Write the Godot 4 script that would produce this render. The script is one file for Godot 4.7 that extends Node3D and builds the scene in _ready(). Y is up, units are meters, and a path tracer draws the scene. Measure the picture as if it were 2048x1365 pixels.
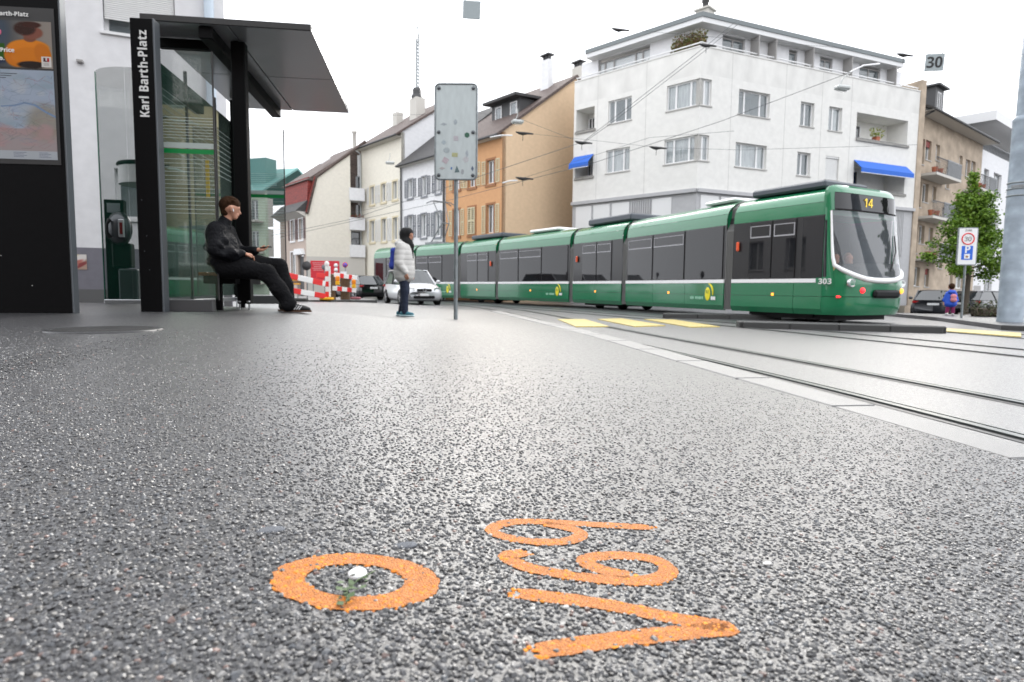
extends Node3D
# A tram stop on a wet grey day: pavement with sprayed survey marks, glass shelter, green tram, street of houses.
# World: x to the right, y up, the street runs away towards -z. Helper P(x, y, d) takes d = metres ahead of the camera.

var mats := {}
var tex := {}
var names := {}
var rng := RandomNumberGenerator.new()

func P(x: float, y: float, d: float) -> Vector3:
	return Vector3(x, y, -d)

func ss(a: float, b: float, v: float) -> float:
	return smoothstep(a, b, v)

# ---------------------------------------------------------------- mesh builder
class MB:
	var st := SurfaceTool.new()
	func _init():
		st.begin(Mesh.PRIMITIVE_TRIANGLES)
		st.set_smooth_group(-1)
	func smooth(on: bool = true) -> MB:
		st.set_smooth_group(0 if on else -1)
		return self
	func tri(a: Vector3, b: Vector3, c: Vector3):
		st.add_vertex(a); st.add_vertex(c); st.add_vertex(b)
	func quad(a: Vector3, b: Vector3, c: Vector3, d: Vector3):
		tri(a, b, c); tri(a, c, d)
	func quad_uv(a: Vector3, b: Vector3, c: Vector3, d: Vector3):
		var v = [a, c, b, a, d, c]
		var u = [Vector2(0, 1), Vector2(1, 0), Vector2(1, 1), Vector2(0, 1), Vector2(0, 0), Vector2(1, 0)]
		for i in 6:
			st.set_uv(u[i]); st.add_vertex(v[i])
	func box(c: Vector3, s: Vector3, b: Basis = Basis.IDENTITY) -> MB:
		var h := s * 0.5
		var p = []
		for i in 8:
			p.append(c + b * Vector3(h.x if i & 1 else -h.x, h.y if i & 2 else -h.y, h.z if i & 4 else -h.z))
		for f in [[4, 5, 7, 6], [1, 0, 2, 3], [5, 1, 3, 7], [0, 4, 6, 2], [6, 7, 3, 2], [0, 1, 5, 4]]:
			quad(p[f[0]], p[f[1]], p[f[2]], p[f[3]])
		return self
	func span(a: Vector3, b: Vector3) -> MB:   # box between two corners
		return box((a + b) * 0.5, (b - a).abs())
	func bev(c: Vector3, s: Vector3, r: float, b: Basis = Basis.IDENTITY) -> MB:   # box with chamfered edges
		var h := s * 0.5
		r = minf(r, minf(h.x, minf(h.y, h.z)) * 0.95)
		var f = func(i: int, axis: int) -> Vector3:
			var q := Vector3(h.x if i & 1 else -h.x, h.y if i & 2 else -h.y, h.z if i & 4 else -h.z)
			for k in 3:
				if k != axis:
					q[k] -= signf(q[k]) * r
			return c + b * q
		var faces = [[4, 5, 7, 6, 2], [1, 0, 2, 3, 2], [5, 1, 3, 7, 0], [0, 4, 6, 2, 0], [6, 7, 3, 2, 1], [0, 1, 5, 4, 1]]
		for q in faces:
			quad(f.call(q[0], q[4]), f.call(q[1], q[4]), f.call(q[2], q[4]), f.call(q[3], q[4]))
		for e in [[4, 5, 2, 1], [6, 7, 1, 2], [0, 1, 1, 2], [2, 3, 2, 1], [5, 7, 2, 0], [4, 6, 0, 2], [1, 3, 0, 2], [0, 2, 2, 0], [7, 3, 0, 1], [6, 2, 1, 0], [5, 1, 1, 0], [4, 0, 0, 1]]:
			quad(f.call(e[0], e[2]), f.call(e[0], e[3]), f.call(e[1], e[3]), f.call(e[1], e[2]))
		for i in 8:
			if (i & 1) + ((i >> 1) & 1) + ((i >> 2) & 1) & 1:
				tri(f.call(i, 0), f.call(i, 1), f.call(i, 2))
			else:
				tri(f.call(i, 0), f.call(i, 2), f.call(i, 1))
		return self
	func tube(pts: Array, r, n: int = 8, caps: bool = true) -> MB:
		var rings = []
		var prev := Vector3.ZERO
		for i in pts.size():
			var t: Vector3 = (pts[mini(i + 1, pts.size() - 1)] - pts[maxi(i - 1, 0)]).normalized()
			var u: Vector3
			if prev == Vector3.ZERO:
				u = t.cross(Vector3.UP if absf(t.y) < 0.9 else Vector3.RIGHT).normalized()
			else:
				u = (prev - t * prev.dot(t)).normalized()
			prev = u
			var w := t.cross(u)
			var rr: float = r[i] if r is Array else r
			var ring = []
			for k in n:
				var a := TAU * k / n
				ring.append(pts[i] + (u * cos(a) + w * sin(a)) * rr)
			rings.append(ring)
		smooth()
		for i in rings.size() - 1:
			for k in n:
				quad(rings[i][k], rings[i][(k + 1) % n], rings[i + 1][(k + 1) % n], rings[i + 1][k])
		smooth(false)
		if caps:
			for k in range(1, n - 1):
				tri(rings[0][0], rings[0][k + 1], rings[0][k])
				tri(rings[-1][0], rings[-1][k], rings[-1][k + 1])
		return self
	func lathe(prof: Array, n: int, x: Transform3D = Transform3D.IDENTITY, is_smooth: bool = true) -> MB:   # [[radius, y], ...] upwards
		smooth(is_smooth)
		for i in prof.size() - 1:
			for k in n:
				var a := TAU * k / n
				var b := TAU * (k + 1) / n
				var p0: float = prof[i][0]
				var p1: float = prof[i + 1][0]
				var q = [x * Vector3(p0 * cos(a), prof[i][1], p0 * sin(a)), x * Vector3(p0 * cos(b), prof[i][1], p0 * sin(b)), x * Vector3(p1 * cos(b), prof[i + 1][1], p1 * sin(b)), x * Vector3(p1 * cos(a), prof[i + 1][1], p1 * sin(a))]
				if p0 > 1e-5:
					tri(q[0], q[2], q[1])
				if p1 > 1e-5:
					tri(q[0], q[3], q[2])
		smooth(false)
		return self
	func prism(poly: Array, z0: float, z1: float, x: Transform3D = Transform3D.IDENTITY) -> MB:   # polygon in x, y (counter-clockwise), pushed out along z
		var pk := PackedVector2Array(poly)
		var idx := Geometry2D.triangulate_polygon(pk)
		var area := 0.0
		for i in pk.size():
			var q := pk[(i + 1) % pk.size()]
			area += pk[i].x * q.y - q.x * pk[i].y
		for i in range(0, idx.size(), 3):
			var a := pk[idx[i]]; var b := pk[idx[i + 1]]; var c := pk[idx[i + 2]]
			if (b - a).cross(c - a) < 0:
				var t := b; b = c; c = t
			tri(x * Vector3(a.x, a.y, z1), x * Vector3(b.x, b.y, z1), x * Vector3(c.x, c.y, z1))
			tri(x * Vector3(a.x, a.y, z0), x * Vector3(c.x, c.y, z0), x * Vector3(b.x, b.y, z0))
		for i in pk.size():
			var a := pk[i]; var b := pk[(i + 1) % pk.size()]
			if area < 0:
				var t := a; a = b; b = t
			quad(x * Vector3(a.x, a.y, z0), x * Vector3(b.x, b.y, z0), x * Vector3(b.x, b.y, z1), x * Vector3(a.x, a.y, z1))
		return self
	func patch(f: Callable, nu: int, nv: int, is_smooth: bool = true) -> MB:
		smooth(is_smooth)
		var g = []
		for j in nv + 1:
			var row = []
			for i in nu + 1:
				row.append(f.call(float(i) / nu, float(j) / nv))
			g.append(row)
		for j in nv:
			for i in nu:
				quad(g[j][i], g[j][i + 1], g[j + 1][i + 1], g[j + 1][i])
		smooth(false)
		return self
	func ball(c: Vector3, r: Vector3, n: int = 10, b: Basis = Basis.IDENTITY) -> MB:
		return patch(func(u, v): return c + b * (Vector3(cos(TAU * u) * sin(PI * v), -cos(PI * v), -sin(TAU * u) * sin(PI * v)) * r), n, n / 2)
	func add(m: Mesh, x: Transform3D = Transform3D.IDENTITY) -> MB:
		for s in m.get_surface_count():
			st.append_from(m, s, x)
		return self
	func done() -> ArrayMesh:
		st.generate_normals()
		return st.commit()

# ---------------------------------------------------------------- nodes
func numbered(nm: String) -> String:
	names[nm] = names.get(nm, -1) + 1
	return nm if names[nm] == 0 else "%s_%03d" % [nm, names[nm]]

func as_mesh(m) -> Mesh:
	return m.done() if m is MB else m

func part(par: Node3D, nm: String, m, material: Material, x: Transform3D = Transform3D.IDENTITY) -> MeshInstance3D:
	var o := MeshInstance3D.new()
	o.name = nm
	o.mesh = as_mesh(m)
	o.material_override = material
	o.transform = x
	par.add_child(o, true)
	return o

func tag(o: Node3D, label: String, category: String, group: String = ""):
	o.set_meta("label", label)
	o.set_meta("category", category)
	if group:
		o.set_meta("group", group)
	return o

func thing(nm: String, label: String, category: String, at: Vector3 = Vector3.ZERO, turn: float = 0.0, group: String = "") -> Node3D:
	var o := Node3D.new()
	o.name = numbered(nm)
	o.position = at
	o.rotation.y = turn
	add_child(o)
	tag(o, label, category, group)
	return o

func single(nm: String, label: String, category: String, m, material: Material, at: Vector3 = Vector3.ZERO, turn: float = 0.0, group: String = "") -> MeshInstance3D:
	var o := MeshInstance3D.new()
	o.name = numbered(nm)
	o.mesh = as_mesh(m)
	o.material_override = material
	o.position = at
	o.rotation.y = turn
	add_child(o)
	tag(o, label, category, group)
	return o

func structure(nm: String, m, material: Material) -> MeshInstance3D:
	var o := MeshInstance3D.new()
	o.name = numbered(nm)
	if m:
		o.mesh = as_mesh(m)
		o.material_override = material
	add_child(o)
	o.set_meta("kind", "structure")
	return o

func copy(o: Node3D, base_name: String, label: String, at: Vector3, turn: float) -> Node3D:
	var c: Node3D = o.duplicate()
	c.name = numbered(base_name)
	add_child(c)
	c.position = at
	c.rotation.y = turn
	c.set_meta("label", label)
	return c

func lettering(par: Node3D, nm: String, text: String, height: float, material: Material, x: Transform3D, depth: float = 0.004, bold: bool = true, serif: bool = false, spread: float = 1.0) -> MeshInstance3D:
	var f := SystemFont.new()
	f.font_names = PackedStringArray(["Droid Serif" if serif else "Droid Sans"])
	f.font_weight = 700 if bold else 400
	var t := TextMesh.new()
	t.text = text
	t.font = f
	t.font_size = 64
	t.pixel_size = height / 46.0
	t.depth = depth
	t.curve_step = 2.0
	x.basis = x.basis * Basis.from_scale(Vector3(spread, 1, 1))
	return part(par, nm, t, material, x)

# ---------------------------------------------------------------- materials
func mat(key: String, c: Color = Color.WHITE, rough: float = 0.7, metal: float = 0.0, o: Dictionary = {}) -> StandardMaterial3D:
	if mats.has(key):
		return mats[key]
	var m := StandardMaterial3D.new()
	m.resource_name = key
	var s := c.linear_to_srgb()   # colours below are linear base colours
	s.a = o.get("alpha", 1.0)
	m.albedo_color = s
	m.roughness = rough
	m.metallic = metal
	m.metallic_specular = o.get("spec", 0.5)
	if o.has("alpha"):
		m.transparency = BaseMaterial3D.TRANSPARENCY_ALPHA
	if o.has("tex"):
		m.albedo_texture = tex[o.tex]
	if o.has("rtex"):
		m.roughness_texture = tex[o.rtex]
	if o.has("bump"):
		m.heightmap_enabled = true
		m.heightmap_texture = tex[o.bump]
		m.heightmap_scale = o.get("relief", 0.3)
	if o.has("size"):
		m.uv1_triplanar = true
		m.uv1_world_triplanar = o.get("world", true)
		var k: float = 1.0 / o.size
		m.uv1_scale = Vector3(k, k * o.get("stretch", 1.0), k)
	if o.has("coat"):
		m.clearcoat_enabled = true
		m.clearcoat = o.coat
		m.clearcoat_roughness = o.get("coat_rough", 0.05)
	if o.has("rim"):
		m.rim_enabled = true
		m.rim = o.rim
	if o.has("back"):
		m.backlight_enabled = true
		m.backlight = o.back
	if o.has("glow"):
		m.emission_enabled = true
		m.emission = s
		m.emission_energy_multiplier = o.glow
	if o.get("vc", false):
		m.vertex_color_use_as_albedo = true
	mats[key] = m
	return m

func noise_tex(key: String, n: int, kind: int, freq: float, lo: float, hi: float, octaves: int = 4, seed_value: int = 1, power: float = 1.0, invert: bool = false, ret: int = -1):
	var f := FastNoiseLite.new()
	f.seed = seed_value
	f.noise_type = kind
	f.frequency = freq
	f.fractal_octaves = octaves
	f.fractal_type = FastNoiseLite.FRACTAL_FBM if octaves > 1 else FastNoiseLite.FRACTAL_NONE
	if ret >= 0:
		f.cellular_return_type = ret
	var im := f.get_seamless_image(n, n)
	im.convert(Image.FORMAT_L8)
	var d := im.get_data()
	var lut := PackedByteArray()
	lut.resize(256)
	for i in 256:
		var v := i / 255.0
		if invert:
			v = 1.0 - v
		lut[i] = int(clampf(lo + (hi - lo) * pow(v, power), 0, 1) * 255)
	for i in d.size():
		d[i] = lut[d[i]]
	tex[key] = ImageTexture.create_from_image(Image.create_from_data(n, n, false, Image.FORMAT_L8, d))

func asphalt_textures():
	# chippings in dark binder: a random tone for each cell, its height, and a gloss that varies from stone to stone
	var n := 1024
	var f := FastNoiseLite.new()
	f.noise_type = FastNoiseLite.TYPE_CELLULAR
	f.seed = 7
	f.frequency = 0.105
	f.cellular_jitter = 1.0
	f.fractal_type = FastNoiseLite.FRACTAL_NONE
	f.cellular_distance_function = FastNoiseLite.DISTANCE_EUCLIDEAN
	f.cellular_return_type = FastNoiseLite.RETURN_DISTANCE2_SUB
	var edge := f.get_seamless_image(n, n)
	edge.convert(Image.FORMAT_L8)
	f.cellular_return_type = FastNoiseLite.RETURN_CELL_VALUE
	var cell := f.get_seamless_image(n, n)
	cell.convert(Image.FORMAT_L8)
	var g := FastNoiseLite.new()
	g.seed = 3
	g.noise_type = FastNoiseLite.TYPE_SIMPLEX_SMOOTH
	g.frequency = 0.02
	g.fractal_octaves = 5
	var soft := g.get_seamless_image(n, n)
	soft.convert(Image.FORMAT_L8)
	var de := edge.get_data(); var dc := cell.get_data(); var dg := soft.get_data()
	var col := PackedByteArray(); col.resize(n * n * 3)
	var hgt := PackedByteArray(); hgt.resize(n * n)
	var rgh := PackedByteArray(); rgh.resize(n * n)
	for i in n * n:
		var e := de[i] / 255.0
		var c := dc[i] / 255.0
		var s := dg[i] / 255.0
		var stone := smoothstep(0.04, 0.3, e)
		var tone := 0.27 + 0.2 * c
		var warm := 0.0
		var k := int(dc[i]) * 37 % 101
		if k < 7:
			tone += 0.17; warm = 0.03
		elif k < 16:
			tone += 0.09; warm = -0.012
		elif k < 20:
			tone += 0.06; warm = 0.06
		tone *= 0.8 + 0.4 * s
		var v := lerpf(0.17, tone, stone)
		col[i * 3] = int(clampf(v + warm * stone, 0, 1) * 255)
		col[i * 3 + 1] = int(clampf(v + warm * 0.4 * stone, 0, 1) * 255)
		col[i * 3 + 2] = int(clampf(v + 0.012 - warm * 0.5 * stone, 0, 1) * 255)
		hgt[i] = int(clampf((0.25 + 0.5 * fmod(c * 7.0, 1.0)) * stone + 0.25 * s, 0, 1) * 255)
		rgh[i] = int(clampf(0.32 + 0.3 * fmod(c * 13.0, 1.0) + 0.3 * (s - 0.5), 0.1, 1) * 255)
	tex["asphalt"] = ImageTexture.create_from_image(Image.create_from_data(n, n, false, Image.FORMAT_RGB8, col))
	tex["asphalt_h"] = ImageTexture.create_from_image(Image.create_from_data(n, n, false, Image.FORMAT_L8, hgt))
	tex["asphalt_r"] = ImageTexture.create_from_image(Image.create_from_data(n, n, false, Image.FORMAT_L8, rgh))

func stripes_tex(key: String, n: int, bands: int, lo: float, hi: float):
	var im := Image.create(8, n, false, Image.FORMAT_L8)
	for y in n:
		var v := fmod(float(y) * bands / n, 1.0)
		var t := hi if v < 0.75 else lo
		im.fill_rect(Rect2i(0, y, 8, 1), Color(t, t, t))
	tex[key] = ImageTexture.create_from_image(im)

func make_materials():
	asphalt_textures()
	noise_tex("mottle", 512, FastNoiseLite.TYPE_SIMPLEX_SMOOTH, 0.008, 0.74, 1.0, 5, 11)
	noise_tex("faint", 512, FastNoiseLite.TYPE_SIMPLEX_SMOOTH, 0.02, 0.94, 1.0, 5, 12)
	noise_tex("grain", 512, FastNoiseLite.TYPE_SIMPLEX_SMOOTH, 0.12, 0.0, 1.0, 3, 13)
	noise_tex("stone", 512, FastNoiseLite.TYPE_SIMPLEX_SMOOTH, 0.16, 0.62, 1.0, 4, 14)
	noise_tex("cloth", 256, FastNoiseLite.TYPE_SIMPLEX_SMOOTH, 0.03, 0.0, 1.0, 3, 15)
	noise_tex("streak", 512, FastNoiseLite.TYPE_SIMPLEX_SMOOTH, 0.02, 0.7, 1.0, 5, 16)
	noise_tex("stain", 512, FastNoiseLite.TYPE_SIMPLEX_SMOOTH, 0.012, 0.9, 1.03, 5, 19)
	noise_tex("roof", 512, FastNoiseLite.TYPE_CELLULAR, 0.07, 0.55, 1.0, 1, 17, 1.0, false, FastNoiseLite.RETURN_CELL_VALUE)
	var qi := Image.create(8, 128, false, Image.FORMAT_L8)
	for y in 128:
		var v := pow(absf(sin(PI * y * 4.0 / 128.0)), 0.6)
		qi.fill_rect(Rect2i(0, y, 8, 1), Color(v, v, v))
	tex["quilt"] = ImageTexture.create_from_image(qi)
	stripes_tex("louvre", 256, 12, 0.15, 1.0)
	mat("asphalt", Color(0.3, 0.3, 0.31), 1.0, 0, {"spec": 0.45, "coat": 0.66, "coat_rough": 0.36, "tex": "asphalt", "rtex": "asphalt_r", "bump": "asphalt_h", "relief": 0.4, "size": 1.0})
	mat("road", Color(0.6, 0.6, 0.61), 1.0, 0, {"spec": 0.5, "coat": 0.72, "coat_rough": 0.38, "tex": "asphalt", "rtex": "asphalt_r", "bump": "asphalt_h", "relief": 0.35, "size": 0.85})
	mat("kerb", Color(0.17, 0.17, 0.17), 0.5, 0, {"coat": 0.35, "coat_rough": 0.4, "tex": "stone", "bump": "grain", "relief": 0.25, "size": 0.4})
	mat("kerb_dark", Color(0.07, 0.07, 0.068), 0.6, 0, {"tex": "stone", "bump": "grain", "relief": 0.25, "size": 0.4})
	mat("sealant", Color(0.018, 0.018, 0.02), 0.35)
	mat("rail", Color(0.16, 0.17, 0.165), 0.3, 0.9)
	mat("yellow_paint", Color(0.75, 0.58, 0.14), 0.5, 0, {"coat": 0.5, "coat_rough": 0.3, "tex": "streak", "size": 0.7, "bump": "grain", "relief": 0.15})
	mat("orange_paint", Color(0.74, 0.24, 0.032), 0.6, 0, {"tex": "stone", "bump": "asphalt_h", "relief": 0.4, "size": 0.5})
	mat("plaster_white", Color(0.7128, 0.7031, 0.6742), 0.9, 0, {"tex": "faint", "size": 4.0, "bump": "grain", "relief": 0.1})
	mat("plaster_stained", Color(0.6935, 0.6839, 0.655), 0.9, 0, {"tex": "stain", "size": 6.0, "stretch": 0.5})
	mat("wall_joint", Color(0.473, 0.4644, 0.4472), 0.9)
	mat("plaster_left", Color(0.6935, 0.6887, 0.6983), 0.9, 0, {"tex": "faint", "size": 3.0, "bump": "grain", "relief": 0.05})
	mat("plinth", Color(0.17, 0.165, 0.19), 0.85, 0, {"tex": "faint", "size": 1.5})
	mat("panel_grey", Color(0.42, 0.42, 0.43), 0.6, 0, {"tex": "faint", "size": 3.0})
	mat("panel_white", Color(0.655, 0.655, 0.655), 0.5)
	mat("tan", Color(0.72, 0.53, 0.35), 0.9, 0, {"tex": "faint", "size": 3.0, "bump": "grain", "relief": 0.15})
	mat("orange_wall", Color(0.5902, 0.3237, 0.1618), 0.9, 0, {"tex": "faint", "size": 3.0})
	mat("brown_stone", Color(0.3, 0.135, 0.06), 0.8)
	mat("white_wall", Color(0.732, 0.732, 0.7417), 0.9, 0, {"tex": "faint", "size": 3.0})
	mat("cream_wall", Color(0.7513, 0.7128, 0.6164), 0.9, 0, {"tex": "faint", "size": 3.0})
	mat("cream_stone", Color(0.6, 0.53, 0.37), 0.8)
	mat("gable_wall", Color(0.7224, 0.6839, 0.5972), 0.9, 0, {"tex": "faint", "size": 3.0})
	mat("taupe_wall", Color(0.44, 0.36, 0.31), 0.9, 0, {"tex": "faint", "size": 3.0})
	mat("red_clad", Color(0.3, 0.035, 0.025), 0.7, 0, {"tex": "roof", "size": 2.0})
	mat("beige_wall", Color(0.532, 0.4309, 0.3298), 0.9, 0, {"tex": "mottle", "size": 4.0})
	mat("roof_brown", Color(0.16, 0.115, 0.1), 0.75, 0, {"tex": "roof", "size": 1.6, "bump": "roof", "relief": 2.0})
	mat("roof_dark", Color(0.075, 0.072, 0.072), 0.7, 0, {"tex": "roof", "size": 1.6, "bump": "roof", "relief": 2.0})
	mat("eave_dark", Color(0.05, 0.05, 0.052), 0.6)
	mat("soffit", Color(0.5, 0.48, 0.44), 0.8)
	mat("slab_grey", Color(0.16, 0.18, 0.185), 0.6)
	mat("slab_white", Color(0.6708, 0.6708, 0.6708), 0.7)
	mat("frame_white", Color(0.6708, 0.6708, 0.6708), 0.5)
	mat("frame_grey", Color(0.3, 0.29, 0.28), 0.6)
	mat("sill", Color(0.4, 0.39, 0.37), 0.7)
	mat("shutter_grey", Color(0.2, 0.21, 0.23), 0.6)
	mat("shutter_cream", Color(0.55, 0.48, 0.32), 0.6)
	mat("shutter_white", Color(0.66, 0.66, 0.64), 0.6)
	mat("shutter_brown", Color(0.1, 0.055, 0.055), 0.6)
	mat("blind", Color(0.6364, 0.6364, 0.6278), 0.6)
	mat("curtain", Color(0.62, 0.63, 0.62), 0.9, 0, {"tex": "cloth", "size": 1.0, "stretch": 0.1})
	mats["curtain"].albedo_texture = tex["streak"]
	mat("room", Color(0.5, 0.48, 0.45), 0.9)
	mat("pane", Color(0.3, 0.4, 0.45), 0.02, 0, {"alpha": 0.12})
	mat("recess", Color(0.5, 0.49, 0.47), 0.9)
	mat("awning_blue", Color(0.025, 0.13, 0.55), 0.8, 0, {"tex": "faint", "size": 1.0})
	mat("rail_white", Color(0.688, 0.688, 0.688), 0.5)
	mat("rail_grey", Color(0.22, 0.23, 0.24), 0.5, 0.3)
	mat("steel", Color(0.4, 0.41, 0.42), 0.35, 0.8)
	mat("galvanised", Color(0.3, 0.33, 0.34), 0.5, 0.5, {"tex": "mottle", "size": 0.6})
	mat("sign_back", Color(0.52, 0.57, 0.57), 0.6, 0.1, {"tex": "faint", "size": 1.1, "stretch": 0.35})
	mat("mast_blue", Color(0.33, 0.39, 0.45), 0.5, 0.1, {"tex": "mottle", "size": 1.5})
	mat("black_metal", Color(0.0055, 0.0055, 0.006), 0.5, 0.0, {"spec": 0.2, "tex": "faint", "size": 0.8})
	mat("edge_metal", Color(0.1, 0.11, 0.12), 0.45, 0.4)
	mat("shelter_roof", Color(0.22, 0.224, 0.235), 0.22, 0.0, {"spec": 0.6})
	mat("dark_frame", Color(0.028, 0.028, 0.028), 0.5)
	mat("shelter_glass", Color(0.006, 0.05, 0.032), 0.02, 0, {"alpha": 0.24})
	mat("mirror_glass", Color(0.3, 0.42, 0.36), 0.03, 0.85)
	mat("brick_back", Color(0.16, 0.11, 0.09), 0.9, 0, {"tex": "mottle", "size": 2.0})
	mat("glass_edge", Color(0.02, 0.1, 0.07), 0.2)
	mat("green_band", Color(0.0, 0.2, 0.045), 0.4)
	mat("white_band", Color(0.7, 0.72, 0.72), 0.5)
	mat("frost_line", Color(0.55, 0.62, 0.6), 0.6, 0, {"alpha": 0.45})
	mat("letter_white", Color(0.7, 0.7, 0.68), 0.6)
	mat("wood", Color(0.42, 0.19, 0.055), 0.5, 0, {"tex": "streak", "size": 0.7})
	mat("yellow_sticker", Color(0.75, 0.55, 0.03), 0.6)
	mat("tram_green", Color(0.0065, 0.155, 0.062), 0.22, 0, {"coat": 0.6})
	mat("tram_white", Color(0.8, 0.8, 0.8), 0.35)
	mat("tram_band", Color(0.015, 0.015, 0.0165), 0.3)
	mat("tram_glass", Color(0.012, 0.012, 0.014), 0.025, 0, {"spec": 0.45})
	mat("tram_vent", Color(0.34, 0.34, 0.36), 0.4)
	mat("bellows", Color(0.13, 0.13, 0.125), 0.6)
	mat("roof_box", Color(0.06, 0.07, 0.085), 0.5)
	mat("underframe", Color(0.006, 0.006, 0.006), 0.7)
	mat("windscreen", Color(0.2, 0.22, 0.24), 0.02, 0, {"alpha": 0.3, "spec": 0.8})
	mat("amber_led", Color(0.8, 0.55, 0.04), 0.5, 0, {"glow": 0.25})
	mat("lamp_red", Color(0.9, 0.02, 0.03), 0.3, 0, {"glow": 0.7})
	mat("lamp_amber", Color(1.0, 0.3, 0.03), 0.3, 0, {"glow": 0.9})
	mat("red_marker", Color(0.75, 0.1, 0.03), 0.35)
	mat("headlamp", Color(0.7, 0.72, 0.72), 0.1, 0.6)
	mat("clear_lens", Color(0.5, 0.55, 0.55), 0.02, 0, {"alpha": 0.1})
	mat("yellow_logo", Color(0.78, 0.68, 0.02), 0.5)
	mat("tyre", Color(0.013, 0.013, 0.013), 0.8)
	mat("alloy", Color(0.35, 0.35, 0.36), 0.35, 0.8)
	mat("silver_paint", Color(0.6, 0.61, 0.63), 0.3, 0.25, {"coat": 0.8})
	mat("grey_paint", Color(0.045, 0.048, 0.056), 0.3, 0.3, {"coat": 0.8})
	mat("black_paint", Color(0.012, 0.012, 0.014), 0.3, 0.2, {"coat": 0.8})
	mat("car_glass", Color(0.02, 0.025, 0.028), 0.03, 0, {"spec": 0.8})
	mat("black_plastic", Color(0.008, 0.008, 0.0085), 0.55, 0, {"spec": 0.3})
	mat("plate", Color(0.65, 0.66, 0.66), 0.5)
	mat("skin", Color(0.5, 0.25, 0.165), 0.55, 0, {"tex": "faint", "size": 0.2})
	mat("hair", Color(0.05, 0.024, 0.012), 0.8, 0, {"spec": 0.2, "tex": "streak", "size": 0.08, "bump": "grain", "relief": 0.4})
	mat("jacket_black", Color(0.0045, 0.00475, 0.0065), 0.62, 0, {"bump": "cloth", "relief": 1.2, "size": 0.35, "spec": 0.25})
	mat("trousers_black", Color(0.007, 0.007, 0.008), 0.85, 0, {"bump": "cloth", "relief": 1.3, "size": 0.4, "spec": 0.2})
	mat("shoe_black", Color(0.007, 0.007, 0.007), 0.5)
	mat("gum_sole", Color(0.07, 0.03, 0.014), 0.7)
	mat("white_stripe", Color(0.75, 0.75, 0.75), 0.5)
	mat("puffer", Color(0.6, 0.585, 0.56), 0.6, 0, {"bump": "quilt", "relief": 0.7, "size": 0.4, "world": false})
	mat("hood_black", Color(0.0055, 0.0055, 0.006), 0.85, 0, {"rim": 0.2})
	mat("denim", Color(0.016, 0.024, 0.05), 0.85, 0, {"bump": "cloth", "relief": 2.0, "size": 0.3})
	mat("teal_shoe", Color(0.04, 0.17, 0.22), 0.6)
	mat("pale_sole", Color(0.5, 0.66, 0.68), 0.6)
	mat("blue_bag", Color(0.02, 0.05, 0.38), 0.7)
	mat("purple_bag", Color(0.12, 0.03, 0.28), 0.7)
	mat("blue_coat", Color(0.02, 0.09, 0.55), 0.6)
	mat("magenta", Color(0.24, 0.02, 0.1), 0.8)
	mat("pink", Color(0.6, 0.22, 0.25), 0.8)
	mat("sign_red", Color(0.72, 0.015, 0.02), 0.5)
	mat("sign_blue", Color(0.012, 0.12, 0.6), 0.5)
	mat("sign_white", Color(0.78, 0.78, 0.78), 0.5)
	mat("sign_grey", Color(0.3, 0.34, 0.35), 0.5)
	mat("ink", Color(0.015, 0.015, 0.015), 0.6)
	mat("barrier_red", Color(0.72, 0.03, 0.03), 0.5)
	mat("barrier_white", Color(0.78, 0.77, 0.75), 0.5)
	mat("barrier_yellow", Color(0.8, 0.42, 0.01), 0.5)
	mat("crate", Color(0.2, 0.125, 0.07), 0.8, 0, {"tex": "streak", "size": 0.6})
	mat("rubber_grey", Color(0.05, 0.05, 0.045), 0.8)
	mat("billboard_red", Color(0.55, 0.02, 0.035), 0.6)
	mat("wire", Color(0.09, 0.095, 0.1), 0.6)
	mat("insulator", Color(0.014, 0.014, 0.014), 0.6)
	mat("lamp_grey", Color(0.42, 0.44, 0.43), 0.5)
	mat("bark", Color(0.07, 0.055, 0.04), 0.9)
	mat("leaf", Color(1.0, 1.0, 1.0), 0.6, 0, {"vc": true, "back": Color(0.35, 0.5, 0.12)})
	mat("terracotta", Color(0.3, 0.09, 0.045), 0.8)
	mat("phone_body", Color(0.05, 0.055, 0.06), 0.25, 0.3)
	mat("green_far", Color(0.42, 0.5, 0.4), 0.9)
	mat("teal_metal", Color(0.12, 0.28, 0.26), 0.6)
	mat("concrete", Color(0.33, 0.32, 0.3), 0.85, 0, {"tex": "mottle", "size": 1.0})
	mat("painted_stones", Color(0.78, 0.74, 0.7), 0.6, 0, {"spec": 0.3, "vc": true})
	mat("stones", Color(0.62, 0.62, 0.64), 0.42, 0, {"spec": 0.45, "coat": 0.85, "coat_rough": 0.36, "vc": true})

# ---------------------------------------------------------------- ground
const KERB := [[-4, 2.25], [0, 2.12], [2.27, 1.93], [3.56, 1.72], [4.44, 1.58], [5.98, 1.37], [9.12, 0.95], [12, 0.33], [15, -0.2], [17.5, -0.75]]
const RAIL := [[-6, 3.2], [0, 3.05], [3.3, 2.78], [5, 2.51], [7.24, 2.1], [9.07, 1.7], [12.3, 1.03], [16.6, 0.45], [21.5, -0.5], [26, -1.7], [34, -5.0], [44, -11.0]]
const RAIL_B := [[2, 7.1], [5, 6.75], [7.66, 6.36], [9.68, 5.82], [12.99, 5.0], [14.9, 4.25], [18, 2.9], [23, 1.0], [28, -1.2], [36, -5.4], [46, -11.6]]

func interp(t: Array, v: float) -> float:
	for i in range(1, t.size()):
		if v <= t[i][0] or i == t.size() - 1:
			return lerpf(t[i - 1][1], t[i][1], (v - t[i - 1][0]) / (t[i][0] - t[i - 1][0]))
	return 0.0

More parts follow.
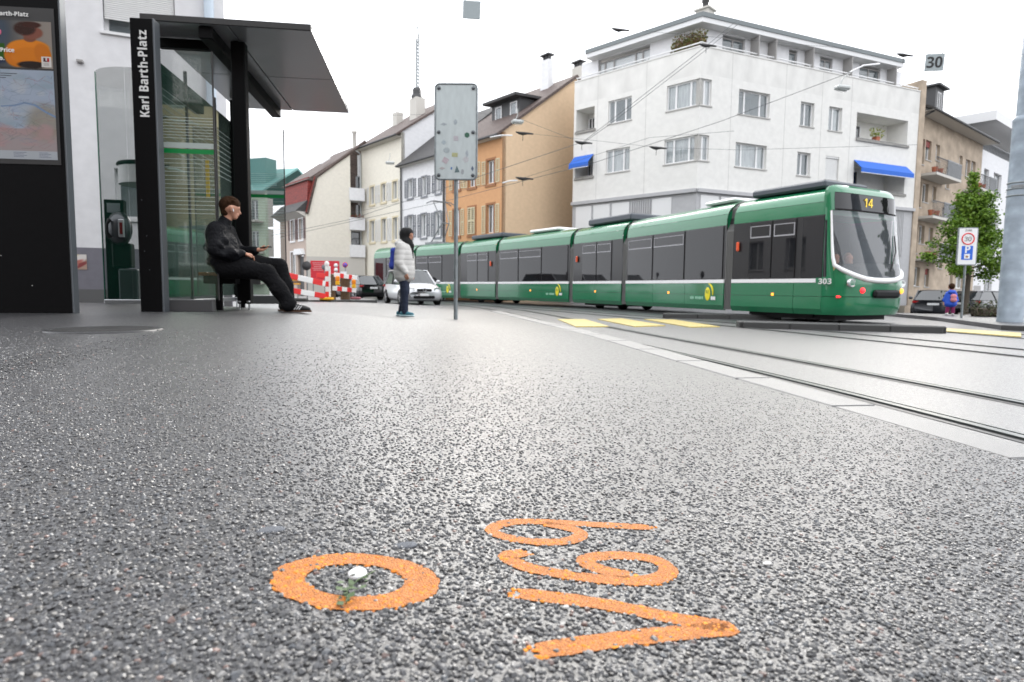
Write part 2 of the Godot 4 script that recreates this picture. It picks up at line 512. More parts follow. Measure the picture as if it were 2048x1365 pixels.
func pave(x: float, d: float) -> float:   # height of the pavement: it falls towards the kerb and away from the camera
	var k := maxf(0, interp(KERB, d) - x)
	return 0.15 + minf(k * lerpf(0.075, 0.022, ss(8, 12.5, d)), 0.3)

func road_y(x: float, d: float) -> float:
	return 0.2 * ss(-2, -6, x) * ss(17, 20, d) * (1.0 - ss(23, 28, d)) - 0.5 * ss(20, 33, d) * ss(10, 16, x)

func smooth_path(t: Array, step: float) -> Array:
	var c := Curve.new()
	var out = []
	var d: float = t[0][0]
	while d <= t[-1][0]:
		var w := 0.0
		var acc := 0.0
		for k in range(-4, 5):
			acc += interp(t, clampf(d + k * 0.45, t[0][0], t[-1][0])); w += 1
		out.append(Vector2(acc / w, d))
		d += step
	return out

func shifted(path: Array, off: float) -> Array:
	var out = []
	for i in path.size():
		var t: Vector2 = (path[mini(i + 1, path.size() - 1)] - path[maxi(i - 1, 0)]).normalized()
		out.append(path[i] + Vector2(t.y, -t.x) * off)
	return out

func ribbon(mb: MB, path: Array, o0: float, o1: float, lift: float, thick: float = 0.0):
	var a := shifted(path, o0)
	var b := shifted(path, o1)
	for i in path.size() - 1:
		var q = []
		for v in [a[i], b[i], b[i + 1], a[i + 1]]:
			q.append(P(v.x, road_y(v.x, v.y) + lift, v.y))
		mb.quad(q[0], q[1], q[2], q[3])
		if thick > 0:
			var dn := Vector3(0, -thick, 0)
			mb.quad(q[0] + dn, q[0], q[3], q[3] + dn)
			mb.quad(q[1], q[1] + dn, q[2] + dn, q[2])

func flat_poly(poly: Array, top: float, bottom: float) -> MB:   # poly of [x, d]
	var mb := MB.new()
	var q = []
	for v in poly:
		q.append(Vector2(v[0], v[1]))
	mb.prism(q, bottom, top, Transform3D(Basis(Vector3(1, 0, 0), Vector3(0, 0, -1), Vector3(0, 1, 0)), Vector3.ZERO))
	return mb

func build_ground():
	# the road: one sheet to the horizon, finer near the scene
	var xs = []
	var ds = []
	for v in [-400, -200, -120, -80, -60, -45, -35, -30]: xs.append(float(v))
	for i in range(-28, 45): xs.append(float(i))
	for v in [48, 54, 62, 75, 100, 150, 250, 400]: xs.append(float(v))
	for v in [-60, -30, -15, -8]: ds.append(float(v))
	for i in range(-5, 50): ds.append(float(i))
	for v in [53, 58, 65, 75, 90, 120, 180, 300, 500]: ds.append(float(v))
	var mb := MB.new().smooth()
	for j in ds.size() - 1:
		for i in xs.size() - 1:
			var q = []
			for c in [[i, j], [i + 1, j], [i + 1, j + 1], [i, j + 1]]:
				q.append(P(xs[c[0]], road_y(xs[c[0]], ds[c[1]]), ds[c[1]]))
			mb.quad(q[0], q[1], q[2], q[3])
	structure("road", mb, mats.road)
	# the pavement at the stop
	mb = MB.new().smooth()
	var rows = []
	var d := -4.0
	while d <= 17.51:
		var row = []
		var k := interp(KERB, d)
		for i in 41:
			var x := lerpf(k, -16.0, pow(i / 40.0, 1.6))
			row.append(P(x, pave(x, d), d))
		rows.append(row)
		d += 0.25
	for j in rows.size() - 1:
		for i in 40:
			mb.quad(rows[j][i + 1], rows[j][i], rows[j + 1][i], rows[j + 1][i + 1])
	mb.smooth(false)
	for i in 40:
		var a: Vector3 = rows[-1][i]; var b: Vector3 = rows[-1][i + 1]
		mb.quad(a, b, Vector3(b.x, -0.3, b.z), Vector3(a.x, -0.3, a.z))
	var pavement := structure("pavement", mb, mats.asphalt)
	# kerb stones along it
	var kerb := Node3D.new()
	kerb.name = numbered("kerb")
	kerb.set_meta("kind", "structure")
	add_child(kerb)
	var kp := smooth_path(KERB, 0.05)
	var i0 := 0
	var tone := 0
	while i0 < kp.size() - 6:
		var i1 := i0
		var run := 0.0
		while run < 1.05 and i1 < kp.size() - 1:
			run += kp[i1].distance_to(kp[i1 + 1]); i1 += 1
		var a: Vector2 = kp[i0]; var b: Vector2 = kp[i1]
		var dir := (b - a).normalized()
		var c := (a + b) * 0.5 + Vector2(dir.y, -dir.x) * 0.148
		var top := pave(interp(KERB, c.y), c.y) + 0.004
		var m := MB.new().bev(Vector3.ZERO, Vector3(0.28, 0.4, a.distance_to(b) - 0.012), 0.012)
		part(kerb, "kerb_stone", m, mats.kerb, Transform3D(Basis(Vector3.UP, -atan2(dir.x, dir.y)), P(c.x, top - 0.2, c.y)))
		i0 = i1
	# rails in the road
	for set in [[RAIL, 0.0, "rail_near"], [RAIL, 1.0, ""], [RAIL_B, 0.0, ""], [RAIL_B, 1.0, ""]]:
		var path := shifted(smooth_path(set[0], 0.4), set[1])
		var root := Node3D.new()
		root.name = numbered("tram_rail")
		root.set_meta("kind", "structure")
		add_child(root)
		mb = MB.new()
		ribbon(mb, path, -0.09, 0.12, 0.004)
		part(root, "joint_sealant", mb, mats.sealant)
		mb = MB.new()
		ribbon(mb, path, -0.03, 0.03, 0.016, 0.02)
		part(root, "rail_head", mb, mats.rail)
		mb = MB.new()
		ribbon(mb, path, 0.065, 0.082, 0.013, 0.02)
		part(root, "guard_lip", mb, mats.rail)
	# third track under the big tram
	for o in [-0.5, 0.5]:
		var path := shifted([Vector2(-6, 37.5), Vector2(-1.9, 33), Vector2(0.3, 30), Vector2(3.4, 25.6), Vector2(5.1, 22.5), Vector2(7.1, 17.6), Vector2(8.2, 15.4), Vector2(9.0, 13), Vector2(9.6, 10), Vector2(9.8, 5)], o)
		mb = MB.new()
		ribbon(mb, path, -0.07, 0.07, 0.004)
		var root := structure("tram_rail", mb, mats.sealant)
		mb = MB.new()
		ribbon(mb, path, -0.03, 0.03, 0.014, 0.02)
		part(root, "rail_head", mb, mats.rail)
	# yellow crossing bars and a stop line
	for q in [[[1.15, 15.7], [1.85, 15.8], [2.02, 12.8], [1.3, 12.65]], [[2.2, 15.95], [2.9, 16.5], [3.32, 13.4], [2.55, 12.9]], [[3.45, 16.2], [4.2, 16.15], [4.43, 13.2], [3.72, 12.95]], [[8.75, 12.5], [9.1, 11.05], [10.0, 12.15], [9.45, 13.5]]]:
		var o := structure("yellow_marking", flat_poly(q, 0.02, -0.05), mats.yellow_paint)
		o.set_meta("label", "yellow painted bar on the wet road")
	# two low traffic islands and the pavement on the far side
	island([[4.88, 13.1], [8.37, 12.03], [8.5, 12.3], [5.2, 13.62], [4.95, 13.5]], 0.13)
	island([[4.23, 17.18], [6.0, 17.15], [7.3, 16.9], [7.2, 17.2], [6.1, 17.75], [4.5, 17.85]], 0.13)
	var rp := structure("pavement", flat_poly([[10.6, 13.4], [11.2, 12.6], [13, 11.6], [34, 11.6], [34, 19], [15, 19.5], [12.6, 21.2], [12.0, 17.5]], 0.1, -0.6), mats.road)
	kerb_row([[10.6, 13.4], [11.2, 12.6], [13, 11.6], [20, 11.6]], 0.106, mats.kerb_dark)
	# pavement across the side street, behind the works
	structure("pavement", flat_poly([[-30, 20.8], [-11.3, 21.8], [-5.6, 25.6], [-6.8, 29], [-11, 34], [-30, 44]], 0.24, -0.3), mats.road)
	kerb_row([[-20, 21.35], [-11.3, 21.8], [-5.6, 25.6]], 0.246, mats.kerb_dark)

func kerb_row(pts: Array, top: float, m: Material):
	var kerb := Node3D.new()
	kerb.name = numbered("kerb")
	kerb.set_meta("kind", "structure")
	add_child(kerb)
	for i in pts.size() - 1:
		var a := Vector2(pts[i][0], pts[i][1]); var b := Vector2(pts[i + 1][0], pts[i + 1][1])
		var n := maxi(1, int(a.distance_to(b) / 1.0))
		var dir := (b - a).normalized()
		for k in n:
			var c := a.lerp(b, (k + 0.5) / n)
			part(kerb, "kerb_stone", MB.new().bev(Vector3.ZERO, Vector3(0.16, 0.4, a.distance_to(b) / n - 0.012), 0.012), m, Transform3D(Basis(Vector3.UP, -atan2(dir.x, dir.y)), P(c.x, top - 0.2, c.y)))

func island(poly: Array, top: float):
	var c := Vector2.ZERO
	for v in poly:
		c += Vector2(v[0], v[1]) / poly.size()
	var o := structure("traffic_island", flat_poly(poly, top - 0.01, -0.1), mats.road)
	for i in poly.size():
		var a := Vector2(poly[i][0], poly[i][1]); var b := Vector2(poly[(i + 1) % poly.size()][0], poly[(i + 1) % poly.size()][1])
		var n := maxi(1, int(round(a.distance_to(b) / 1.0)))
		var dir := (b - a).normalized()
		for k in n:
			var m := a.lerp(b, (k + 0.5) / n)
			part(o, "kerb_stone", MB.new().bev(Vector3.ZERO, Vector3(0.13, 0.3, a.distance_to(b) / n - 0.008), 0.015), mats.kerb_dark, Transform3D(Basis(Vector3.UP, -atan2(dir.x, dir.y)), P(m.x, top - 0.15, m.y)))

# ---------------------------------------------------------------- sprayed marks and chippings
const NINE := [[0.293, 1.258], [0.187, 1.248], [0.072, 1.239], [0.0, 1.22], [-0.034, 1.178], [-0.014, 1.145], [0.047, 1.132], [0.105, 1.146], [0.137, 1.177], [0.131, 1.209], [0.071, 1.228]]
const SIX := [[0.028, 1.08], [-0.004, 1.057], [0.026, 1.023], [0.093, 1.004], [0.177, 0.999], [0.238, 1.01], [0.28, 1.051], [0.266, 1.095], [0.203, 1.102], [0.145, 1.08], [0.137, 1.054], [0.169, 1.031], [0.206, 1.024]]
const VEE := [[0.017, 0.925], [0.14, 0.914], [0.248, 0.888], [0.322, 0.874], [0.276, 0.858], [0.161, 0.821], [0.038, 0.774]]

func rounded(pts: Array, n: int) -> Array:
	var c := Curve2D.new()
	for i in pts.size():
		var a := Vector2(pts[maxi(i - 1, 0)][0], pts[maxi(i - 1, 0)][1])
		var b := Vector2(pts[mini(i + 1, pts.size() - 1)][0], pts[mini(i + 1, pts.size() - 1)][1])
		var t := (b - a) / 6.0
		c.add_point(Vector2(pts[i][0], pts[i][1]), -t, t)
	var out = []
	for i in n + 1:
		out.append(c.sample_baked(c.get_baked_length() * i / n, true))
	return out

func chipping_mesh(k: int) -> ArrayMesh:
	var r := RandomNumberGenerator.new()
	r.seed = 50 + k
	var mb := MB.new()
	var n := 6
	var lo = []; var hi = []
	for i in n:
		var a := TAU * i / n + r.randf_range(-0.25, 0.25)
		var q := r.randf_range(0.8, 1.2)
		lo.append(Vector3(cos(a) * q, -0.5, sin(a) * q))
		hi.append(Vector3(cos(a) * q * 0.68, 0.35 + r.randf_range(-0.15, 0.15), sin(a) * q * 0.68))
	var top := Vector3(r.randf_range(-0.2, 0.2), 0.55, r.randf_range(-0.2, 0.2))
	for i in n:
		var j := (i + 1) % n
		mb.quad(lo[j], lo[i], hi[i], hi[j])
		mb.tri(hi[j], hi[i], top)
	return mb.done()

func build_marks():
	var marks = [
		{"nm": "painted_ring", "label": "orange sprayed ring around a bottle cap on the asphalt", "path": [], "w": 0.0},
		{"nm": "painted_digit", "label": "orange sprayed digit 9 with straight tail, farthest of the sprayed signs", "path": rounded(NINE, 60), "w": 0.030},
		{"nm": "painted_digit", "label": "orange sprayed digit 6 between the V and the nine", "path": rounded(SIX, 60), "w": 0.034},
		{"nm": "painted_letter", "label": "orange sprayed V lying on its side, nearest of the sprayed signs", "path": rounded(VEE, 60), "w": 0.036}]
	var edge := FastNoiseLite.new()
	edge.frequency = 60.0
	edge.seed = 5
	for mk in marks:
		var mb := MB.new()
		var ps = []; var qs = []
		if mk.path.is_empty():
			for i in 73:
				var a := TAU * i / 72.0
				var dirv := Vector2(cos(a), sin(a))
				var no := 1.0 + 0.05 * edge.get_noise_1d(i * 0.02)
				ps.append(Vector2(-0.237, 0.927) + Vector2(dirv.x * 0.128 * no, dirv.y * 0.092 * no))
				qs.append(Vector2(-0.239, 0.926) + Vector2(dirv.x * 0.076, dirv.y * 0.053))
		else:
			var pth: Array = mk.path
			for i in pth.size():
				var t: Vector2 = (pth[mini(i + 1, pth.size() - 1)] - pth[maxi(i - 1, 0)]).normalized()
				var w: float = mk.w * 0.5 * (1.0 + 0.18 * edge.get_noise_1d(i * 0.3)) * (0.75 if i == 0 or i == pth.size() - 1 else 1.0)
				ps.append(pth[i] + Vector2(-t.y, t.x) * w)
				qs.append(pth[i] - Vector2(-t.y, t.x) * w)
		for i in ps.size() - 1:
			var v = []
			for q in [ps[i], qs[i], qs[i + 1], ps[i + 1]]:
				v.append(P(q.x, pave(q.x, q.y) + 0.002, q.y))
			mb.quad(v[0], v[1], v[2], v[3])
		mk.o = single(mk.nm, mk.label, "road marking", mb, mats.orange_paint, Vector3.ZERO, 0, "orange survey marks sprayed on the pavement")
		mk.list = []
	# real chippings stand out of the binder near the camera; those under the paint are orange
	rng.seed = 21
	var plain = [[], [], []]
	var d := 0.5
	while d < 4.6:
		var step := 0.006 + 0.0022 * d
		var half := 0.92 * d + 0.12
		var x := -half
		while x < minf(half, interp(KERB, d) - 0.01):
			var px := x + rng.randf_range(-0.5, 0.5) * step
			var pd := d + rng.randf_range(-0.5, 0.5) * step
			x += step
			if rng.randf() > 0.98 * (1.0 - 0.96 * pow(ss(0.8, 4.6, pd), 0.7)):
				continue
			var r := rng.randf_range(0.0032, 0.0056) * lerpf(1.18, 0.9, ss(0.6, 2.2, pd)) * (1.35 if rng.randf() < 0.06 else 1.0)
			var b := Basis(Vector3.UP, rng.randf() * TAU) * Basis.from_scale(Vector3(r, r * rng.randf_range(0.6, 1.1), r * rng.randf_range(0.7, 1.1)))
			b = Basis(Vector3.RIGHT, rng.randf_range(-0.45, 0.45)) * Basis(Vector3.BACK, rng.randf_range(-0.45, 0.45)) * b
			var tf := Transform3D(b, P(px, pave(px, pd) + rng.randf_range(-0.0015, 0.0015), pd))
			var hit: Variant = null
			var wob := edge.get_noise_2d(px, pd) * 0.005
			var e := Vector2((px + 0.238), (pd - 0.9265))
			if pd < 1.32 and pd > 0.74:
				var lo := Vector2(e.x / 0.076, e.y / 0.053).length()
				var ho := Vector2(e.x / (0.130 + wob), e.y / (0.094 + wob)).length()
				if lo > 0.97 and ho < 0.98:
					hit = marks[0]
				elif px > -0.08 and px < 0.36:
					for m in [marks[1], marks[2], marks[3]]:
						var best := 1e9
						for q in m.path:
							best = minf(best, q.distance_squared_to(Vector2(px, pd)))
						if sqrt(best) < m.w * 0.5 + wob * 0.5 - 0.001:
							hit = m
			if hit:
				if rng.randf() < 0.93:
					var k := rng.randf_range(0.85, 1.05)
					tf.basis.y *= 0.55
					hit.list.append([tf, Color(0.9 * k, 0.33 * k * rng.randf_range(0.88, 1.12), 0.042)])
					continue
			var t := rng.randf()
			var g := rng.randf_range(0.012, 0.085)
			var c := Color(g, g, g * 1.05)
			if t < 0.014:
				g = rng.randf_range(0.25, 0.5); c = Color(g, g * 0.97, g * 0.9)
			elif t < 0.07:
				g = rng.randf_range(0.09, 0.2); c = Color(g, g * 0.93, g * 0.82)
			elif t < 0.09:
				g = rng.randf_range(0.1, 0.2); c = Color(g * 1.3, g * 0.72, g * 0.55)
			elif t < 0.16:
				g = rng.randf_range(0.06, 0.12); c = Color(g * 0.9, g, g * 1.12)
			plain[rng.randi() % 3].append([tf, c])
		d += step
	var meshes = [chipping_mesh(0), chipping_mesh(1), chipping_mesh(2)]
	var pavement := get_node("pavement")
	for k in 3:
		scatter(pavement, "chippings", meshes[k], plain[k], mats.stones)
	for mk in marks:
		scatter(mk.o, "painted_chippings", meshes[1], mk.list, mats.painted_stones)
	# litter and plants on the pavement
	var at := P(-0.237, pave(-0.237, 0.933) + 0.004, 0.933)
	single("bottle_cap", "white bottle cap lying inside the orange ring", "bottle cap", MB.new().lathe([[0.0, 0.0], [0.012, 0.0], [0.0145, 0.002], [0.014, 0.006], [0.0125, 0.0075], [0.0, 0.008]], 20, Transform3D(Basis(Vector3.RIGHT, 0.12), Vector3.ZERO)), mats.sign_white, at)
	var weed := thing("weed", "small green weed growing through the orange ring", "plant", P(-0.235, pave(-0.235, 0.9), 0.9))
	rng.seed = 8
	for i in 26:
		var a := rng.randf() * TAU
		var l := rng.randf_range(0.007, 0.018)
		var o := Vector3(rng.randf_range(-0.014, 0.014), 0.005 + rng.randf() * 0.006, rng.randf_range(-0.035, 0.055))
		var dirv := Vector3(cos(a), rng.randf_range(0.0, 0.5), sin(a)).normalized()
		var w := Vector3(-dirv.z, 0, dirv.x) * l * 0.35
		var mb := MB.new()
		mb.tri(o, o + dirv * l * 0.5 + w, o + dirv * l); mb.tri(o, o + dirv * l, o + dirv * l * 0.5 - w)
		part(weed, "leaf", mb, mat("weed_leaf", Color(0.035, 0.075, 0.012), 0.5))
	part(weed, "stem", MB.new().tube([Vector3(0.002, 0.003, 0.05), Vector3(-0.004, 0.008, 0.02), Vector3(0.003, 0.008, -0.01), Vector3(0.022, 0.007, -0.045)], 0.0012, 5), mat("weed_leaf"))
	for g in [[-0.433, 1.086, 0.026, "trodden grey chewing gum spot beyond the ring, the one farther from the digits"], [-0.186, 1.068, 0.022, "trodden grey chewing gum spot between the ring and the digits"]]:
		var prof = [[0.0, 0.0042], [g[2] * 0.6, 0.004], [g[2] * 0.9, 0.0032], [g[2], 0.001], [g[2], 0.0]]
		prof.reverse()
		single("chewing_gum", g[3], "gum", MB.new().lathe(prof, 14, Transform3D(Basis.from_scale(Vector3(1, 1, 0.55)), Vector3.ZERO)), mat("gum", Color(0.2, 0.21, 0.23), 0.8, 0, {"spec": 0.25, "bump": "grain", "relief": 0.2, "size": 0.05}), P(g[0], pave(g[0], g[1]), g[1]), 0.3, "chewing gum on the pavement")
	for g in [[0.48, 1.115, 0.011, "flat white chip on the asphalt, to the side of the digit six"], [-0.002, 0.851, 0.005, "small white pebble in the mouth of the V"], [0.085, 0.89, 0.006, "white pebble on the upper stroke of the V"]]:
		single("white_pebble", g[3], "pebble", MB.new().ball(Vector3.ZERO, Vector3(g[2], 0.003, g[2] * 0.6), 8), mat("pebble", Color(0.62, 0.61, 0.58), 0.5), P(g[0], pave(g[0], g[1]) + 0.004, g[1]), 0.4, "pale pebbles")
	single("dead_leaf", "tiny dark dead leaf on the open asphalt", "leaf", MB.new().patch(func(u, v): return Vector3((u - 0.5) * 0.022, 0.006 + 0.006 * sin(u * 3.0) * v, (v - 0.5) * 0.014 * sin(PI * clampf(u, 0.1, 0.9))), 4, 3), mat("dry", Color(0.03, 0.02, 0.015), 0.8), P(-0.651, pave(-0.651, 2.262), 2.262))
	var mh := thing("manhole_cover", "dark round manhole cover set in the pavement before the map panel", "manhole cover", P(-2.87, pave(-2.87, 4.36) + 0.004, 4.36))
	part(mh, "ring", MB.new().lathe([[0.36, -0.02], [0.36, 0.006], [0.33, 0.008], [0.32, -0.002]], 36), mats.sealant)
	part(mh, "lid", MB.new().lathe([[0.315, -0.02], [0.315, 0.006], [0.3, 0.008], [0.1, 0.008], [0.09, 0.004], [0.0, 0.004]], 36), mat("iron", Color(0.02, 0.02, 0.02), 0.65, 0.0, {"spec": 0.3, "bump": "grain", "relief": 0.3, "size": 0.3}))

func scatter(par: Node3D, nm: String, m: Mesh, list: Array, material: Material):
	if list.is_empty():
		return
	var mm := MultiMesh.new()
	mm.transform_format = MultiMesh.TRANSFORM_3D
	mm.use_colors = true
	mm.mesh = m
	mm.instance_count = list.size()
	for i in list.size():
		mm.set_instance_transform(i, list[i][0])
		mm.set_instance_color(i, list[i][1])
	var o := MultiMeshInstance3D.new()
	o.name = nm
	o.multimesh = mm
	o.material_override = material
	o.set_meta("kind", "stuff")
	par.add_child(o, true)

# ---------------------------------------------------------------- stop furniture
func frame_at(a: Vector2, b: Vector2, y: float = 0.0) -> Transform3D:   # x along a -> b (both [x, d]), z out towards the viewer's side
	var e := Vector3(b.x - a.x, 0, -(b.y - a.y)).normalized()
	return Transform3D(Basis(e, Vector3.UP, e.cross(Vector3.UP)), P(a.x, y, a.y))

func shift(x: float, y: float, z: float) -> Transform3D:
	return Transform3D(Basis.IDENTITY, Vector3(x, y, z))

func flat_tex_mat(key: String, im: Image, rough: float = 0.25) -> StandardMaterial3D:
	var m := mat(key, Color.WHITE, rough)
	im.generate_mipmaps()
	m.albedo_texture = ImageTexture.create_from_image(im)
	return m

func blot(im: Image, cx: float, cy: float, rx: float, ry: float, c: Color, soft: float = 0.25, tilt: float = 0.0):
	var r := int(maxf(rx, ry) * 1.4) + 1
	for y in range(maxi(0, int(cy) - r), mini(im.get_height(), int(cy) + r)):
		for x in range(maxi(0, int(cx) - r), mini(im.get_width(), int(cx) + r)):
			var q := Vector2(x - cx, y - cy).rotated(-tilt)
			var d := Vector2(q.x / rx, q.y / ry).length()
			var a := 1.0 - smoothstep(1.0 - soft, 1.0 + soft, d)
			if a > 0:
				im.set_pixel(x, y, im.get_pixel(x, y).lerp(c, a * c.a))

func line(im: Image, a: Vector2, b: Vector2, c: Color, w: int = 1):
	var n := int(a.distance_to(b)) + 1
	for i in n + 1:
		var p := a.lerp(b, float(i) / n)
		im.fill_rect(Rect2i(int(p.x), int(p.y), w, w), im.get_pixel(clampi(int(p.x), 0, im.get_width() - 1), clampi(int(p.y), 0, im.get_height() - 1)).lerp(c, c.a))

func poster_print() -> Image:   # a printed photograph: someone in a yellow jumper on a seat
	var im := Image.create(320, 240, false, Image.FORMAT_RGB8)
	for y in 240:
		for x in 320:
			var t := x / 320.0
			im.set_pixel(x, y, Color(0.16, 0.19, 0.22).lerp(Color(0.5, 0.47, 0.44), smoothstep(0.45, 1.0, t)))
	blot(im, 170, 60, 46, 100, Color(0.22, 0.27, 0.32), 0.3)
	blot(im, 150, 190, 70, 36, Color(0.1, 0.16, 0.27), 0.3)
	blot(im, 155, 105, 30, 26, Color(0.36, 0.34, 0.31, 0.9), 0.3)
	im.fill_rect(Rect2i(0, 118, 205, 76), Color(0.13, 0.3, 0.06))
	blot(im, 236, 170, 34, 66, Color(0.72, 0.4, 0.07), 0.1, 0.06)
	blot(im, 262, 135, 50, 42, Color(0.78, 0.45, 0.09), 0.12)
	blot(im, 265, 185, 46, 52, Color(0.74, 0.42, 0.08), 0.1)
	blot(im, 296, 165, 20, 54, Color(0.7, 0.39, 0.07), 0.1, -0.1)
	blot(im, 266, 88, 15, 18, Color(0.42, 0.26, 0.2), 0.2)
	blot(im, 272, 58, 26, 32, Color(0.45, 0.27, 0.22), 0.15)
	blot(im, 255, 38, 26, 34, Color(0.17, 0.08, 0.06), 0.2)
	blot(im, 270, 18, 24, 16, Color(0.2, 0.09, 0.07), 0.2)
	blot(im, 268, 222, 34, 18, Color(0.1, 0.07, 0.06), 0.2)
	im.fill_rect(Rect2i(292, 178, 24, 54), Color(0.75, 0.74, 0.72))
	im.fill_rect(Rect2i(297, 184, 5, 20), Color(0.25, 0.08, 0.12))
	im.fill_rect(Rect2i(297, 199, 14, 5), Color(0.25, 0.08, 0.12))
	im.fill_rect(Rect2i(306, 184, 5, 20), Color(0.6, 0.05, 0.1))
	for k in 3:
		im.fill_rect(Rect2i(297, 210 + k * 6, 13, 2), Color(0.4, 0.38, 0.38))
	return im

func map_print() -> Image:   # a printed network map
	var im := Image.create(512, 420, false, Image.FORMAT_RGB8)
	im.fill(Color(0.56, 0.6, 0.66))
	var r := RandomNumberGenerator.new()
	r.seed = 4
	for k in 60:
		blot(im, r.randf() * 512, r.randf() * 270, r.randf_range(15, 50), r.randf_range(10, 35), Color(0.62, 0.64, 0.66, 0.5) if k % 2 else Color(0.5, 0.56, 0.6, 0.45), 0.4)
	im.fill_rect(Rect2i(0, 275, 512, 105), Color(0.56, 0.52, 0.52))
	blot(im, 470, 240, 70, 80, Color(0.5, 0.46, 0.4, 0.7), 0.4)
	for k in 40:
		blot(im, r.randf() * 512, r.randf_range(265, 370), r.randf_range(10, 40), r.randf_range(6, 22), Color(0.6, 0.5, 0.5, 0.5), 0.4)
	var last := Vector2(300, 170)
	for p in [Vector2(350, 165), Vector2(390, 150), Vector2(430, 160), Vector2(470, 190), Vector2(512, 215)]:
		line(im, last, p, Color(0.42, 0.5, 0.6, 0.6), 7); last = p
	for k in 150:
		var a := Vector2(r.randf() * 505, r.randf_range(30, 350))
		var c: Color = [Color(0.3, 0.32, 0.36, 0.45), Color(0.5, 0.28, 0.3, 0.4), Color(0.33, 0.4, 0.55, 0.4), Color(0.3, 0.36, 0.32, 0.4)][k % 4]
		for j in 4:
			var b := (a + Vector2(r.randf_range(-45, 45), r.randf_range(-30, 30))).clamp(Vector2(2, 25), Vector2(505, 368))
			line(im, a, b, c, 1); a = b
	im.fill_rect(Rect2i(0, 380, 512, 40), Color(0.6, 0.62, 0.64))
	for k in 5:
		for j in 4:
			im.fill_rect(Rect2i(40 + k * 100, 387 + j * 7, 30 + (k * 7 + j * 11) % 22, 2), Color(0.35, 0.38, 0.45))
	im.fill_rect(Rect2i(230, 8, 75, 4), Color(0.2, 0.2, 0.22))
	for j in 3:
		im.fill_rect(Rect2i(200, 18 + j * 10, 170 - j * 22, 3), Color(0.22, 0.22, 0.26))
	return im

func build_panel():
	var o := thing("map_panel", "tall black panel with poster and network map, cut by the picture edge", "information panel", P(-6.44, 0.45, 6.67), -0.1)
	o.rotation.y = 0.1
	# local: x along the face to the right, z towards the camera
	var w := 1.6
	part(o, "body", MB.new().bev(Vector3(w / 2 - 0.6, 2.1, -0.05), Vector3(w + 1.2, 4.2, 0.1), 0.006), mats.black_metal)
	part(o, "edge_strip", MB.new().bev(Vector3(w + 0.009, 2.1, -0.05), Vector3(0.018, 4.2, 0.104), 0.003), mats.edge_metal)
	for z in [0.004]:
		part(o, "display_frame", MB.new().span(Vector3(0.1, 1.6, 0.002), Vector3(w - 0.04, 3.22, 0.006)), mats.dark_frame)
	var mb := MB.new()
	mb.quad_uv(Vector3(0.22, 2.6, 0.009), Vector3(w - 0.07, 2.6, 0.009), Vector3(w - 0.07, 3.08, 0.009), Vector3(0.22, 3.08, 0.009))
	var ad := part(o, "advertising_poster", mb, flat_tex_mat("poster", poster_print()))
	ad.set_meta("label", "printed advertisement showing someone in a yellow jumper")
	mb = MB.new()
	mb.quad_uv(Vector3(0.22, 1.65, 0.009), Vector3(w - 0.07, 1.65, 0.009), Vector3(w - 0.07, 2.58, 0.009), Vector3(0.22, 2.58, 0.009))
	part(o, "network_map", mb, flat_tex_mat("map", map_print()))
	lettering(o, "stop_name", "Karl Barth-Platz", 0.043, mats.letter_white, shift(1.085, 3.145, 0.012))
	var price := lettering(o, "poster_lettering", "Price", 0.042, mats.letter_white, shift(1.085, 2.775, 0.012))
	lettering(o, "poster_lettering", "bo.", 0.042, mats.letter_white, shift(1.01, 2.69, 0.012))
	lettering(o, "poster_lettering", "%", 0.09, mat("pink_print", Color(0.6, 0.12, 0.2), 0.5), shift(0.985, 2.97, 0.012))
	for p in [[0.35, 0.55], [0.9, 0.62], [1.2, 0.3]]:
		part(o, "scratch", MB.new().box(Vector3(p[0], p[1], 0.001), Vector3(0.008, 0.006, 0.004)), mats.letter_white)

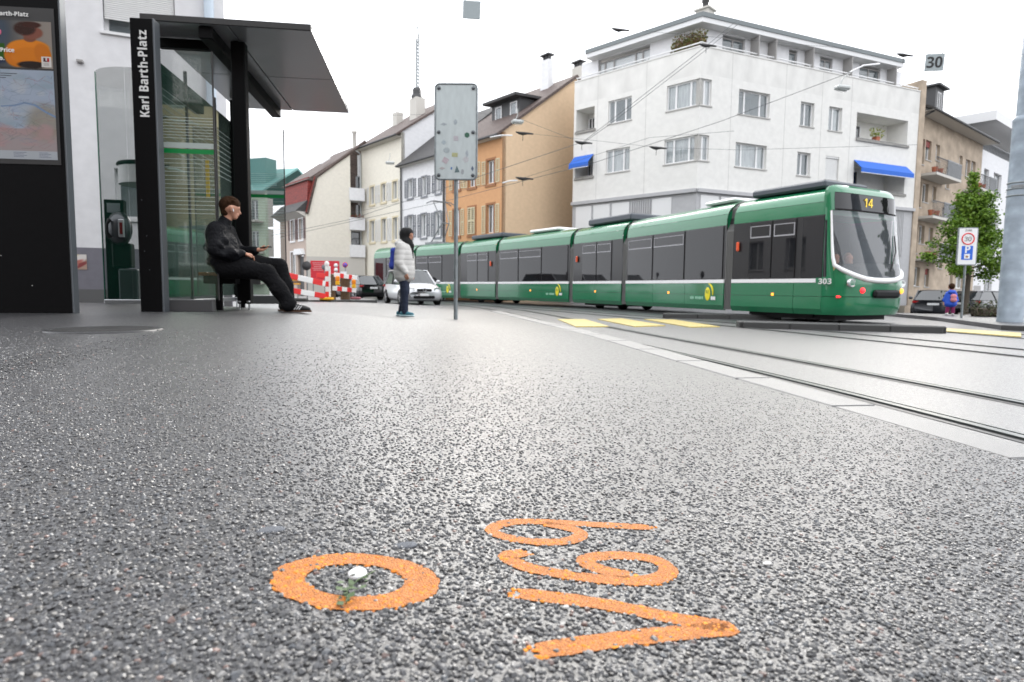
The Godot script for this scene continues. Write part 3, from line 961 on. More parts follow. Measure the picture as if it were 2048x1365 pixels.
func build_shelter():
	var o := thing("tram_shelter", "black and glass tram stop shelter with overhanging dark roof", "shelter", P(-4.5, 0.45, 7.65), 0.1344)
	var len := 3.75
	# roof of four glossy panels with an edge trim and a beam
	for i in 2:
		for j in 2:
			var x0 := 0.0 + i * 1.0
			var z0 := -0.12 - j * 1.85
			part(o, "roof_panel", MB.new().bev(Vector3(x0 + 0.495, 3.52, z0 - 0.92), Vector3(0.984, 0.04, 1.834), 0.004), mats.shelter_roof)
	part(o, "roof_cover", MB.new().bev(Vector3(0.99, 3.56, -1.97), Vector3(1.99, 0.036, 3.72), 0.006), mats.dark_frame)
	part(o, "roof_trim", MB.new().bev(Vector3(0.99, 3.535, -0.1), Vector3(1.99, 0.075, 0.025), 0.004), mats.dark_frame)
	part(o, "roof_beam", MB.new().bev(Vector3(0.72, 3.42, -1.95), Vector3(0.16, 0.15, 3.6), 0.01), mats.black_metal)
	part(o, "cross_beam", MB.new().bev(Vector3(0.4, 3.42, -0.62), Vector3(0.8, 0.12, 0.1), 0.01), mats.black_metal)
	# columns with bolted feet
	for s in [0.62, 3.3]:
		var c := part(o, "column", MB.new().bev(Vector3(0.98 if s < 1 else 0.16, 1.78, -s), Vector3(0.175, 3.4, 0.14), 0.008), mats.black_metal)
		for dx in [-0.06, 0.06]:
			part(c, "foot_bolt", MB.new().tube([Vector3((0.98 if s < 1 else 0.16) + dx, -0.12, -s + 0.05), Vector3((0.98 if s < 1 else 0.16) + dx, 0.12, -s + 0.05)], 0.012, 8).lathe([[0, 0], [0.024, 0.0], [0.024, 0.02], [0, 0.02]], 6, shift((0.98 if s < 1 else 0.16) + dx, 0.1, -s + 0.082)), mats.steel)
	# end screens
	for e in [[0.0, "near"], [len, "far"]]:
		var z: float = -e[0]
		var g := part(o, "end_pane", MB.new().span(Vector3(0.1, 0.16, z - 0.005), Vector3(0.83, 3.13, z + 0.005)), mats.shelter_glass)
		part(g, "pane_edge", MB.new().span(Vector3(0.83, 0.14, z - 0.012), Vector3(0.845, 3.14, z + 0.012)), mats.dark_frame)
		part(g, "green_stripe", MB.new().span(Vector3(0.1, 1.92, z + 0.006), Vector3(0.829, 1.975, z + 0.008)), mats.green_band)
		part(g, "white_stripe", MB.new().span(Vector3(0.1, 1.985, z + 0.006), Vector3(0.829, 2.05, z + 0.008)), mats.frost_line)
		for k in 22:
			var y := 2.1 + k * 0.035 if k < 8 else 1.85 - (k - 8) * 0.05
			part(g, "frosted_line", MB.new().span(Vector3(0.1, y, z + 0.006), Vector3(0.829, y + 0.006, z + 0.0075)), mats.frost_line)
		part(o, "base_box", MB.new().bev(Vector3(0.42, 0.07, z), Vector3(0.72, 0.15, 0.12), 0.008), mat("base_grey", Color(0.06, 0.06, 0.062), 0.5))
	part(o, "sticker", MB.new().span(Vector3(0.72, 1.4, -0.011), Vector3(0.765, 1.86, -0.007)), mats.yellow_sticker)
	# back wall
	for k in 3:
		var z0 := -0.1 - k * 1.2
		var g := part(o, "back_pane", MB.new().span(Vector3(0.055, 0.16, z0 - 1.19), Vector3(0.065, 3.13, z0)), mats.mirror_glass)
		for j in 10:
			var y := 2.1 + j * 0.08
			part(g, "frosted_line", MB.new().span(Vector3(0.0665, y, z0 - 1.18), Vector3(0.068, y + 0.008, z0 - 0.01)), mats.frost_line)
		part(o, "wall_post", MB.new().bev(Vector3(0.06, 1.65, z0 - 1.2), Vector3(0.04, 3.3, 0.04), 0.004), mats.dark_frame)
	part(o, "floor_rail", MB.new().bev(Vector3(0.06, 0.09, -1.85), Vector3(0.05, 0.06, 3.6), 0.006), mats.steel)
	# bench
	var b := thing("bench", "slatted wooden bench inside the shelter, the man sits on it", "bench", P(-4.5, 0.45, 7.65), 0.1344)
	for k in 4:
		part(b, "seat_slat", MB.new().bev(Vector3(0.55 + k * 0.125, 0.47, -0.95), Vector3(0.115, 0.045, 1.3), 0.008), mats.wood)
	part(b, "seat_frame", MB.new().bev(Vector3(0.74, 0.395, -0.95), Vector3(0.4, 0.1, 1.24), 0.01), mats.black_metal)
	for s in [0.45, 1.45]:
		part(b, "leg", MB.new().bev(Vector3(0.7, 0.18, -s), Vector3(0.08, 0.4, 0.06), 0.006), mats.black_metal)
	# name totem
	var t := thing("stop_totem", "narrow black totem with the stop name written upwards in white", "totem", P(-4.45, 0.45, 7.42), 0.1)
	part(t, "body", MB.new().bev(Vector3(0.125, 1.69, -0.07), Vector3(0.25, 3.4, 0.14), 0.006), mats.black_metal)
	part(t, "edge_strip", MB.new().bev(Vector3(0.259, 1.69, -0.07), Vector3(0.02, 3.4, 0.146), 0.004), mats.edge_metal)
	lettering(t, "stop_name", "Karl Barth-Platz", 0.1, mats.letter_white, Transform3D(Basis(Vector3.BACK, PI / 2), Vector3(0.135, 2.76, 0.004)), 0.006, true, false, 0.94)
	for p in [[0.06, 1.32], [0.1, 0.9], [0.07, 0.72], [0.12, 0.5]]:
		part(t, "scratch", MB.new().box(Vector3(p[0], p[1], 0.001), Vector3(0.007, 0.01, 0.004)), mats.edge_metal)

func build_phone():
	var o := thing("phone_booth", "glass phone screen with arched top beside the black totem", "phone booth", P(-6.95, 0.42, 10.6), 0.25)
	for k in 2:
		var poly = []
		for v in [[0.0, 0.1], [0.42, 0.1]]:
			poly.append(Vector2(v[0] + k * 0.425, v[1]))
		for i in 7:
			var x := 0.42 - 0.42 * i / 6.0 + k * 0.425
			poly.append(Vector2(x, 3.86 + 0.12 * sqrt(maxf(0.0, 1.0 - pow((x - 0.55) / 0.56, 2)))))
		part(o, "glass_pane", MB.new().prism(poly, -0.005, 0.005), mats.shelter_glass)
	part(o, "pane_edge", MB.new().span(Vector3(-0.012, 0.0, -0.02), Vector3(-0.001, 3.86, 0.02)), mats.glass_edge)
	part(o, "base_rail", MB.new().bev(Vector3(0.45, 0.05, 0.0), Vector3(0.92, 0.09, 0.1), 0.01), mats.steel)
	var X := shift(-0.17, 0, 0.12)
	part(o, "column", MB.new().bev(Vector3(0.3, 0.9, -0.35), Vector3(0.3, 1.8, 0.16), 0.01), mats.black_metal, X)
	part(o, "notice", MB.new().box(Vector3(0.3, 1.66, -0.267), Vector3(0.2, 0.16, 0.006)), mat("notice", Color(0.24, 0.26, 0.28), 0.6), X)
	var u := part(o, "telephone", MB.new().ball(Vector3(0.4, 1.3, -0.2), Vector3(0.2, 0.3, 0.14), 18), mats.phone_body, X)
	part(u, "handset", MB.new().tube([Vector3(0.3, 1.44, -0.06), Vector3(0.27, 1.36, -0.02), Vector3(0.27, 1.22, -0.02), Vector3(0.3, 1.14, -0.06)], [0.035, 0.022, 0.022, 0.035], 10), mats.black_plastic)
	part(u, "display", MB.new().bev(Vector3(0.47, 1.3, -0.07), Vector3(0.09, 0.3, 0.03), 0.008), mats.steel)
	part(u, "screen", MB.new().bev(Vector3(0.47, 1.3, -0.052), Vector3(0.045, 0.2, 0.01), 0.004), mat("dark_red", Color(0.08, 0.012, 0.012), 0.2))
	part(o, "lower_cabinet", MB.new().bev(Vector3(0.42, 0.85, -0.28), Vector3(0.3, 0.42, 0.2), 0.02), mats.black_plastic, X)
	part(o, "directory_box", MB.new().bev(Vector3(0.52, 0.32, -0.2), Vector3(0.3, 0.6, 0.12), 0.02), mats.edge_metal, X)
	part(o, "canopy_disc", MB.new().lathe([[0.0, 2.4], [0.48, 2.4], [0.52, 2.43], [0.5, 2.47], [0.0, 2.5]], 30, shift(0.62, 0, -0.5)), mats.black_metal)
	part(o, "canopy_drum", MB.new().lathe([[0.49, 2.1], [0.49, 2.399]], 30, shift(0.62, 0, -0.5)), mats.sign_white)
	part(o, "canopy_stem", MB.new().tube([Vector3(0.62, 1.8, -0.5), Vector3(0.62, 2.9, -0.5)], 0.03, 8), mats.edge_metal)

func build_sign_board():
	var y := pave(-1.06, 11.5)
	var o := thing("sign_board", "back of a large grey sign with stickers on a thin pole", "sign", P(-1.05, y, 11.5), -0.02)
	part(o, "pole", MB.new().tube([Vector3(0, -0.05, 0), Vector3(0, 2.62, 0)], 0.038, 14), mats.galvanised)
	part(o, "board", MB.new().prism(round_rect(-0.36, 2.56, 0.36, 4.21, 0.07), 0.04, 0.055), mats.sign_back)
	# rolled rim
	var path = []
	for v in round_rect(-0.375, 2.545, 0.375, 4.225, 0.08):
		path.append(Vector3(v.x, v.y, 0.05))
	path.append(path[0])
	part(o, "rim", MB.new().tube(path, 0.018, 8, false), mats.galvanised)
	for p in [[-0.31, 2.62], [0.31, 2.62], [-0.31, 3.38], [0.31, 3.38], [-0.31, 4.15], [0.31, 4.15]]:
		part(o, "bolt", MB.new().lathe([[0.0, 0.02], [0.03, 0.018], [0.034, 0.0]], 8, Transform3D(Basis(Vector3.RIGHT, PI / 2), Vector3(p[0], p[1], 0.056))), mats.edge_metal)
	for s in [[0.2, 3.33, 0.05, 0.05, 6, Color(0.05, 0.16, 0.1)], [0.0, 3.27, 0.06, 0.06, 4, Color(0.6, 0.56, 0.6)], [-0.22, 3.2, 0.05, 0.05, 4, Color(0.5, 0.58, 0.62)], [-0.17, 3.06, 0.06, 0.05, 10, Color(0.5, 0.56, 0.58)], [-0.19, 2.88, 0.07, 0.07, 4, Color(0.62, 0.52, 0.56)], [-0.02, 2.98, 0.075, 0.05, 4, Color(0.55, 0.55, 0.3)], [0.18, 2.9, 0.06, 0.06, 5, Color(0.66, 0.66, 0.68)], [0.2, 3.0, 0.03, 0.08, 4, Color(0.5, 0.55, 0.6)], [0.02, 2.71, 0.055, 0.08, 3, Color(0.16, 0.23, 0.24)], [0.3, 2.74, 0.025, 0.05, 4, Color(0.13, 0.17, 0.25)], [-0.08, 2.74, 0.02, 0.03, 4, Color(0.12, 0.25, 0.55)], [0.12, 2.68, 0.03, 0.05, 8, Color(0.45, 0.48, 0.5)], [-0.22, 3.52, 0.06, 0.03, 4, Color(0.48, 0.53, 0.56)], [-0.01, 3.56, 0.035, 0.05, 6, Color(0.48, 0.54, 0.58)], [-0.25, 2.74, 0.06, 0.025, 4, Color(0.55, 0.5, 0.5)]]:
		var poly = []
		for k in s[4]:
			var a: float = TAU * k / s[4] + s[0] * 3.0 + (PI / 4 if s[4] == 4 else (PI / 2 if s[4] == 3 else 0.0))
			poly.append(Vector2(cos(a) * s[2], sin(a) * s[3]))
		part(o, "sticker", MB.new().prism(poly, 0.0, 0.002, shift(s[0], s[1], 0.056)), mat("sticker%d" % int(s[0] * 1000 + s[1] * 77), s[5], 0.6, 0, {"tex": "streak", "size": 0.2}))

func round_rect(x0: float, y0: float, x1: float, y1: float, r: float, n: int = 5) -> Array:
	var out = []
	for c in [[x1 - r, y0 + r, -PI / 2], [x1 - r, y1 - r, 0.0], [x0 + r, y1 - r, PI / 2], [x0 + r, y0 + r, PI]]:
		for i in n + 1:
			var a: float = c[2] + PI / 2 * i / n
			out.append(Vector2(c[0] + r * cos(a), c[1] + r * sin(a)))
	return out

# ---------------------------------------------------------------- buildings
const SIDE := Basis(Vector3(0, 0, -1), Vector3.UP, Vector3(1, 0, 0))   # polygon x = depth into the house, pushed out along the facade

func wall(par: Node3D, nm: String, T: Transform3D, u0: float, u1: float, y0: float, y1: float, holes: Array, m: Material, th: float = 0.3) -> MeshInstance3D:
	var us = [u0, u1]; var ys = [y0, y1]
	for h in holes:
		us.append_array([h[0], h[1]]); ys.append_array([h[2], h[3]])
	us.sort(); ys.sort()
	var mb := MB.new()
	for i in us.size() - 1:
		for j in ys.size() - 1:
			if us[i + 1] - us[i] < 0.004 or ys[j + 1] - ys[j] < 0.004 or us[i] < u0 - 0.001 or us[i + 1] > u1 + 0.001 or ys[j] < y0 - 0.001 or ys[j + 1] > y1 + 0.001:
				continue
			var c := Vector2((us[i] + us[i + 1]) / 2, (ys[j] + ys[j + 1]) / 2)
			var inside := false
			for h in holes:
				if c.x > h[0] and c.x < h[1] and c.y > h[2] and c.y < h[3]:
					inside = true
			if not inside:
				mb.quad(Vector3(us[i], ys[j], 0), Vector3(us[i + 1], ys[j], 0), Vector3(us[i + 1], ys[j + 1], 0), Vector3(us[i], ys[j + 1], 0))
	for h in holes:
		var a := Vector3(maxf(h[0], u0), h[2], 0); var b := Vector3(minf(h[1], u1), h[2], 0); var c := Vector3(minf(h[1], u1), h[3], 0); var d := Vector3(maxf(h[0], u0), h[3], 0)
		var k := Vector3(0, 0, -(h[4] if h.size() > 4 and h[4] is float else th))
		mb.quad(a, a + k, b + k, b) ; mb.quad(d, c, c + k, d + k)
		mb.quad(a, d, d + k, a + k) ; mb.quad(b, b + k, c + k, c)
	mb.quad(Vector3(u0, y1, 0), Vector3(u1, y1, 0), Vector3(u1, y1, -th), Vector3(u0, y1, -th))
	mb.quad(Vector3(u0, y0, 0), Vector3(u0, y1, 0), Vector3(u0, y1, -th), Vector3(u0, y0, -th))
	mb.quad(Vector3(u1, y0, 0), Vector3(u1, y0, -th), Vector3(u1, y1, -th), Vector3(u1, y1, 0))
	return part(par, nm, mb, m, T)

func rel(o: Node3D, T: Transform3D) -> Transform3D:
	return o.transform.affine_inverse() * T

func window(par: Node3D, T: Transform3D, u0: float, u1: float, y0: float, y1: float, mull: Array = [0.5], fm: Material = null, behind: Material = null, o: Dictionary = {}) -> MeshInstance3D:
	var fw: float = o.get("fw", 0.07)
	var z: float = -o.get("deep", 0.14)
	var mb := MB.new()
	mb.span(Vector3(u0, y0, z - 0.05), Vector3(u1, y0 + fw, z)).span(Vector3(u0, y1 - fw, z - 0.05), Vector3(u1, y1, z))
	mb.span(Vector3(u0, y0 + fw, z - 0.05), Vector3(u0 + fw, y1 - fw, z)).span(Vector3(u1 - fw, y0 + fw, z - 0.05), Vector3(u1, y1 - fw, z))
	var cuts = [u0 + fw]
	for f in mull:
		var c := lerpf(u0, u1, f)
		mb.span(Vector3(c - fw * 0.7, y0 + fw, z - 0.05), Vector3(c + fw * 0.7, y1 - fw, z - 0.002))
		cuts.append(c)
	cuts.append(u1 - fw)
	var w := part(par, "window", mb, fm if fm else mats.frame_white, T)
	for i in cuts.size() - 1:
		part(w, "pane", MB.new().span(Vector3(cuts[i], y0 + fw, z - 0.034), Vector3(cuts[i + 1], y1 - fw, z - 0.026)), mats.pane)
	if behind == null or behind == mats.room:   # an open room behind the pane: floor, ceiling and three walls, lit only through the window
		var r := MB.new()
		var a := Vector3(u0 - 0.25, y0 - 0.5, z - 0.2); var b := Vector3(u1 + 0.25, y1 + 0.25, z - 1.5)
		r.quad(Vector3(a.x, a.y, b.z), Vector3(b.x, a.y, b.z), Vector3(b.x, b.y, b.z), Vector3(a.x, b.y, b.z))
		r.quad(Vector3(a.x, a.y, a.z), Vector3(a.x, a.y, b.z), Vector3(a.x, b.y, b.z), Vector3(a.x, b.y, a.z))
		r.quad(Vector3(b.x, a.y, b.z), Vector3(b.x, a.y, a.z), Vector3(b.x, b.y, a.z), Vector3(b.x, b.y, b.z))
		r.quad(Vector3(a.x, a.y, a.z), Vector3(b.x, a.y, a.z), Vector3(b.x, a.y, b.z), Vector3(a.x, a.y, b.z))
		r.quad(Vector3(a.x, b.y, b.z), Vector3(b.x, b.y, b.z), Vector3(b.x, b.y, a.z), Vector3(a.x, b.y, a.z))
		part(w, "room", r, mats.room)
	else:
		part(w, "curtain" if behind == mats.curtain else "blind", MB.new().span(Vector3(u0 + 0.01, y0 + 0.01, z - 0.13), Vector3(u1 - 0.01, y1 - 0.01, z - 0.11)), behind)
	if o.get("sill", true):
		part(w, "sill", MB.new().span(Vector3(u0 - 0.05, y0 - 0.06, z + 0.004), Vector3(u1 + 0.05, y0 - 0.002, 0.05)), o.get("sill_mat", mats.sill))
	if o.get("surround"):
		var s: float = o.get("sw", 0.13)
		mb = MB.new()
		mb.span(Vector3(u0 - s, y0 - 0.1, -0.02), Vector3(u0, y1 + s, 0.035)).span(Vector3(u1, y0 - 0.1, -0.02), Vector3(u1 + s, y1 + s, 0.035)).span(Vector3(u0, y1, -0.02), Vector3(u1, y1 + s, 0.036)).span(Vector3(u0 - s * 1.3, y0 - 0.2, -0.02), Vector3(u1 + s * 1.3, y0 - 0.062, 0.06))
		part(w, "stone_surround", mb, o.surround)
	return w

var shutter_cache := {}
func shutter(par: Node3D, T: Transform3D, u0: float, u1: float, y0: float, y1: float, m: Material):
	var key := "%.2f %.2f" % [u1 - u0, y1 - y0]
	if not shutter_cache.has(key):
		var w := u1 - u0; var h := y1 - y0
		var mb := MB.new()
		mb.span(Vector3(0, 0, 0), Vector3(0.05, h, 0.04)).span(Vector3(w - 0.05, 0, 0), Vector3(w, h, 0.04))
		for y in [0.0, h * 0.5 - 0.03, h - 0.06]:
			mb.span(Vector3(0.05, y, 0), Vector3(w - 0.05, y + 0.06, 0.039))
		var n := int(h / 0.11)
		for k in n:
			mb.box(Vector3(w / 2, h * (k + 0.5) / n, 0.016), Vector3(w - 0.1, 0.07, 0.012), Basis(Vector3.RIGHT, -0.7))
		shutter_cache[key] = mb.done()
	part(par, "shutter", shutter_cache[key], m, T * Transform3D(Basis.IDENTITY, Vector3(u0, y0, 0.006)))

func bars(u0: float, u1: float, y0: float, y1: float, z: float, gap: float, r: float = 0.012) -> MB:
	var mb := MB.new()
	mb.span(Vector3(u0, y1 - 0.05, z - 0.02), Vector3(u1, y1, z + 0.02)).span(Vector3(u0, y0, z - 0.015), Vector3(u1, y0 + 0.03, z + 0.015))
	var n := int((u1 - u0) / gap)
	for i in n + 1:
		var u := lerpf(u0 + r, u1 - r, float(i) / n)
		mb.box(Vector3(u, (y0 + y1) / 2, z), Vector3(r * 2, y1 - y0 - 0.06, r * 2))
	return mb

func build_left_house():
	var A := Vector2(-14.0, 11.35); var B := Vector2(-6.55, 14.47)
	var o := thing("corner_house", "white plastered corner house with grey plinth behind the map panel", "building", P(A.x, 0.3, A.y))
	var T := rel(o, frame_at(A, B, 0.0))
	var L := A.distance_to(B)
	var holes = [[5.75, 7.1, 6.1, 7.9], [5.84, 6.75, 2.2, 3.27], [2.2, 3.6, 6.1, 7.9], [2.2, 3.6, 2.2, 3.4], [5.75, 7.1, 9.4, 11.0]]
	wall(o, "front_wall", T, 0, L, 1.55, 13.0, holes, mats.plaster_left)
	wall(o, "plinth", T * shift(0, 0, 0.02), 0, L + 0.02, 0.25, 1.548, [], mats.plinth)
	part(o, "plinth_base", MB.new().span(Vector3(0, 0.2, 0.0), Vector3(L, 0.66, 0.05)), mat("plinth_base", Color(0.1, 0.1, 0.1), 0.8), T)
	for h in holes:
		var w := window(o, T, h[0], h[1], h[2], h[3], [0.5], null, mats.room, {"deep": 0.2, "sill_mat": mats.frame_white})
	# roller shutters let down over the upper windows, slat by slat
	for h in [holes[0], holes[2], holes[4]]:
		var b := part(o, "roller_shutter", MB.new().span(Vector3(h[0] + 0.01, h[3] - 0.12, -0.1), Vector3(h[1] - 0.01, h[3] - 0.01, -0.02)), mats.blind, T)
		var y: float = h[3] - 0.16
		while y > h[2] + 0.27:
			part(b, "slat", MB.new().bev(Vector3((h[0] + h[1]) / 2, y, -0.06), Vector3(h[1] - h[0] - 0.04, 0.038, 0.016), 0.005), mats.blind)
			y -= 0.042
	part(o, "downpipe", MB.new().tube([Vector3(7.78, 0.6, 0.1), Vector3(7.78, 13, 0.1)], 0.1, 12), mat("pipe_blue", Color(0.52, 0.6, 0.68), 0.5), T)
	part(o, "wall_lamp", MB.new().bev(Vector3(5.32, 5.4, 0.05), Vector3(0.12, 0.06, 0.1), 0.01), mats.frame_grey, T)
	var picture := Image.create(96, 80, false, Image.FORMAT_RGB8)
	picture.fill(Color(0.62, 0.52, 0.46))
	for b in [[20, 20, 40, 24, Color(0.75, 0.72, 0.45)], [70, 18, 34, 20, Color(0.8, 0.78, 0.76)], [40, 50, 44, 12, Color(0.66, 0.4, 0.36)], [62, 58, 40, 10, Color(0.5, 0.22, 0.22)], [30, 66, 26, 10, Color(0.78, 0.66, 0.6)]]:
		blot(picture, b[0], b[1], b[2], b[3], b[4], 0.3, -0.5)
	var mb := MB.new()
	mb.quad_uv(Vector3(4.9, 1.08, 0.03), Vector3(5.27, 1.08, 0.03), Vector3(5.27, 1.4, 0.03), Vector3(4.9, 1.4, 0.03))
	part(o, "small_poster", mb, flat_tex_mat("small_poster", picture, 0.6), T)
	# long side wall along the street (seen in the tram's windows), and the roof
	var D2 := B + Vector2(-0.64, 0.768) * 20.0
	var T2 := rel(o, frame_at(B, D2, 0.0))
	T2.basis.x = T2.basis.x; 
	var holes2 = []
	for i in 6:
		for j in 3:
			holes2.append([1.5 + i * 3.1, 2.9 + i * 3.1, 1.9 + j * 3.1, 3.5 + j * 3.1])
	wall(o, "side_wall", T2, 0, 20, 0.0, 13.0, holes2, mats.plaster_left)
	for h in holes2:
		window(o, T2, h[0], h[1], h[2], h[3], [0.5], null, mats.room, {"deep": 0.2})
	var back := A + Vector2(-0.64, 0.768) * 20.0
	part(o, "roof", flat_poly([[A.x, A.y], [B.x, B.y], [D2.x, D2.y], [back.x, back.y]], 13.4, 13.0), mats.roof_dark, rel(o, Transform3D.IDENTITY))
	part(o, "core", flat_poly([[A.x + 0.2, A.y + 0.9], [B.x - 0.9, B.y + 0.25], [D2.x - 0.7, D2.y], [back.x, back.y]], 12.99, 0.0), mats.recess, rel(o, Transform3D.IDENTITY))

func build_white_block():
	var C := Vector2(9.2, 31.7); var E := Vector2(3.5, 37.35); var R := Vector2(24.9, 38.56)
	var dl := Vector2(-0.71, 0.704); var dr := Vector2(0.916, 0.4)
	var nl := Vector2(0.704, 0.71); var nr := Vector2(-0.4, 0.916)
	var o := thing("apartment_block", "white corner apartment block with blue awnings and grey roof slab", "building", P(C.x, 0, C.y))
	var TL := rel(o, frame_at(E, C)); var TR := rel(o, frame_at(C, R))
	var LL := E.distance_to(C); var LR := C.distance_to(R)
	var base := Transform3D(Basis.IDENTITY, -o.position)
	var hl = [[6.15, LL + 0.1, 10.0, 11.28], [6.1, LL + 0.1, 7.3, 8.56], [2.45, 4.0, 10.0, 11.25], [2.38, 3.96, 7.3, 8.57], [0.15, 1.5, 10.0, 11.2, 1.2], [0.15, 1.45, 7.35, 8.5, 1.2]]
	var hr = [[-0.1, 0.72, 10.0, 11.28], [-0.1, 0.68, 7.3, 8.56], [2.5, 4.62, 9.86, 11.1], [6.84, 7.86, 9.76, 11.03], [8.98, 10.02, 9.75, 11.04], [11.2, 15.6, 9.6, 10.98, 1.3], [2.42, 4.55, 7.2, 8.43], [6.77, 7.76, 7.12, 8.36], [8.92, 9.97, 7.06, 8.34], [11.2, 15.6, 6.75, 8.3, 1.3]]
	wall(o, "street_wall", TL, 0, LL, 5.9, 11.5, hl, mats.plaster_white)
	wall(o, "side_wall", TR, 0, LR - 0.6, 5.9, 11.5, hr, mats.plaster_white)
	wall(o, "parapet_wall", TL, 0, LL, 11.5, 12.8, [], mats.plaster_stained)
	wall(o, "parapet_wall", TR, 0, LR - 0.6, 11.5, 12.8, [], mats.plaster_stained)
	for u in [1.7, 4.9]:
		part(o, "wall_joint", MB.new().span(Vector3(u, 5.9, -0.01), Vector3(u + 0.025, 12.8, 0.004)), mats.wall_joint, TL)
	for u in [2.0, 5.7, 8.4, 10.7]:
		part(o, "wall_joint", MB.new().span(Vector3(u, 5.9, -0.01), Vector3(u + 0.025, 12.8, 0.004)), mats.wall_joint, TR)
	part(o, "end_wall", MB.new().span(Vector3(LR - 0.6, 0, -11), Vector3(LR - 0.15, 13.5, 0.05)), mats.beige_wall, TR)
	# stained band under the parapet
	# windows
	var cur = [mats.room, mats.curtain, mats.room, mats.room]
	for i in 4:
		window(o, TL, hl[i][0], minf(hl[i][1], LL - 0.02), hl[i][2], hl[i][3], [0.27, 0.72], mats.frame_white, [mats.curtain, mats.curtain, mats.room, mats.curtain][i], {"deep": 0.1})
	for i in 2:
		window(o, TR, 0.02, hr[i][1], hr[i][2], hr[i][3], [0.45], mats.frame_white, [mats.blind, mats.curtain][i], {"deep": 0.1})
	for i in [2, 6]:
		window(o, TR, hr[i][0], hr[i][1], hr[i][2], hr[i][3], [0.24, 0.74], mats.frame_white, mats.curtain if i == 6 else mats.room, {"deep": 0.16})
	for i in [3, 4, 7, 8]:
		window(o, TR, hr[i][0], hr[i][1], hr[i][2], hr[i][3], [0.45], mats.frame_white, [mats.curtain, mats.room, mats.curtain, mats.room][i % 4], {"deep": 0.16})
	var rs := part(o, "roller_shutter", MB.new().span(Vector3(8.94, 8.25, -0.1), Vector3(9.95, 8.33, -0.02)), mats.blind, TR)
	for k in 24:
		part(rs, "slat", MB.new().bev(Vector3(9.445, 8.22 - k * 0.048, -0.08), Vector3(1.0, 0.044, 0.016), 0.005), mats.blind)
	# loggias
	for q in [[TL, hl[4]], [TL, hl[5]], [TR, hr[5]], [TR, hr[9]]]:
		var h: Array = q[1]
		var lg := part(o, "loggia_back", MB.new().span(Vector3(h[0], h[2], -h[4] - 0.1), Vector3(h[1], h[3], -h[4])), mats.plaster_white, q[0])
		var w := h[1] - h[0] as float
		part(lg, "loggia_door", MB.new().span(Vector3(h[0] + w * 0.06, h[2] + 0.02, -h[4] + 0.01), Vector3(h[0] + w * 0.42, h[3] - 0.3, -h[4] + 0.03)), mats.car_glass)
		part(lg, "door_frame", bars(h[0] + w * 0.04, h[0] + w * 0.44, h[2] + 0.0, h[3] - 0.26, -h[4] + 0.05, w * 0.2, 0.04), mats.frame_white)
		part(lg, "ledge", MB.new().span(Vector3(h[0] - 0.0, h[2] - 0.2, 0.004), Vector3(h[1] + 0.1, h[2] - 0.06, 0.09)), mats.concrete)
		part(lg, "slot", MB.new().span(Vector3(h[0], h[2] - 0.06, 0.002), Vector3(h[1], h[2] - 0.01, 0.012)), mats.eave_dark)
	for a in [[TL, hl[5]], [TR, hr[9]]]:
		var h: Array = a[1]
		var aw := part(o, "awning", MB.new().prism([Vector2(-0.02, h[3] - 0.02), Vector2(-0.5, h[3] - 0.5), Vector2(-0.5, h[3] - 0.74), Vector2(-0.53, h[3] - 0.74), Vector2(-0.53, h[3] - 0.48), Vector2(-0.02, h[3] + 0.02)], h[0] - 0.05, h[1] + 0.05, Transform3D(SIDE, Vector3.ZERO)), mats.awning_blue, a[0])
		part(aw, "front_bar", MB.new().tube([Vector3(h[0] - 0.05, h[3] - 0.75, 0.515), Vector3(h[1] + 0.05, h[3] - 0.75, 0.515)], 0.025, 6), mats.frame_white)
	# cornice and ground floor
	for q in [[TL, LL], [TR, LR - 0.6]]:
		part(o, "cornice", MB.new().span(Vector3(-0.0, 5.72, -0.3), Vector3(q[1], 5.898, 0.16)), mats.panel_grey, q[0])
		part(o, "ground_floor_wall", MB.new().span(Vector3(0, 0, -0.4), Vector3(q[1], 5.718, -0.02)), mats.panel_grey, q[0])
		var u := 0.25
		var k := 0
		while u + 1.3 < q[1]:
			if k % 4 == 3:
				for j in 9:
					part(o, "ribbed_strip", MB.new().span(Vector3(u + j * 0.14, 3.0, -0.018), Vector3(u + j * 0.14 + 0.09, 5.6, 0.03)), mats.panel_grey, q[0])
			else:
				part(o, "shop_panel", MB.new().bev(Vector3(u + 0.6, 4.1, 0.0), Vector3(1.16, 3.0, 0.05), 0.01), mats.panel_white, q[0])
			u += 1.3
			k += 1
	# terrace, penthouse, roof slab
	var ins := func(s: float, extra_l: float, extra_r: float) -> Array:
		var t := Vector2(0.3333, 1.7816) / 1.5 * s
		var c := C + t
		var e := c + dl * (8.0 - extra_l); var r := c + dr * (16.5 - extra_r)
		return [[e.x, e.y], [c.x, c.y], [r.x, r.y], [r.x + nr.x * 9, r.y + nr.y * 9], [e.x + nl.x * 8, e.y + nl.y * 8]]
	part(o, "core", flat_poly(ins.call(1.7, 0.3, 0.5), 12.2, 0.0), mats.recess, base)
	part(o, "terrace", flat_poly(ins.call(0.2, 0.1, 0.2), 12.45, 12.2), mats.concrete, base)
	part(o, "parapet_cap", MB.new().span(Vector3(0, 12.802, -0.3), Vector3(LL, 12.86, 0.03)), mats.plaster_white, TL)
	part(o, "parapet_cap", MB.new().span(Vector3(0, 12.802, -0.3), Vector3(LR - 0.6, 12.86, 0.03)), mats.plaster_white, TR)
	part(o, "roof_slab", flat_poly(ins.call(0.05, 0.75, 1.6), 14.24, 14.0), mats.slab_white, base)
	part(o, "roof_edge", flat_poly(ins.call(0.0, 0.7, 1.5), 14.46, 14.241), mats.slab_grey, base)
	var pc := C + Vector2(0.3333, 1.7816) * 0.42
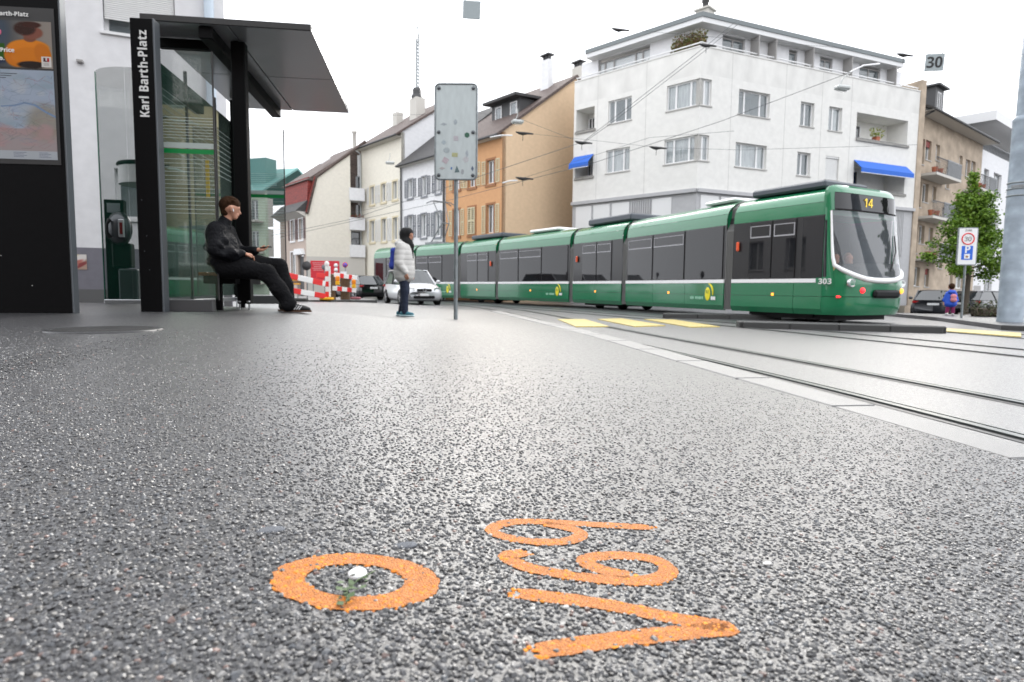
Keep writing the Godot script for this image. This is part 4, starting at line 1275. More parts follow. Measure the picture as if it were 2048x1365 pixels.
	var PL := rel(o, frame_at(pc + dl * 7.6, pc)); var PR := rel(o, frame_at(pc, pc + dr * 15.2))
	var pl = [[1.2, 4.65, 12.5, 13.95]]
	var pr = [[1.42, 2.94, 12.5, 13.9], [6.04, 6.66, 12.5, 13.9], [8.38, 9.38, 12.5, 13.9], [11.56, 13.35, 12.5, 13.95]]
	wall(o, "penthouse_wall", PL, 0, 7.6, 12.45, 14.0, pl, mats.white_wall)
	wall(o, "penthouse_wall", PR, 0, 15.2, 12.45, 14.0, pr, mats.white_wall)
	window(o, PL, 1.2, 4.65, 12.5, 13.8, [0.12, 0.3, 0.72, 0.85], mats.frame_grey, mats.blind, {"sill": false, "deep": 0.1})
	for h in pr:
		window(o, PR, h[0], h[1], h[2], h[3] - 0.1, [0.5] if h[1] - h[0] > 0.9 else [], mats.frame_grey, mats.room, {"sill": false, "deep": 0.1})
	for u in [3.3, 4.5, 7.2, 10.2, 13.9]:
		part(o, "terrace_screen", MB.new().span(Vector3(u, 12.45, 0.02), Vector3(u + 0.06, 13.95, 0.6)), mats.frame_grey, PR)
	for q in [[TL, LL], [TR, LR - 0.6]]:
		var mb := MB.new().tube([Vector3(0.02, 13.05, -0.15), Vector3(q[1] - 0.02, 13.05, -0.15)], 0.035, 6)
		var n := int(q[1] / 1.4)
		for i in n + 1:
			mb.tube([Vector3(lerpf(0.1, q[1] - 0.1, float(i) / n), 12.85, -0.15), Vector3(lerpf(0.1, q[1] - 0.1, float(i) / n), 13.04, -0.15)], 0.02, 5)
		part(o, "terrace_railing", mb, mats.rail_white, q[0])
	var ch := part(o, "chimney", MB.new().span(Vector3(LL - 1.6, 14.4, -2.9), Vector3(LL - 0.9, 15.6, -2.2)), mats.soffit, TL)
	part(ch, "chimney_cap", MB.new().span(Vector3(LL - 1.7, 15.6, -3.0), Vector3(LL - 0.8, 15.68, -2.1)), mats.soffit)
	part(ch, "flue", MB.new().lathe([[0.16, 15.68], [0.15, 16.05], [0.2, 16.08], [0.2, 16.2], [0, 16.25]], 12, shift(LL - 1.25, 0, -2.55)), mats.eave_dark)
	# planted box on the terrace corner
	var pb := part(o, "planter", MB.new().span(Vector3(LL - 1.9, 12.5, -0.75), Vector3(LL - 0.15, 12.95, -0.35)), mats.rail_white, TL)
	leaf_box(pb, "foliage", Vector3(LL - 1.9, 12.9, -0.8), Vector3(LL - 0.1, 13.85, -0.25), 2600, 0.12, [Color(0.14, 0.16, 0.035), Color(0.2, 0.1, 0.06), Color(0.22, 0.2, 0.06)], 31)
	var pb2 := part(o, "plant_pot", MB.new().span(Vector3(13.2, 9.62, -0.5), Vector3(13.5, 9.9, -0.2)), mats.terracotta, TR)
	leaf_box(pb2, "foliage", Vector3(12.9, 9.9, -0.6), Vector3(13.9, 10.5, -0.1), 160, 0.12, [Color(0.2, 0.25, 0.03), Color(0.28, 0.28, 0.05)], 32)

func leaf_box(par: Node3D, nm: String, a: Vector3, b: Vector3, n: int, size: float, cols: Array, seed_value: int):
	var r := RandomNumberGenerator.new()
	r.seed = seed_value
	var st := SurfaceTool.new()
	st.begin(Mesh.PRIMITIVE_TRIANGLES)
	for i in n:
		var t := r.randf()
		var p := Vector3(lerpf(a.x, b.x, r.randf()), a.y + (b.y - a.y) * t * (0.7 + 0.3 * sin(i * 12.9)), lerpf(a.z, b.z, r.randf()))
		add_leaf(st, p, size * r.randf_range(0.6, 1.2), r, cols[r.randi() % cols.size()] * r.randf_range(0.7, 1.2))
	st.generate_normals()
	part(par, nm, st.commit(), mats.leaf).set_meta("kind", "stuff")

func add_leaf(st: SurfaceTool, p: Vector3, s: float, r: RandomNumberGenerator, c: Color):
	var d := Vector3(r.randf_range(-1, 1), r.randf_range(-0.8, 0.8), r.randf_range(-1, 1)).normalized()
	var w := d.cross(Vector3(r.randf_range(-1, 1), r.randf_range(-1, 1), r.randf_range(-1, 1))).normalized() * s * 0.34
	var n := d.cross(w).normalized() * s * 0.12
	c.a = 1.0
	st.set_color(c)
	var q = [p - d * s * 0.5, p + w + n, p + d * s * 0.5, p - w + n]
	for k in [0, 1, 2, 0, 2, 3]:
		st.set_color(c); st.add_vertex(q[k])

func pitched(o: Node3D, T: Transform3D, L: float, eave: float, depth: float, ridge: float, m: Material, over: float = 0.4, u0: float = 0.0):
	var th := 0.16
	var sl := (ridge - eave) / depth
	part(o, "roof", MB.new().prism([Vector2(-over, eave - over * sl), Vector2(depth, ridge), Vector2(depth * 2, eave), Vector2(depth * 2, eave + th * 1.3), Vector2(depth, ridge + th * 1.3), Vector2(-over, eave - over * sl + th)], u0, L, Transform3D(SIDE, Vector3.ZERO)), m, T)
	part(o, "gutter", MB.new().tube([Vector3(u0, eave - over * sl + 0.05, over + 0.05), Vector3(L, eave - over * sl + 0.05, over + 0.05)], 0.08, 8), mats.eave_dark, T)
	part(o, "eave_board", MB.new().span(Vector3(u0, eave - over * sl - 0.02, 0.01), Vector3(L, eave - over * sl - 0.001, over)), mats.soffit, T)

func gable(o: Node3D, nm: String, T: Transform3D, u: float, eave: float, depth: float, ridge: float, m: Material, th: float = 0.12):
	part(o, nm, MB.new().prism([Vector2(0.006, -0.5), Vector2(depth * 2, -0.5), Vector2(depth * 2, eave), Vector2(depth, ridge), Vector2(0.006, eave)], u - th, u, Transform3D(SIDE, Vector3.ZERO)), m, T)

func build_row():
	var J0 := Vector2(-0.7, 37.0); var J1 := Vector2(-4.48, 41.53); var J2 := Vector2(-8.21, 46.02); var J3 := Vector2(-12.33, 50.96)
	# ochre house
	var o := thing("ochre_house", "orange house with cream shutters and a bare tan gable wall", "building", P(J1.x, 0, J1.y))
	var T := rel(o, frame_at(J1, J0)); var L := J1.distance_to(J0)
	var holes = [[4.47, 5.2, 7.05, 8.42], [4.5, 5.2, 4.1, 5.79], [2.6, 3.3, 7.07, 8.5], [2.6, 3.3, 4.15, 5.8], [0.95, 1.62, 7.1, 8.4], [0.92, 1.62, 4.15, 5.8]]
	wall(o, "street_wall", T, 0, L, -0.3, 9.9, holes, mats.orange_wall)
	for i in 6:
		var h: Array = holes[i]
		window(o, T, h[0], h[1], h[2], h[3], [0.5], null, mats.room, {"surround": mats.brown_stone, "sill": false, "sw": 0.12})
		if i == 3:
			shutter(o, T * shift(0, 0, 0.04), h[0] - 0.02, h[0] + 0.34, h[2], h[3], mats.shutter_cream)
			shutter(o, T * shift(0, 0, 0.04), h[0] + 0.36, h[1] + 0.02, h[2], h[3], mats.shutter_cream)
		else:
			shutter(o, T, h[0] - 0.5, h[0] - 0.14, h[2], h[3], mats.shutter_cream)
			shutter(o, T, h[1] + 0.14, h[1] + 0.5, h[2], h[3], mats.shutter_cream)
	gable(o, "gable_wall", T, L, 9.9, 6.0, 14.2, mats.tan)
	gable(o, "party_wall", T, 0.12, 9.9, 6.0, 14.2, mats.white_wall)
	pitched(o, T, L + 0.12, 9.9, 6.0, 14.2, mats.roof_brown, 0.45, 0.0)
	# dormer
	var dz := -2.1
	var dm := part(o, "dormer", MB.new().span(Vector3(2.2, 10.9, dz - 2.2), Vector3(5.0, 12.5, dz)), mats.eave_dark, T)
	part(dm, "dormer_roof", MB.new().box(Vector3(3.6, 12.62, dz - 0.9), Vector3(3.3, 0.16, 3.0), Basis(Vector3.RIGHT, 0.06)), mats.roof_dark)
	window(o, T * shift(0, 0, dz + 0.2), 4.1, 4.75, 11.1, 12.3, [], null, mats.curtain, {"sill": false})
	window(o, T * shift(0, 0, dz + 0.2), 2.6, 3.25, 11.1, 12.3, [], null, mats.curtain, {"sill": false})
	for c in [[3.4, -5.2, 1.1], [4.9, -6.6, 0.6]]:
		var ch := part(o, "chimney", MB.new().span(Vector3(c[0], 12.5, c[1] - 0.45), Vector3(c[0] + 0.75, 14.6 + c[2], c[1])), mats.white_wall if c[2] > 1 else mats.soffit, T)
		for k in 3:
			part(ch, "chimney_pot", MB.new().lathe([[0.1, 14.6 + c[2]], [0.12, 14.9 + c[2]]], 8, shift(c[0] + 0.13 + k * 0.24, 0, c[1] - 0.22)), mats.eave_dark)
		part(ch, "chimney_cap", MB.new().span(Vector3(c[0] - 0.05, 14.9 + c[2], c[1] - 0.5), Vector3(c[0] + 0.8, 14.98 + c[2], c[1] + 0.05)), mats.eave_dark)
	# grey shuttered house
	o = thing("shuttered_house", "white house with grey window shutters next to the orange house", "building", P(J2.x, 0, J2.y))
	T = rel(o, frame_at(J2, J1)); L = J2.distance_to(J1)
	holes = [[0.99, 1.63, 7.2, 8.45], [2.87, 3.5, 7.15, 8.4], [4.66, 5.24, 7.15, 8.35], [0.95, 1.62, 4.35, 5.9], [2.77, 3.46, 4.3, 5.88], [4.55, 5.26, 4.25, 5.86]]
	wall(o, "street_wall", T, 0.01, L - 0.01, -0.3, 9.7, holes, mats.white_wall)
	for h in holes:
		window(o, T, h[0], h[1], h[2], h[3], [0.5], null, mats.room, {"surround": mats.shutter_grey, "sw": 0.08, "sill": false})
		shutter(o, T, h[0] - 0.46, h[0] - 0.09, h[2], h[3], mats.shutter_grey)
		shutter(o, T, h[1] + 0.09, h[1] + 0.46, h[2], h[3], mats.shutter_grey)
	pitched(o, T, L - 0.02, 9.75, 4.6, 13.4, mats.roof_dark, 0.4, 0.02)
	part(o, "downpipe", MB.new().tube([Vector3(0.12, 0, 0.1), Vector3(0.12, 9.4, 0.1), Vector3(0.0, 9.6, 0.35)], 0.06, 8), mats.eave_dark, T)
	part(o, "downpipe", MB.new().tube([Vector3(L - 0.1, 0, 0.1), Vector3(L - 0.1, 9.5, 0.1)], 0.07, 8), mats.eave_dark, T)
	# cream house
	o = thing("cream_house", "tall cream house with yellow stone window surrounds and an aerial mast", "building", P(J3.x, 0, J3.y))
	T = rel(o, frame_at(J3, J2)); L = J3.distance_to(J2)
	holes = [[1.56, 2.25, 7.29, 8.62], [3.41, 4.1, 7.3, 8.63], [5.2, 5.86, 7.31, 8.6], [1.53, 2.25, 4.35, 5.98], [3.43, 4.15, 4.31, 5.99], [5.2, 5.88, 4.31, 5.95]]
	wall(o, "street_wall", T, 0, L, -0.3, 12.0, holes, mats.cream_wall)
	for h in holes:
		window(o, T, h[0], h[1], h[2], h[3], [0.5], null, mats.room, {"surround": mats.cream_stone, "sw": 0.12, "sill": false})
		shutter(o, T, h[1] + 0.13, h[1] + 0.5, h[2], h[3], mats.shutter_white)
		shutter(o, T, h[0] - 0.5, h[0] - 0.13, h[2], h[3], mats.shutter_white)
	gable(o, "gable_wall", T, L, 12.0, 5.0, 15.4, mats.white_wall)
	pitched(o, T, L + 0.15, 12.0, 5.0, 15.4, mats.roof_brown, 0.5, 0.0)
	part(o, "downpipe", MB.new().tube([Vector3(0.1, 0, 0.1), Vector3(0.1, 11.4, 0.1), Vector3(-0.3, 11.8, 0.4)], 0.06, 8), mats.lamp_grey, T)
	var ch := part(o, "chimney", MB.new().span(Vector3(3.9, 13.3, -3.0), Vector3(4.9, 15.3, -2.2)), mats.soffit, T)
	part(ch, "chimney_cap", MB.new().lathe([[0.55, 15.3], [0.5, 15.5], [0.4, 15.6], [0.42, 15.9], [0.3, 16.1], [0, 16.1]], 4, shift(4.4, 0, -2.6), false), mats.eave_dark)
	part(o, "chimney", MB.new().span(Vector3(0.5, 13.3, -3.2), Vector3(1.2, 15.0, -2.6)), mats.soffit, T)
	# lattice mast on the roof
	var mast := thing("aerial_mast", "tall lattice aerial mast on the cream house roof", "mast", o.position + (T * Vector3(4.4, 16.1, -2.6)))
	var mb := MB.new()
	for q in [[-0.12, -0.12], [0.12, -0.12], [0.0, 0.14]]:
		mb.tube([Vector3(q[0], 0, q[1]), Vector3(q[0] * 0.6, 7.2, q[1] * 0.6)], 0.04, 5)
	mast.scale = Vector3(1, 0.63, 1)
	part(mast, "legs", mb, mats.galvanised)
	mb = MB.new()
	for k in 18:
		var y := k * 0.4
		var s := 1.0 - 0.4 * y / 7.2
		mb.tube([Vector3(-0.12 * s, y, -0.12 * s), Vector3(0.12 * s, y + 0.4, -0.12 * s)], 0.022, 4)
		mb.tube([Vector3(0.12 * s, y, -0.12 * s), Vector3(0, y + 0.4, 0.14 * s)], 0.022, 4)
	part(mast, "bracing", mb, mats.galvanised)
	for k in 3:
		part(mast, "antenna", MB.new().bev(Vector3([-0.2, 0.22, 0.02][k], 5.2 + k * 0.5, [0.1, 0.1, 0.25][k]), Vector3(0.14, 1.3, 0.1), 0.02), mats.sign_white)
	part(mast, "tip", MB.new().tube([Vector3(0, 7.0, 0), Vector3(0, 7.9, 0)], 0.025, 5), mats.galvanised)
	# red-roofed house with bare gable
	var Hr := Vector2(-12.2, 50.0); var Hl := Vector2(-16.03, 48.42); var H2 := Hl + Vector2(-0.64, 0.768) * 5.6
	o = thing("gable_house", "taupe house with red dormer storey and blank cream gable", "building", P(Hl.x, 0, Hl.y))
	var G := rel(o, frame_at(Hl, Hr)); var Fc := rel(o, frame_at(H2, Hl))
	part(o, "gable_wall", MB.new().prism([Vector2(0, 3.1), Vector2(3.4, 3.1), Vector2(3.4, 11.1), Vector2(0.9, 9.2), Vector2(0.25, 6.5), Vector2(0, 6.4)], -0.3, 0.0), mats.gable_wall, G)
	part(o, "gable_base", MB.new().prism([Vector2(0, -0.3), Vector2(4.5, -0.3), Vector2(4.5, 3.098), Vector2(0, 3.098)], -0.3, 0.01), mats.soffit, G)
	part(o, "verge", MB.new().tube([Vector3(0.1, 6.35, 0.05), Vector3(0.82, 9.2, 0.05), Vector3(4.6, 12.25, 0.05)], 0.13, 6), mats.roof_brown, G)
	part(o, "verge_flashing", MB.new().tube([Vector3(0.02, 6.45, 0.16), Vector3(0.72, 9.2, 0.16)], 0.05, 5), mats.red_clad, G)
	var hf = [[2.45, 3.3, 4.47, 6.05], [4.2, 5.05, 4.49, 6.05], [2.35, 3.3, 1.6, 3.5], [3.9, 5.1, -0.2, 3.2]]
	wall(o, "street_wall", Fc, 0, 5.6, -0.3, 6.4, hf, mats.taupe_wall)
	for i in 3:
		window(o, Fc, hf[i][0], hf[i][1], hf[i][2], hf[i][3], [0.5], null, mats.curtain, {"surround": mats.frame_white, "sw": 0.1, "sill": false})
		if i < 2:
			shutter(o, Fc, hf[i][0] - 0.5, hf[i][0] - 0.12, hf[i][2], hf[i][3], mats.shutter_brown)
			shutter(o, Fc, hf[i][1] + 0.12, hf[i][1] + 0.5, hf[i][2], hf[i][3], mats.shutter_brown)
	var door := part(o, "door", MB.new().span(Vector3(3.95, -0.2, -0.2), Vector3(5.05, 3.15, -0.14)), mats.eave_dark, Fc)
	part(door, "door_hood", MB.new().prism([Vector2(3.6, 3.25), Vector2(5.4, 3.25), Vector2(5.2, 3.7), Vector2(3.8, 3.7)], -0.02, 0.3), mats.frame_white)
	part(o, "cornice", MB.new().prism([Vector2(-0.75, 6.5), Vector2(0.0, 6.1), Vector2(0.4, 6.1), Vector2(0.4, 6.5)], 0, 5.6, Transform3D(SIDE, Vector3.ZERO)), mats.soffit, Fc)
	part(o, "skirt_roof", MB.new().prism([Vector2(-0.8, 6.5), Vector2(0.3, 6.5), Vector2(0.15, 7.4)], 0, 5.6, Transform3D(SIDE, Vector3.ZERO)), mats.roof_dark, Fc)
	part(o, "dormer_storey", MB.new().prism([Vector2(0.1, 6.5), Vector2(0.8, 6.5), Vector2(1.2, 9.2), Vector2(0.3, 9.2)], 0.6, 5.5, Transform3D(SIDE, Vector3.ZERO)), mats.red_clad, Fc)
	for u in [1.2, 2.7, 4.3]:
		window(o, Fc * Transform3D(Basis(Vector3.RIGHT, -0.07), Vector3(0, 0, 0.38)), u, u + 0.75, 7.35, 8.5, [0.5], null, mats.curtain, {"sill": false})
	part(o, "roof", MB.new().prism([Vector2(-0.15, 8.95), Vector2(4.6, 12.4), Vector2(9.4, 8.9), Vector2(9.4, 6.0), Vector2(0.4, 6.0), Vector2(0.4, 8.9)], 0.0, 5.6, Transform3D(SIDE, Vector3.ZERO)), mats.roof_brown, Fc * shift(0, 0.0, -0.25))
	part(o, "skylight", MB.new().box(Vector3(4.6, 10.75, -2.05), Vector3(0.5, 0.06, 0.9), Basis(Vector3.RIGHT, 0.63)), mats.frame_white, Fc)
	part(o, "flue", MB.new().lathe([[0.16, 12.0], [0.16, 13.2], [0.22, 13.25], [0.22, 13.4], [0, 13.45]], 10, shift(5.0, 0, -4.4)), mats.soffit, Fc)
	# balconies in the notch between the two houses
	part(o, "balcony_wall", MB.new().span(Vector3(3.4, 3.1, -1.6), Vector3(4.6, 11.4, -1.3)), mats.white_wall, G)
	for y in [7.7, 5.4, 3.25]:
		var b := part(o, "balcony", MB.new().span(Vector3(3.3, y - 0.12, -1.3), Vector3(4.5, y + 0.85, 0.15)), mats.white_wall, G)
		part(b, "balcony_door", MB.new().span(Vector3(3.6, y + 0.86, -1.29), Vector3(4.3, y + 2.0, -1.25)), mats.car_glass)
	leaf_box(o, "balcony_flowers", G * Vector3(3.3, 6.25, 0.1), G * Vector3(4.4, 6.55, 0.3), 90, 0.14, [Color(0.05, 0.1, 0.03), Color(0.3, 0.06, 0.05)], 41)
	# pale house far behind the shelter glass
	var Q0 := Vector2(-30.5, 60.0); var Q1 := Vector2(-22.5, 57.0)
	o = thing("balcony_house", "pale green house with iron balconies far behind the shelter", "building", P(Q0.x, 0, Q0.y))
	T = rel(o, frame_at(Q0, Q1)); L = Q0.distance_to(Q1)
	holes = []
	for i in 4:
		for j in 3:
			holes.append([0.8 + i * 2.0, 1.7 + i * 2.0, 1.2 + j * 2.8, 3.0 + j * 2.8])
	wall(o, "street_wall", T, 0, L, -0.3, 9.4, holes, mats.green_far)
	for h in holes:
		window(o, T, h[0], h[1], h[2], h[3], [0.5], null, mats.room, {})
	for j in 3:
		var s := part(o, "balcony_slab", MB.new().span(Vector3(4.4, 0.9 + j * 2.8, 0.003), Vector3(8.3, 1.05 + j * 2.8, 1.1)), mats.soffit, T)
		part(s, "balcony_railing", bars(4.4, 8.3, 1.06 + j * 2.8, 2.0 + j * 2.8, 1.05, 0.16), mats.eave_dark)
	pitched(o, T, L, 9.4, 4.5, 12.0, mats.teal_metal, 0.4, 0.0)
	part(o, "roof_turret", MB.new().span(Vector3(5.6, 10.2, -2.6), Vector3(7.6, 12.6, -1.2)), mats.teal_metal, T)

func build_right_row():
	var bd := Vector2(0.78, 0.626)
	var B0 := Vector2(26.7, 41.0) - bd * 2.0; var B1 := Vector2(26.7, 41.0) + bd * 11.4; var B2 := Vector2(26.7, 41.0) + bd * 30.0
	var o := thing("beige_house", "beige apartment house with small grey balconies behind the tram front", "building", P(B0.x, -0.6, B0.y))
	var T := rel(o, frame_at(B0, B1)); var L := B0.distance_to(B1)
	var holes = [[0.9, 1.62, 9.0, 10.6], [1.78, 2.8, 9.4, 10.64], [3.62, 4.36, 9.6, 10.63], [5.85, 6.6, 8.0, 9.4], [8.35, 9.05, 9.27, 10.57], [9.75, 10.75, 9.3, 10.5], [11.0, 12.0, 9.32, 10.55], [0.75, 1.55, 6.3, 7.9], [1.72, 2.75, 6.7, 7.9], [3.5, 4.2, 6.9, 7.87], [0.6, 1.42, 3.35, 5.2], [1.6, 2.55, 4.0, 5.2], [3.35, 4.1, 3.96, 5.15], [0.45, 2.2, 1.23, 2.46], [3.1, 3.9, 1.2, 2.42], [8.0, 8.7, 1.19, 2.37], [9.4, 11.15, 1.14, 2.33], [5.6, 6.4, 5.2, 6.68], [8.25, 9.0, 6.8, 7.82], [9.7, 11.6, 6.5, 7.8], [5.5, 6.3, 2.5, 3.9], [8.1, 8.8, 4.0, 5.1], [9.5, 11.4, 3.9, 5.1]]
	wall(o, "street_wall", T, 0, L, -1.0, 12.2, holes, mats.beige_wall)
	for i in holes.size():
		var h: Array = holes[i]
		window(o, T, h[0], h[1], h[2], h[3], [0.5] if h[1] - h[0] > 0.9 else [], null, [mats.room, mats.curtain, mats.room][i % 3], {"deep": 0.18})
		if i in [0, 1, 14, 18]:
			part(o, "half_blind", MB.new().span(Vector3(h[0] + 0.03, h[3] - 0.4, -0.13), Vector3(h[1] - 0.03, h[3] - 0.03, -0.1)), mats.red_clad, T)
	for b in [[0.55, 5.2, 8.3], [0.4, 5.1, 5.62], [0.3, 5.0, 3.0], [9.5, 13.2, 8.3], [9.5, 13.2, 5.6]]:
		var s := part(o, "balcony_slab", MB.new().span(Vector3(b[0], b[2] - 0.16, 0.003), Vector3(b[1], b[2], 1.1)), mats.soffit, T)
		part(s, "balcony_railing", bars(b[0] + 2.0, b[1], b[2] + 0.02, b[2] + 1.0, 1.06, 0.1, 0.02), mats.rail_grey)
		part(s, "balcony_railing", bars(b[0], b[0] + 2.0, b[2] + 0.02, b[2] + 0.95, 1.06, 0.16, 0.008), mats.eave_dark)
		for k in 2:
			part(s, "flower_pot", MB.new().lathe([[0.13, b[2]], [0.2, b[2] + 0.4], [0, b[2] + 0.4]], 8, shift(b[0] + 0.6 + k * 0.9, 0, 0.8)), mats.terracotta)
	pitched(o, T, L + 0.2, 12.5, 5.0, 15.2, mats.roof_dark, 0.9, 0.0)
	gable(o, "gable_wall", T, 0.1, 12.5, 5.0, 15.2, mats.cream_wall)
	var dm := part(o, "dormer", MB.new().span(Vector3(6.0, 13.2, -2.6), Vector3(7.6, 15.1, -1.0)), mats.eave_dark, T)
	part(dm, "dormer_roof", MB.new().span(Vector3(5.8, 15.1, -2.8), Vector3(7.8, 15.22, -0.7)), mats.eave_dark)
	window(o, T * shift(0, 0, -0.85), 6.4, 7.2, 13.5, 14.8, [0.5], null, mats.curtain, {"sill": false})
	part(o, "downpipe", MB.new().tube([Vector3(0.1, 0, 0.1), Vector3(0.1, 11.6, 0.1), Vector3(0.25, 12.0, 0.85)], 0.07, 8), mats.eave_dark, T)
	part(o, "chimney", MB.new().span(Vector3(-0.3, 12.0, -5.5), Vector3(0.5, 16.6, -4.9)), mats.beige_wall, T)
	o = thing("modern_block", "white modern block with flat roof beyond the beige house", "building", P(B1.x, -0.6, B1.y))
	T = rel(o, frame_at(B1, B2)); L = B1.distance_to(B2)
	holes = [[0.7, 2.0, 8.8, 10.4], [3.2, 5.4, 8.7, 10.4], [2.8, 4.9, 0.9, 2.2], [11.8, 14.0, 0.8, 2.0], [0.7, 2.0, 5.8, 7.4], [3.2, 5.4, 5.7, 7.4], [3.0, 5.2, 3.2, 4.7], [8.5, 10.5, 5.7, 7.4]]
	wall(o, "street_wall", T, 0, L, -1.0, 11.7, holes, mats.white_wall)
	for h in holes:
		window(o, T, h[0], h[1], h[2], h[3], [0.5], mats.frame_grey, mats.blind if h[2] > 8 else mats.room, {"deep": 0.18})
	part(o, "entrance", MB.new().span(Vector3(0.2, -0.8, -0.02), Vector3(2.0, 1.4, 0.004)), mats.frame_grey, T)
	part(o, "attic", MB.new().span(Vector3(0.5, 11.7, -6), Vector3(L, 13.6, -1.6)), mats.rail_grey, T)
	part(o, "roof_slab", MB.new().span(Vector3(-0.8, 13.6, -7), Vector3(L, 14.3, 0.9)), mats.slab_white, T)
	part(o, "terrace_railing", bars(0.3, L, 11.72, 12.6, -0.3, 0.4), mats.rail_grey, T)

func build_behind():   # houses at the photographer's back, which darken the shelter glass
	var A := Vector2(12.0, -13.0); var B := Vector2(-26.0, -10.0)
	var o := thing("brick_house", "brown brick house behind the photographer, out of view", "building", P(A.x, 0, A.y))
	var T := rel(o, frame_at(A, B)); var L := A.distance_to(B)
	var holes = []
	for i in 10:
		for j in 4:
			holes.append([1.5 + i * 3.6, 3.0 + i * 3.6, 1.6 + j * 3.2, 3.4 + j * 3.2])
	wall(o, "street_wall", T, 0, L, -0.2, 14.5, holes, mats.brick_back)
	for h in holes:
		window(o, T, h[0], h[1], h[2], h[3], [0.5], null, mats.room, {})
	pitched(o, T, L, 14.5, 5.0, 18.0, mats.roof_dark, 0.4, 0.0)

# ---------------------------------------------------------------- the tram
const COVE := [[2.64, 1.125], [2.8, 1.12], [2.95, 1.095], [3.08, 1.035], [3.2, 0.93], [3.29, 0.79], [3.35, 0.62], [3.37, 0.45]]
const NOSE := [[0.2, 0.52], [0.4, 0.6], [1.0, 0.64], [1.2, 0.6], [2.75, 0.24], [3.17, 0.18], [3.28, 0.12], [3.34, 0.06], [3.37, 0.0]]
const WIDE := Transform3D(Basis(Vector3(1, 0, 0), Vector3(0, 1, 0), Vector3(0, 0, 1.19)), Vector3.ZERO)
var nose_x := 2.95

func half_width(y: float) -> float:
	if y < 0.35:
		return lerpf(1.09, 1.15, clampf((y - 0.2) / 0.15, 0, 1))
	return 1.15 if y < 2.6 else interp([[2.6, 1.15], [3.1, 1.14], [3.22, 1.12], [3.3, 1.07], [3.35, 0.98], [3.37, 0.85]], y)

func nose(w: float, y: float, out: float = 0.0) -> Vector3:
	var a := interp(NOSE, y)
	var k := 1.0 - pow(absf(w), 5.0)
	return Vector3(nose_x + (a + out) * pow(maxf(k, 0.0), 0.6), y, w * (half_width(y) + out))

func nose_patch(w0: Callable, w1: Callable, y0: Callable, y1: Callable, nu: int, nv: int, out: float = 0.0) -> MB:
	# u runs from w1 to w0 so that the faces look forwards
	return MB.new().patch(func(u, v):
		var yy := lerpf(0, 1, v)
		var wa: float = w0.call(v); var wb: float = w1.call(v)
		var w := lerpf(wb, wa, u)
		return nose(w, lerpf(y0.call(w), y1.call(w), yy), out), nu, nv)

func const_f(c: float) -> Callable:
	return func(_x): return c

func side_span(x0: float, x1: float, y0: float, y1: float, z0: float, z1: float) -> MB:
	return MB.new().span(Vector3(x0, y0, z0), Vector3(x1, y1, z1))

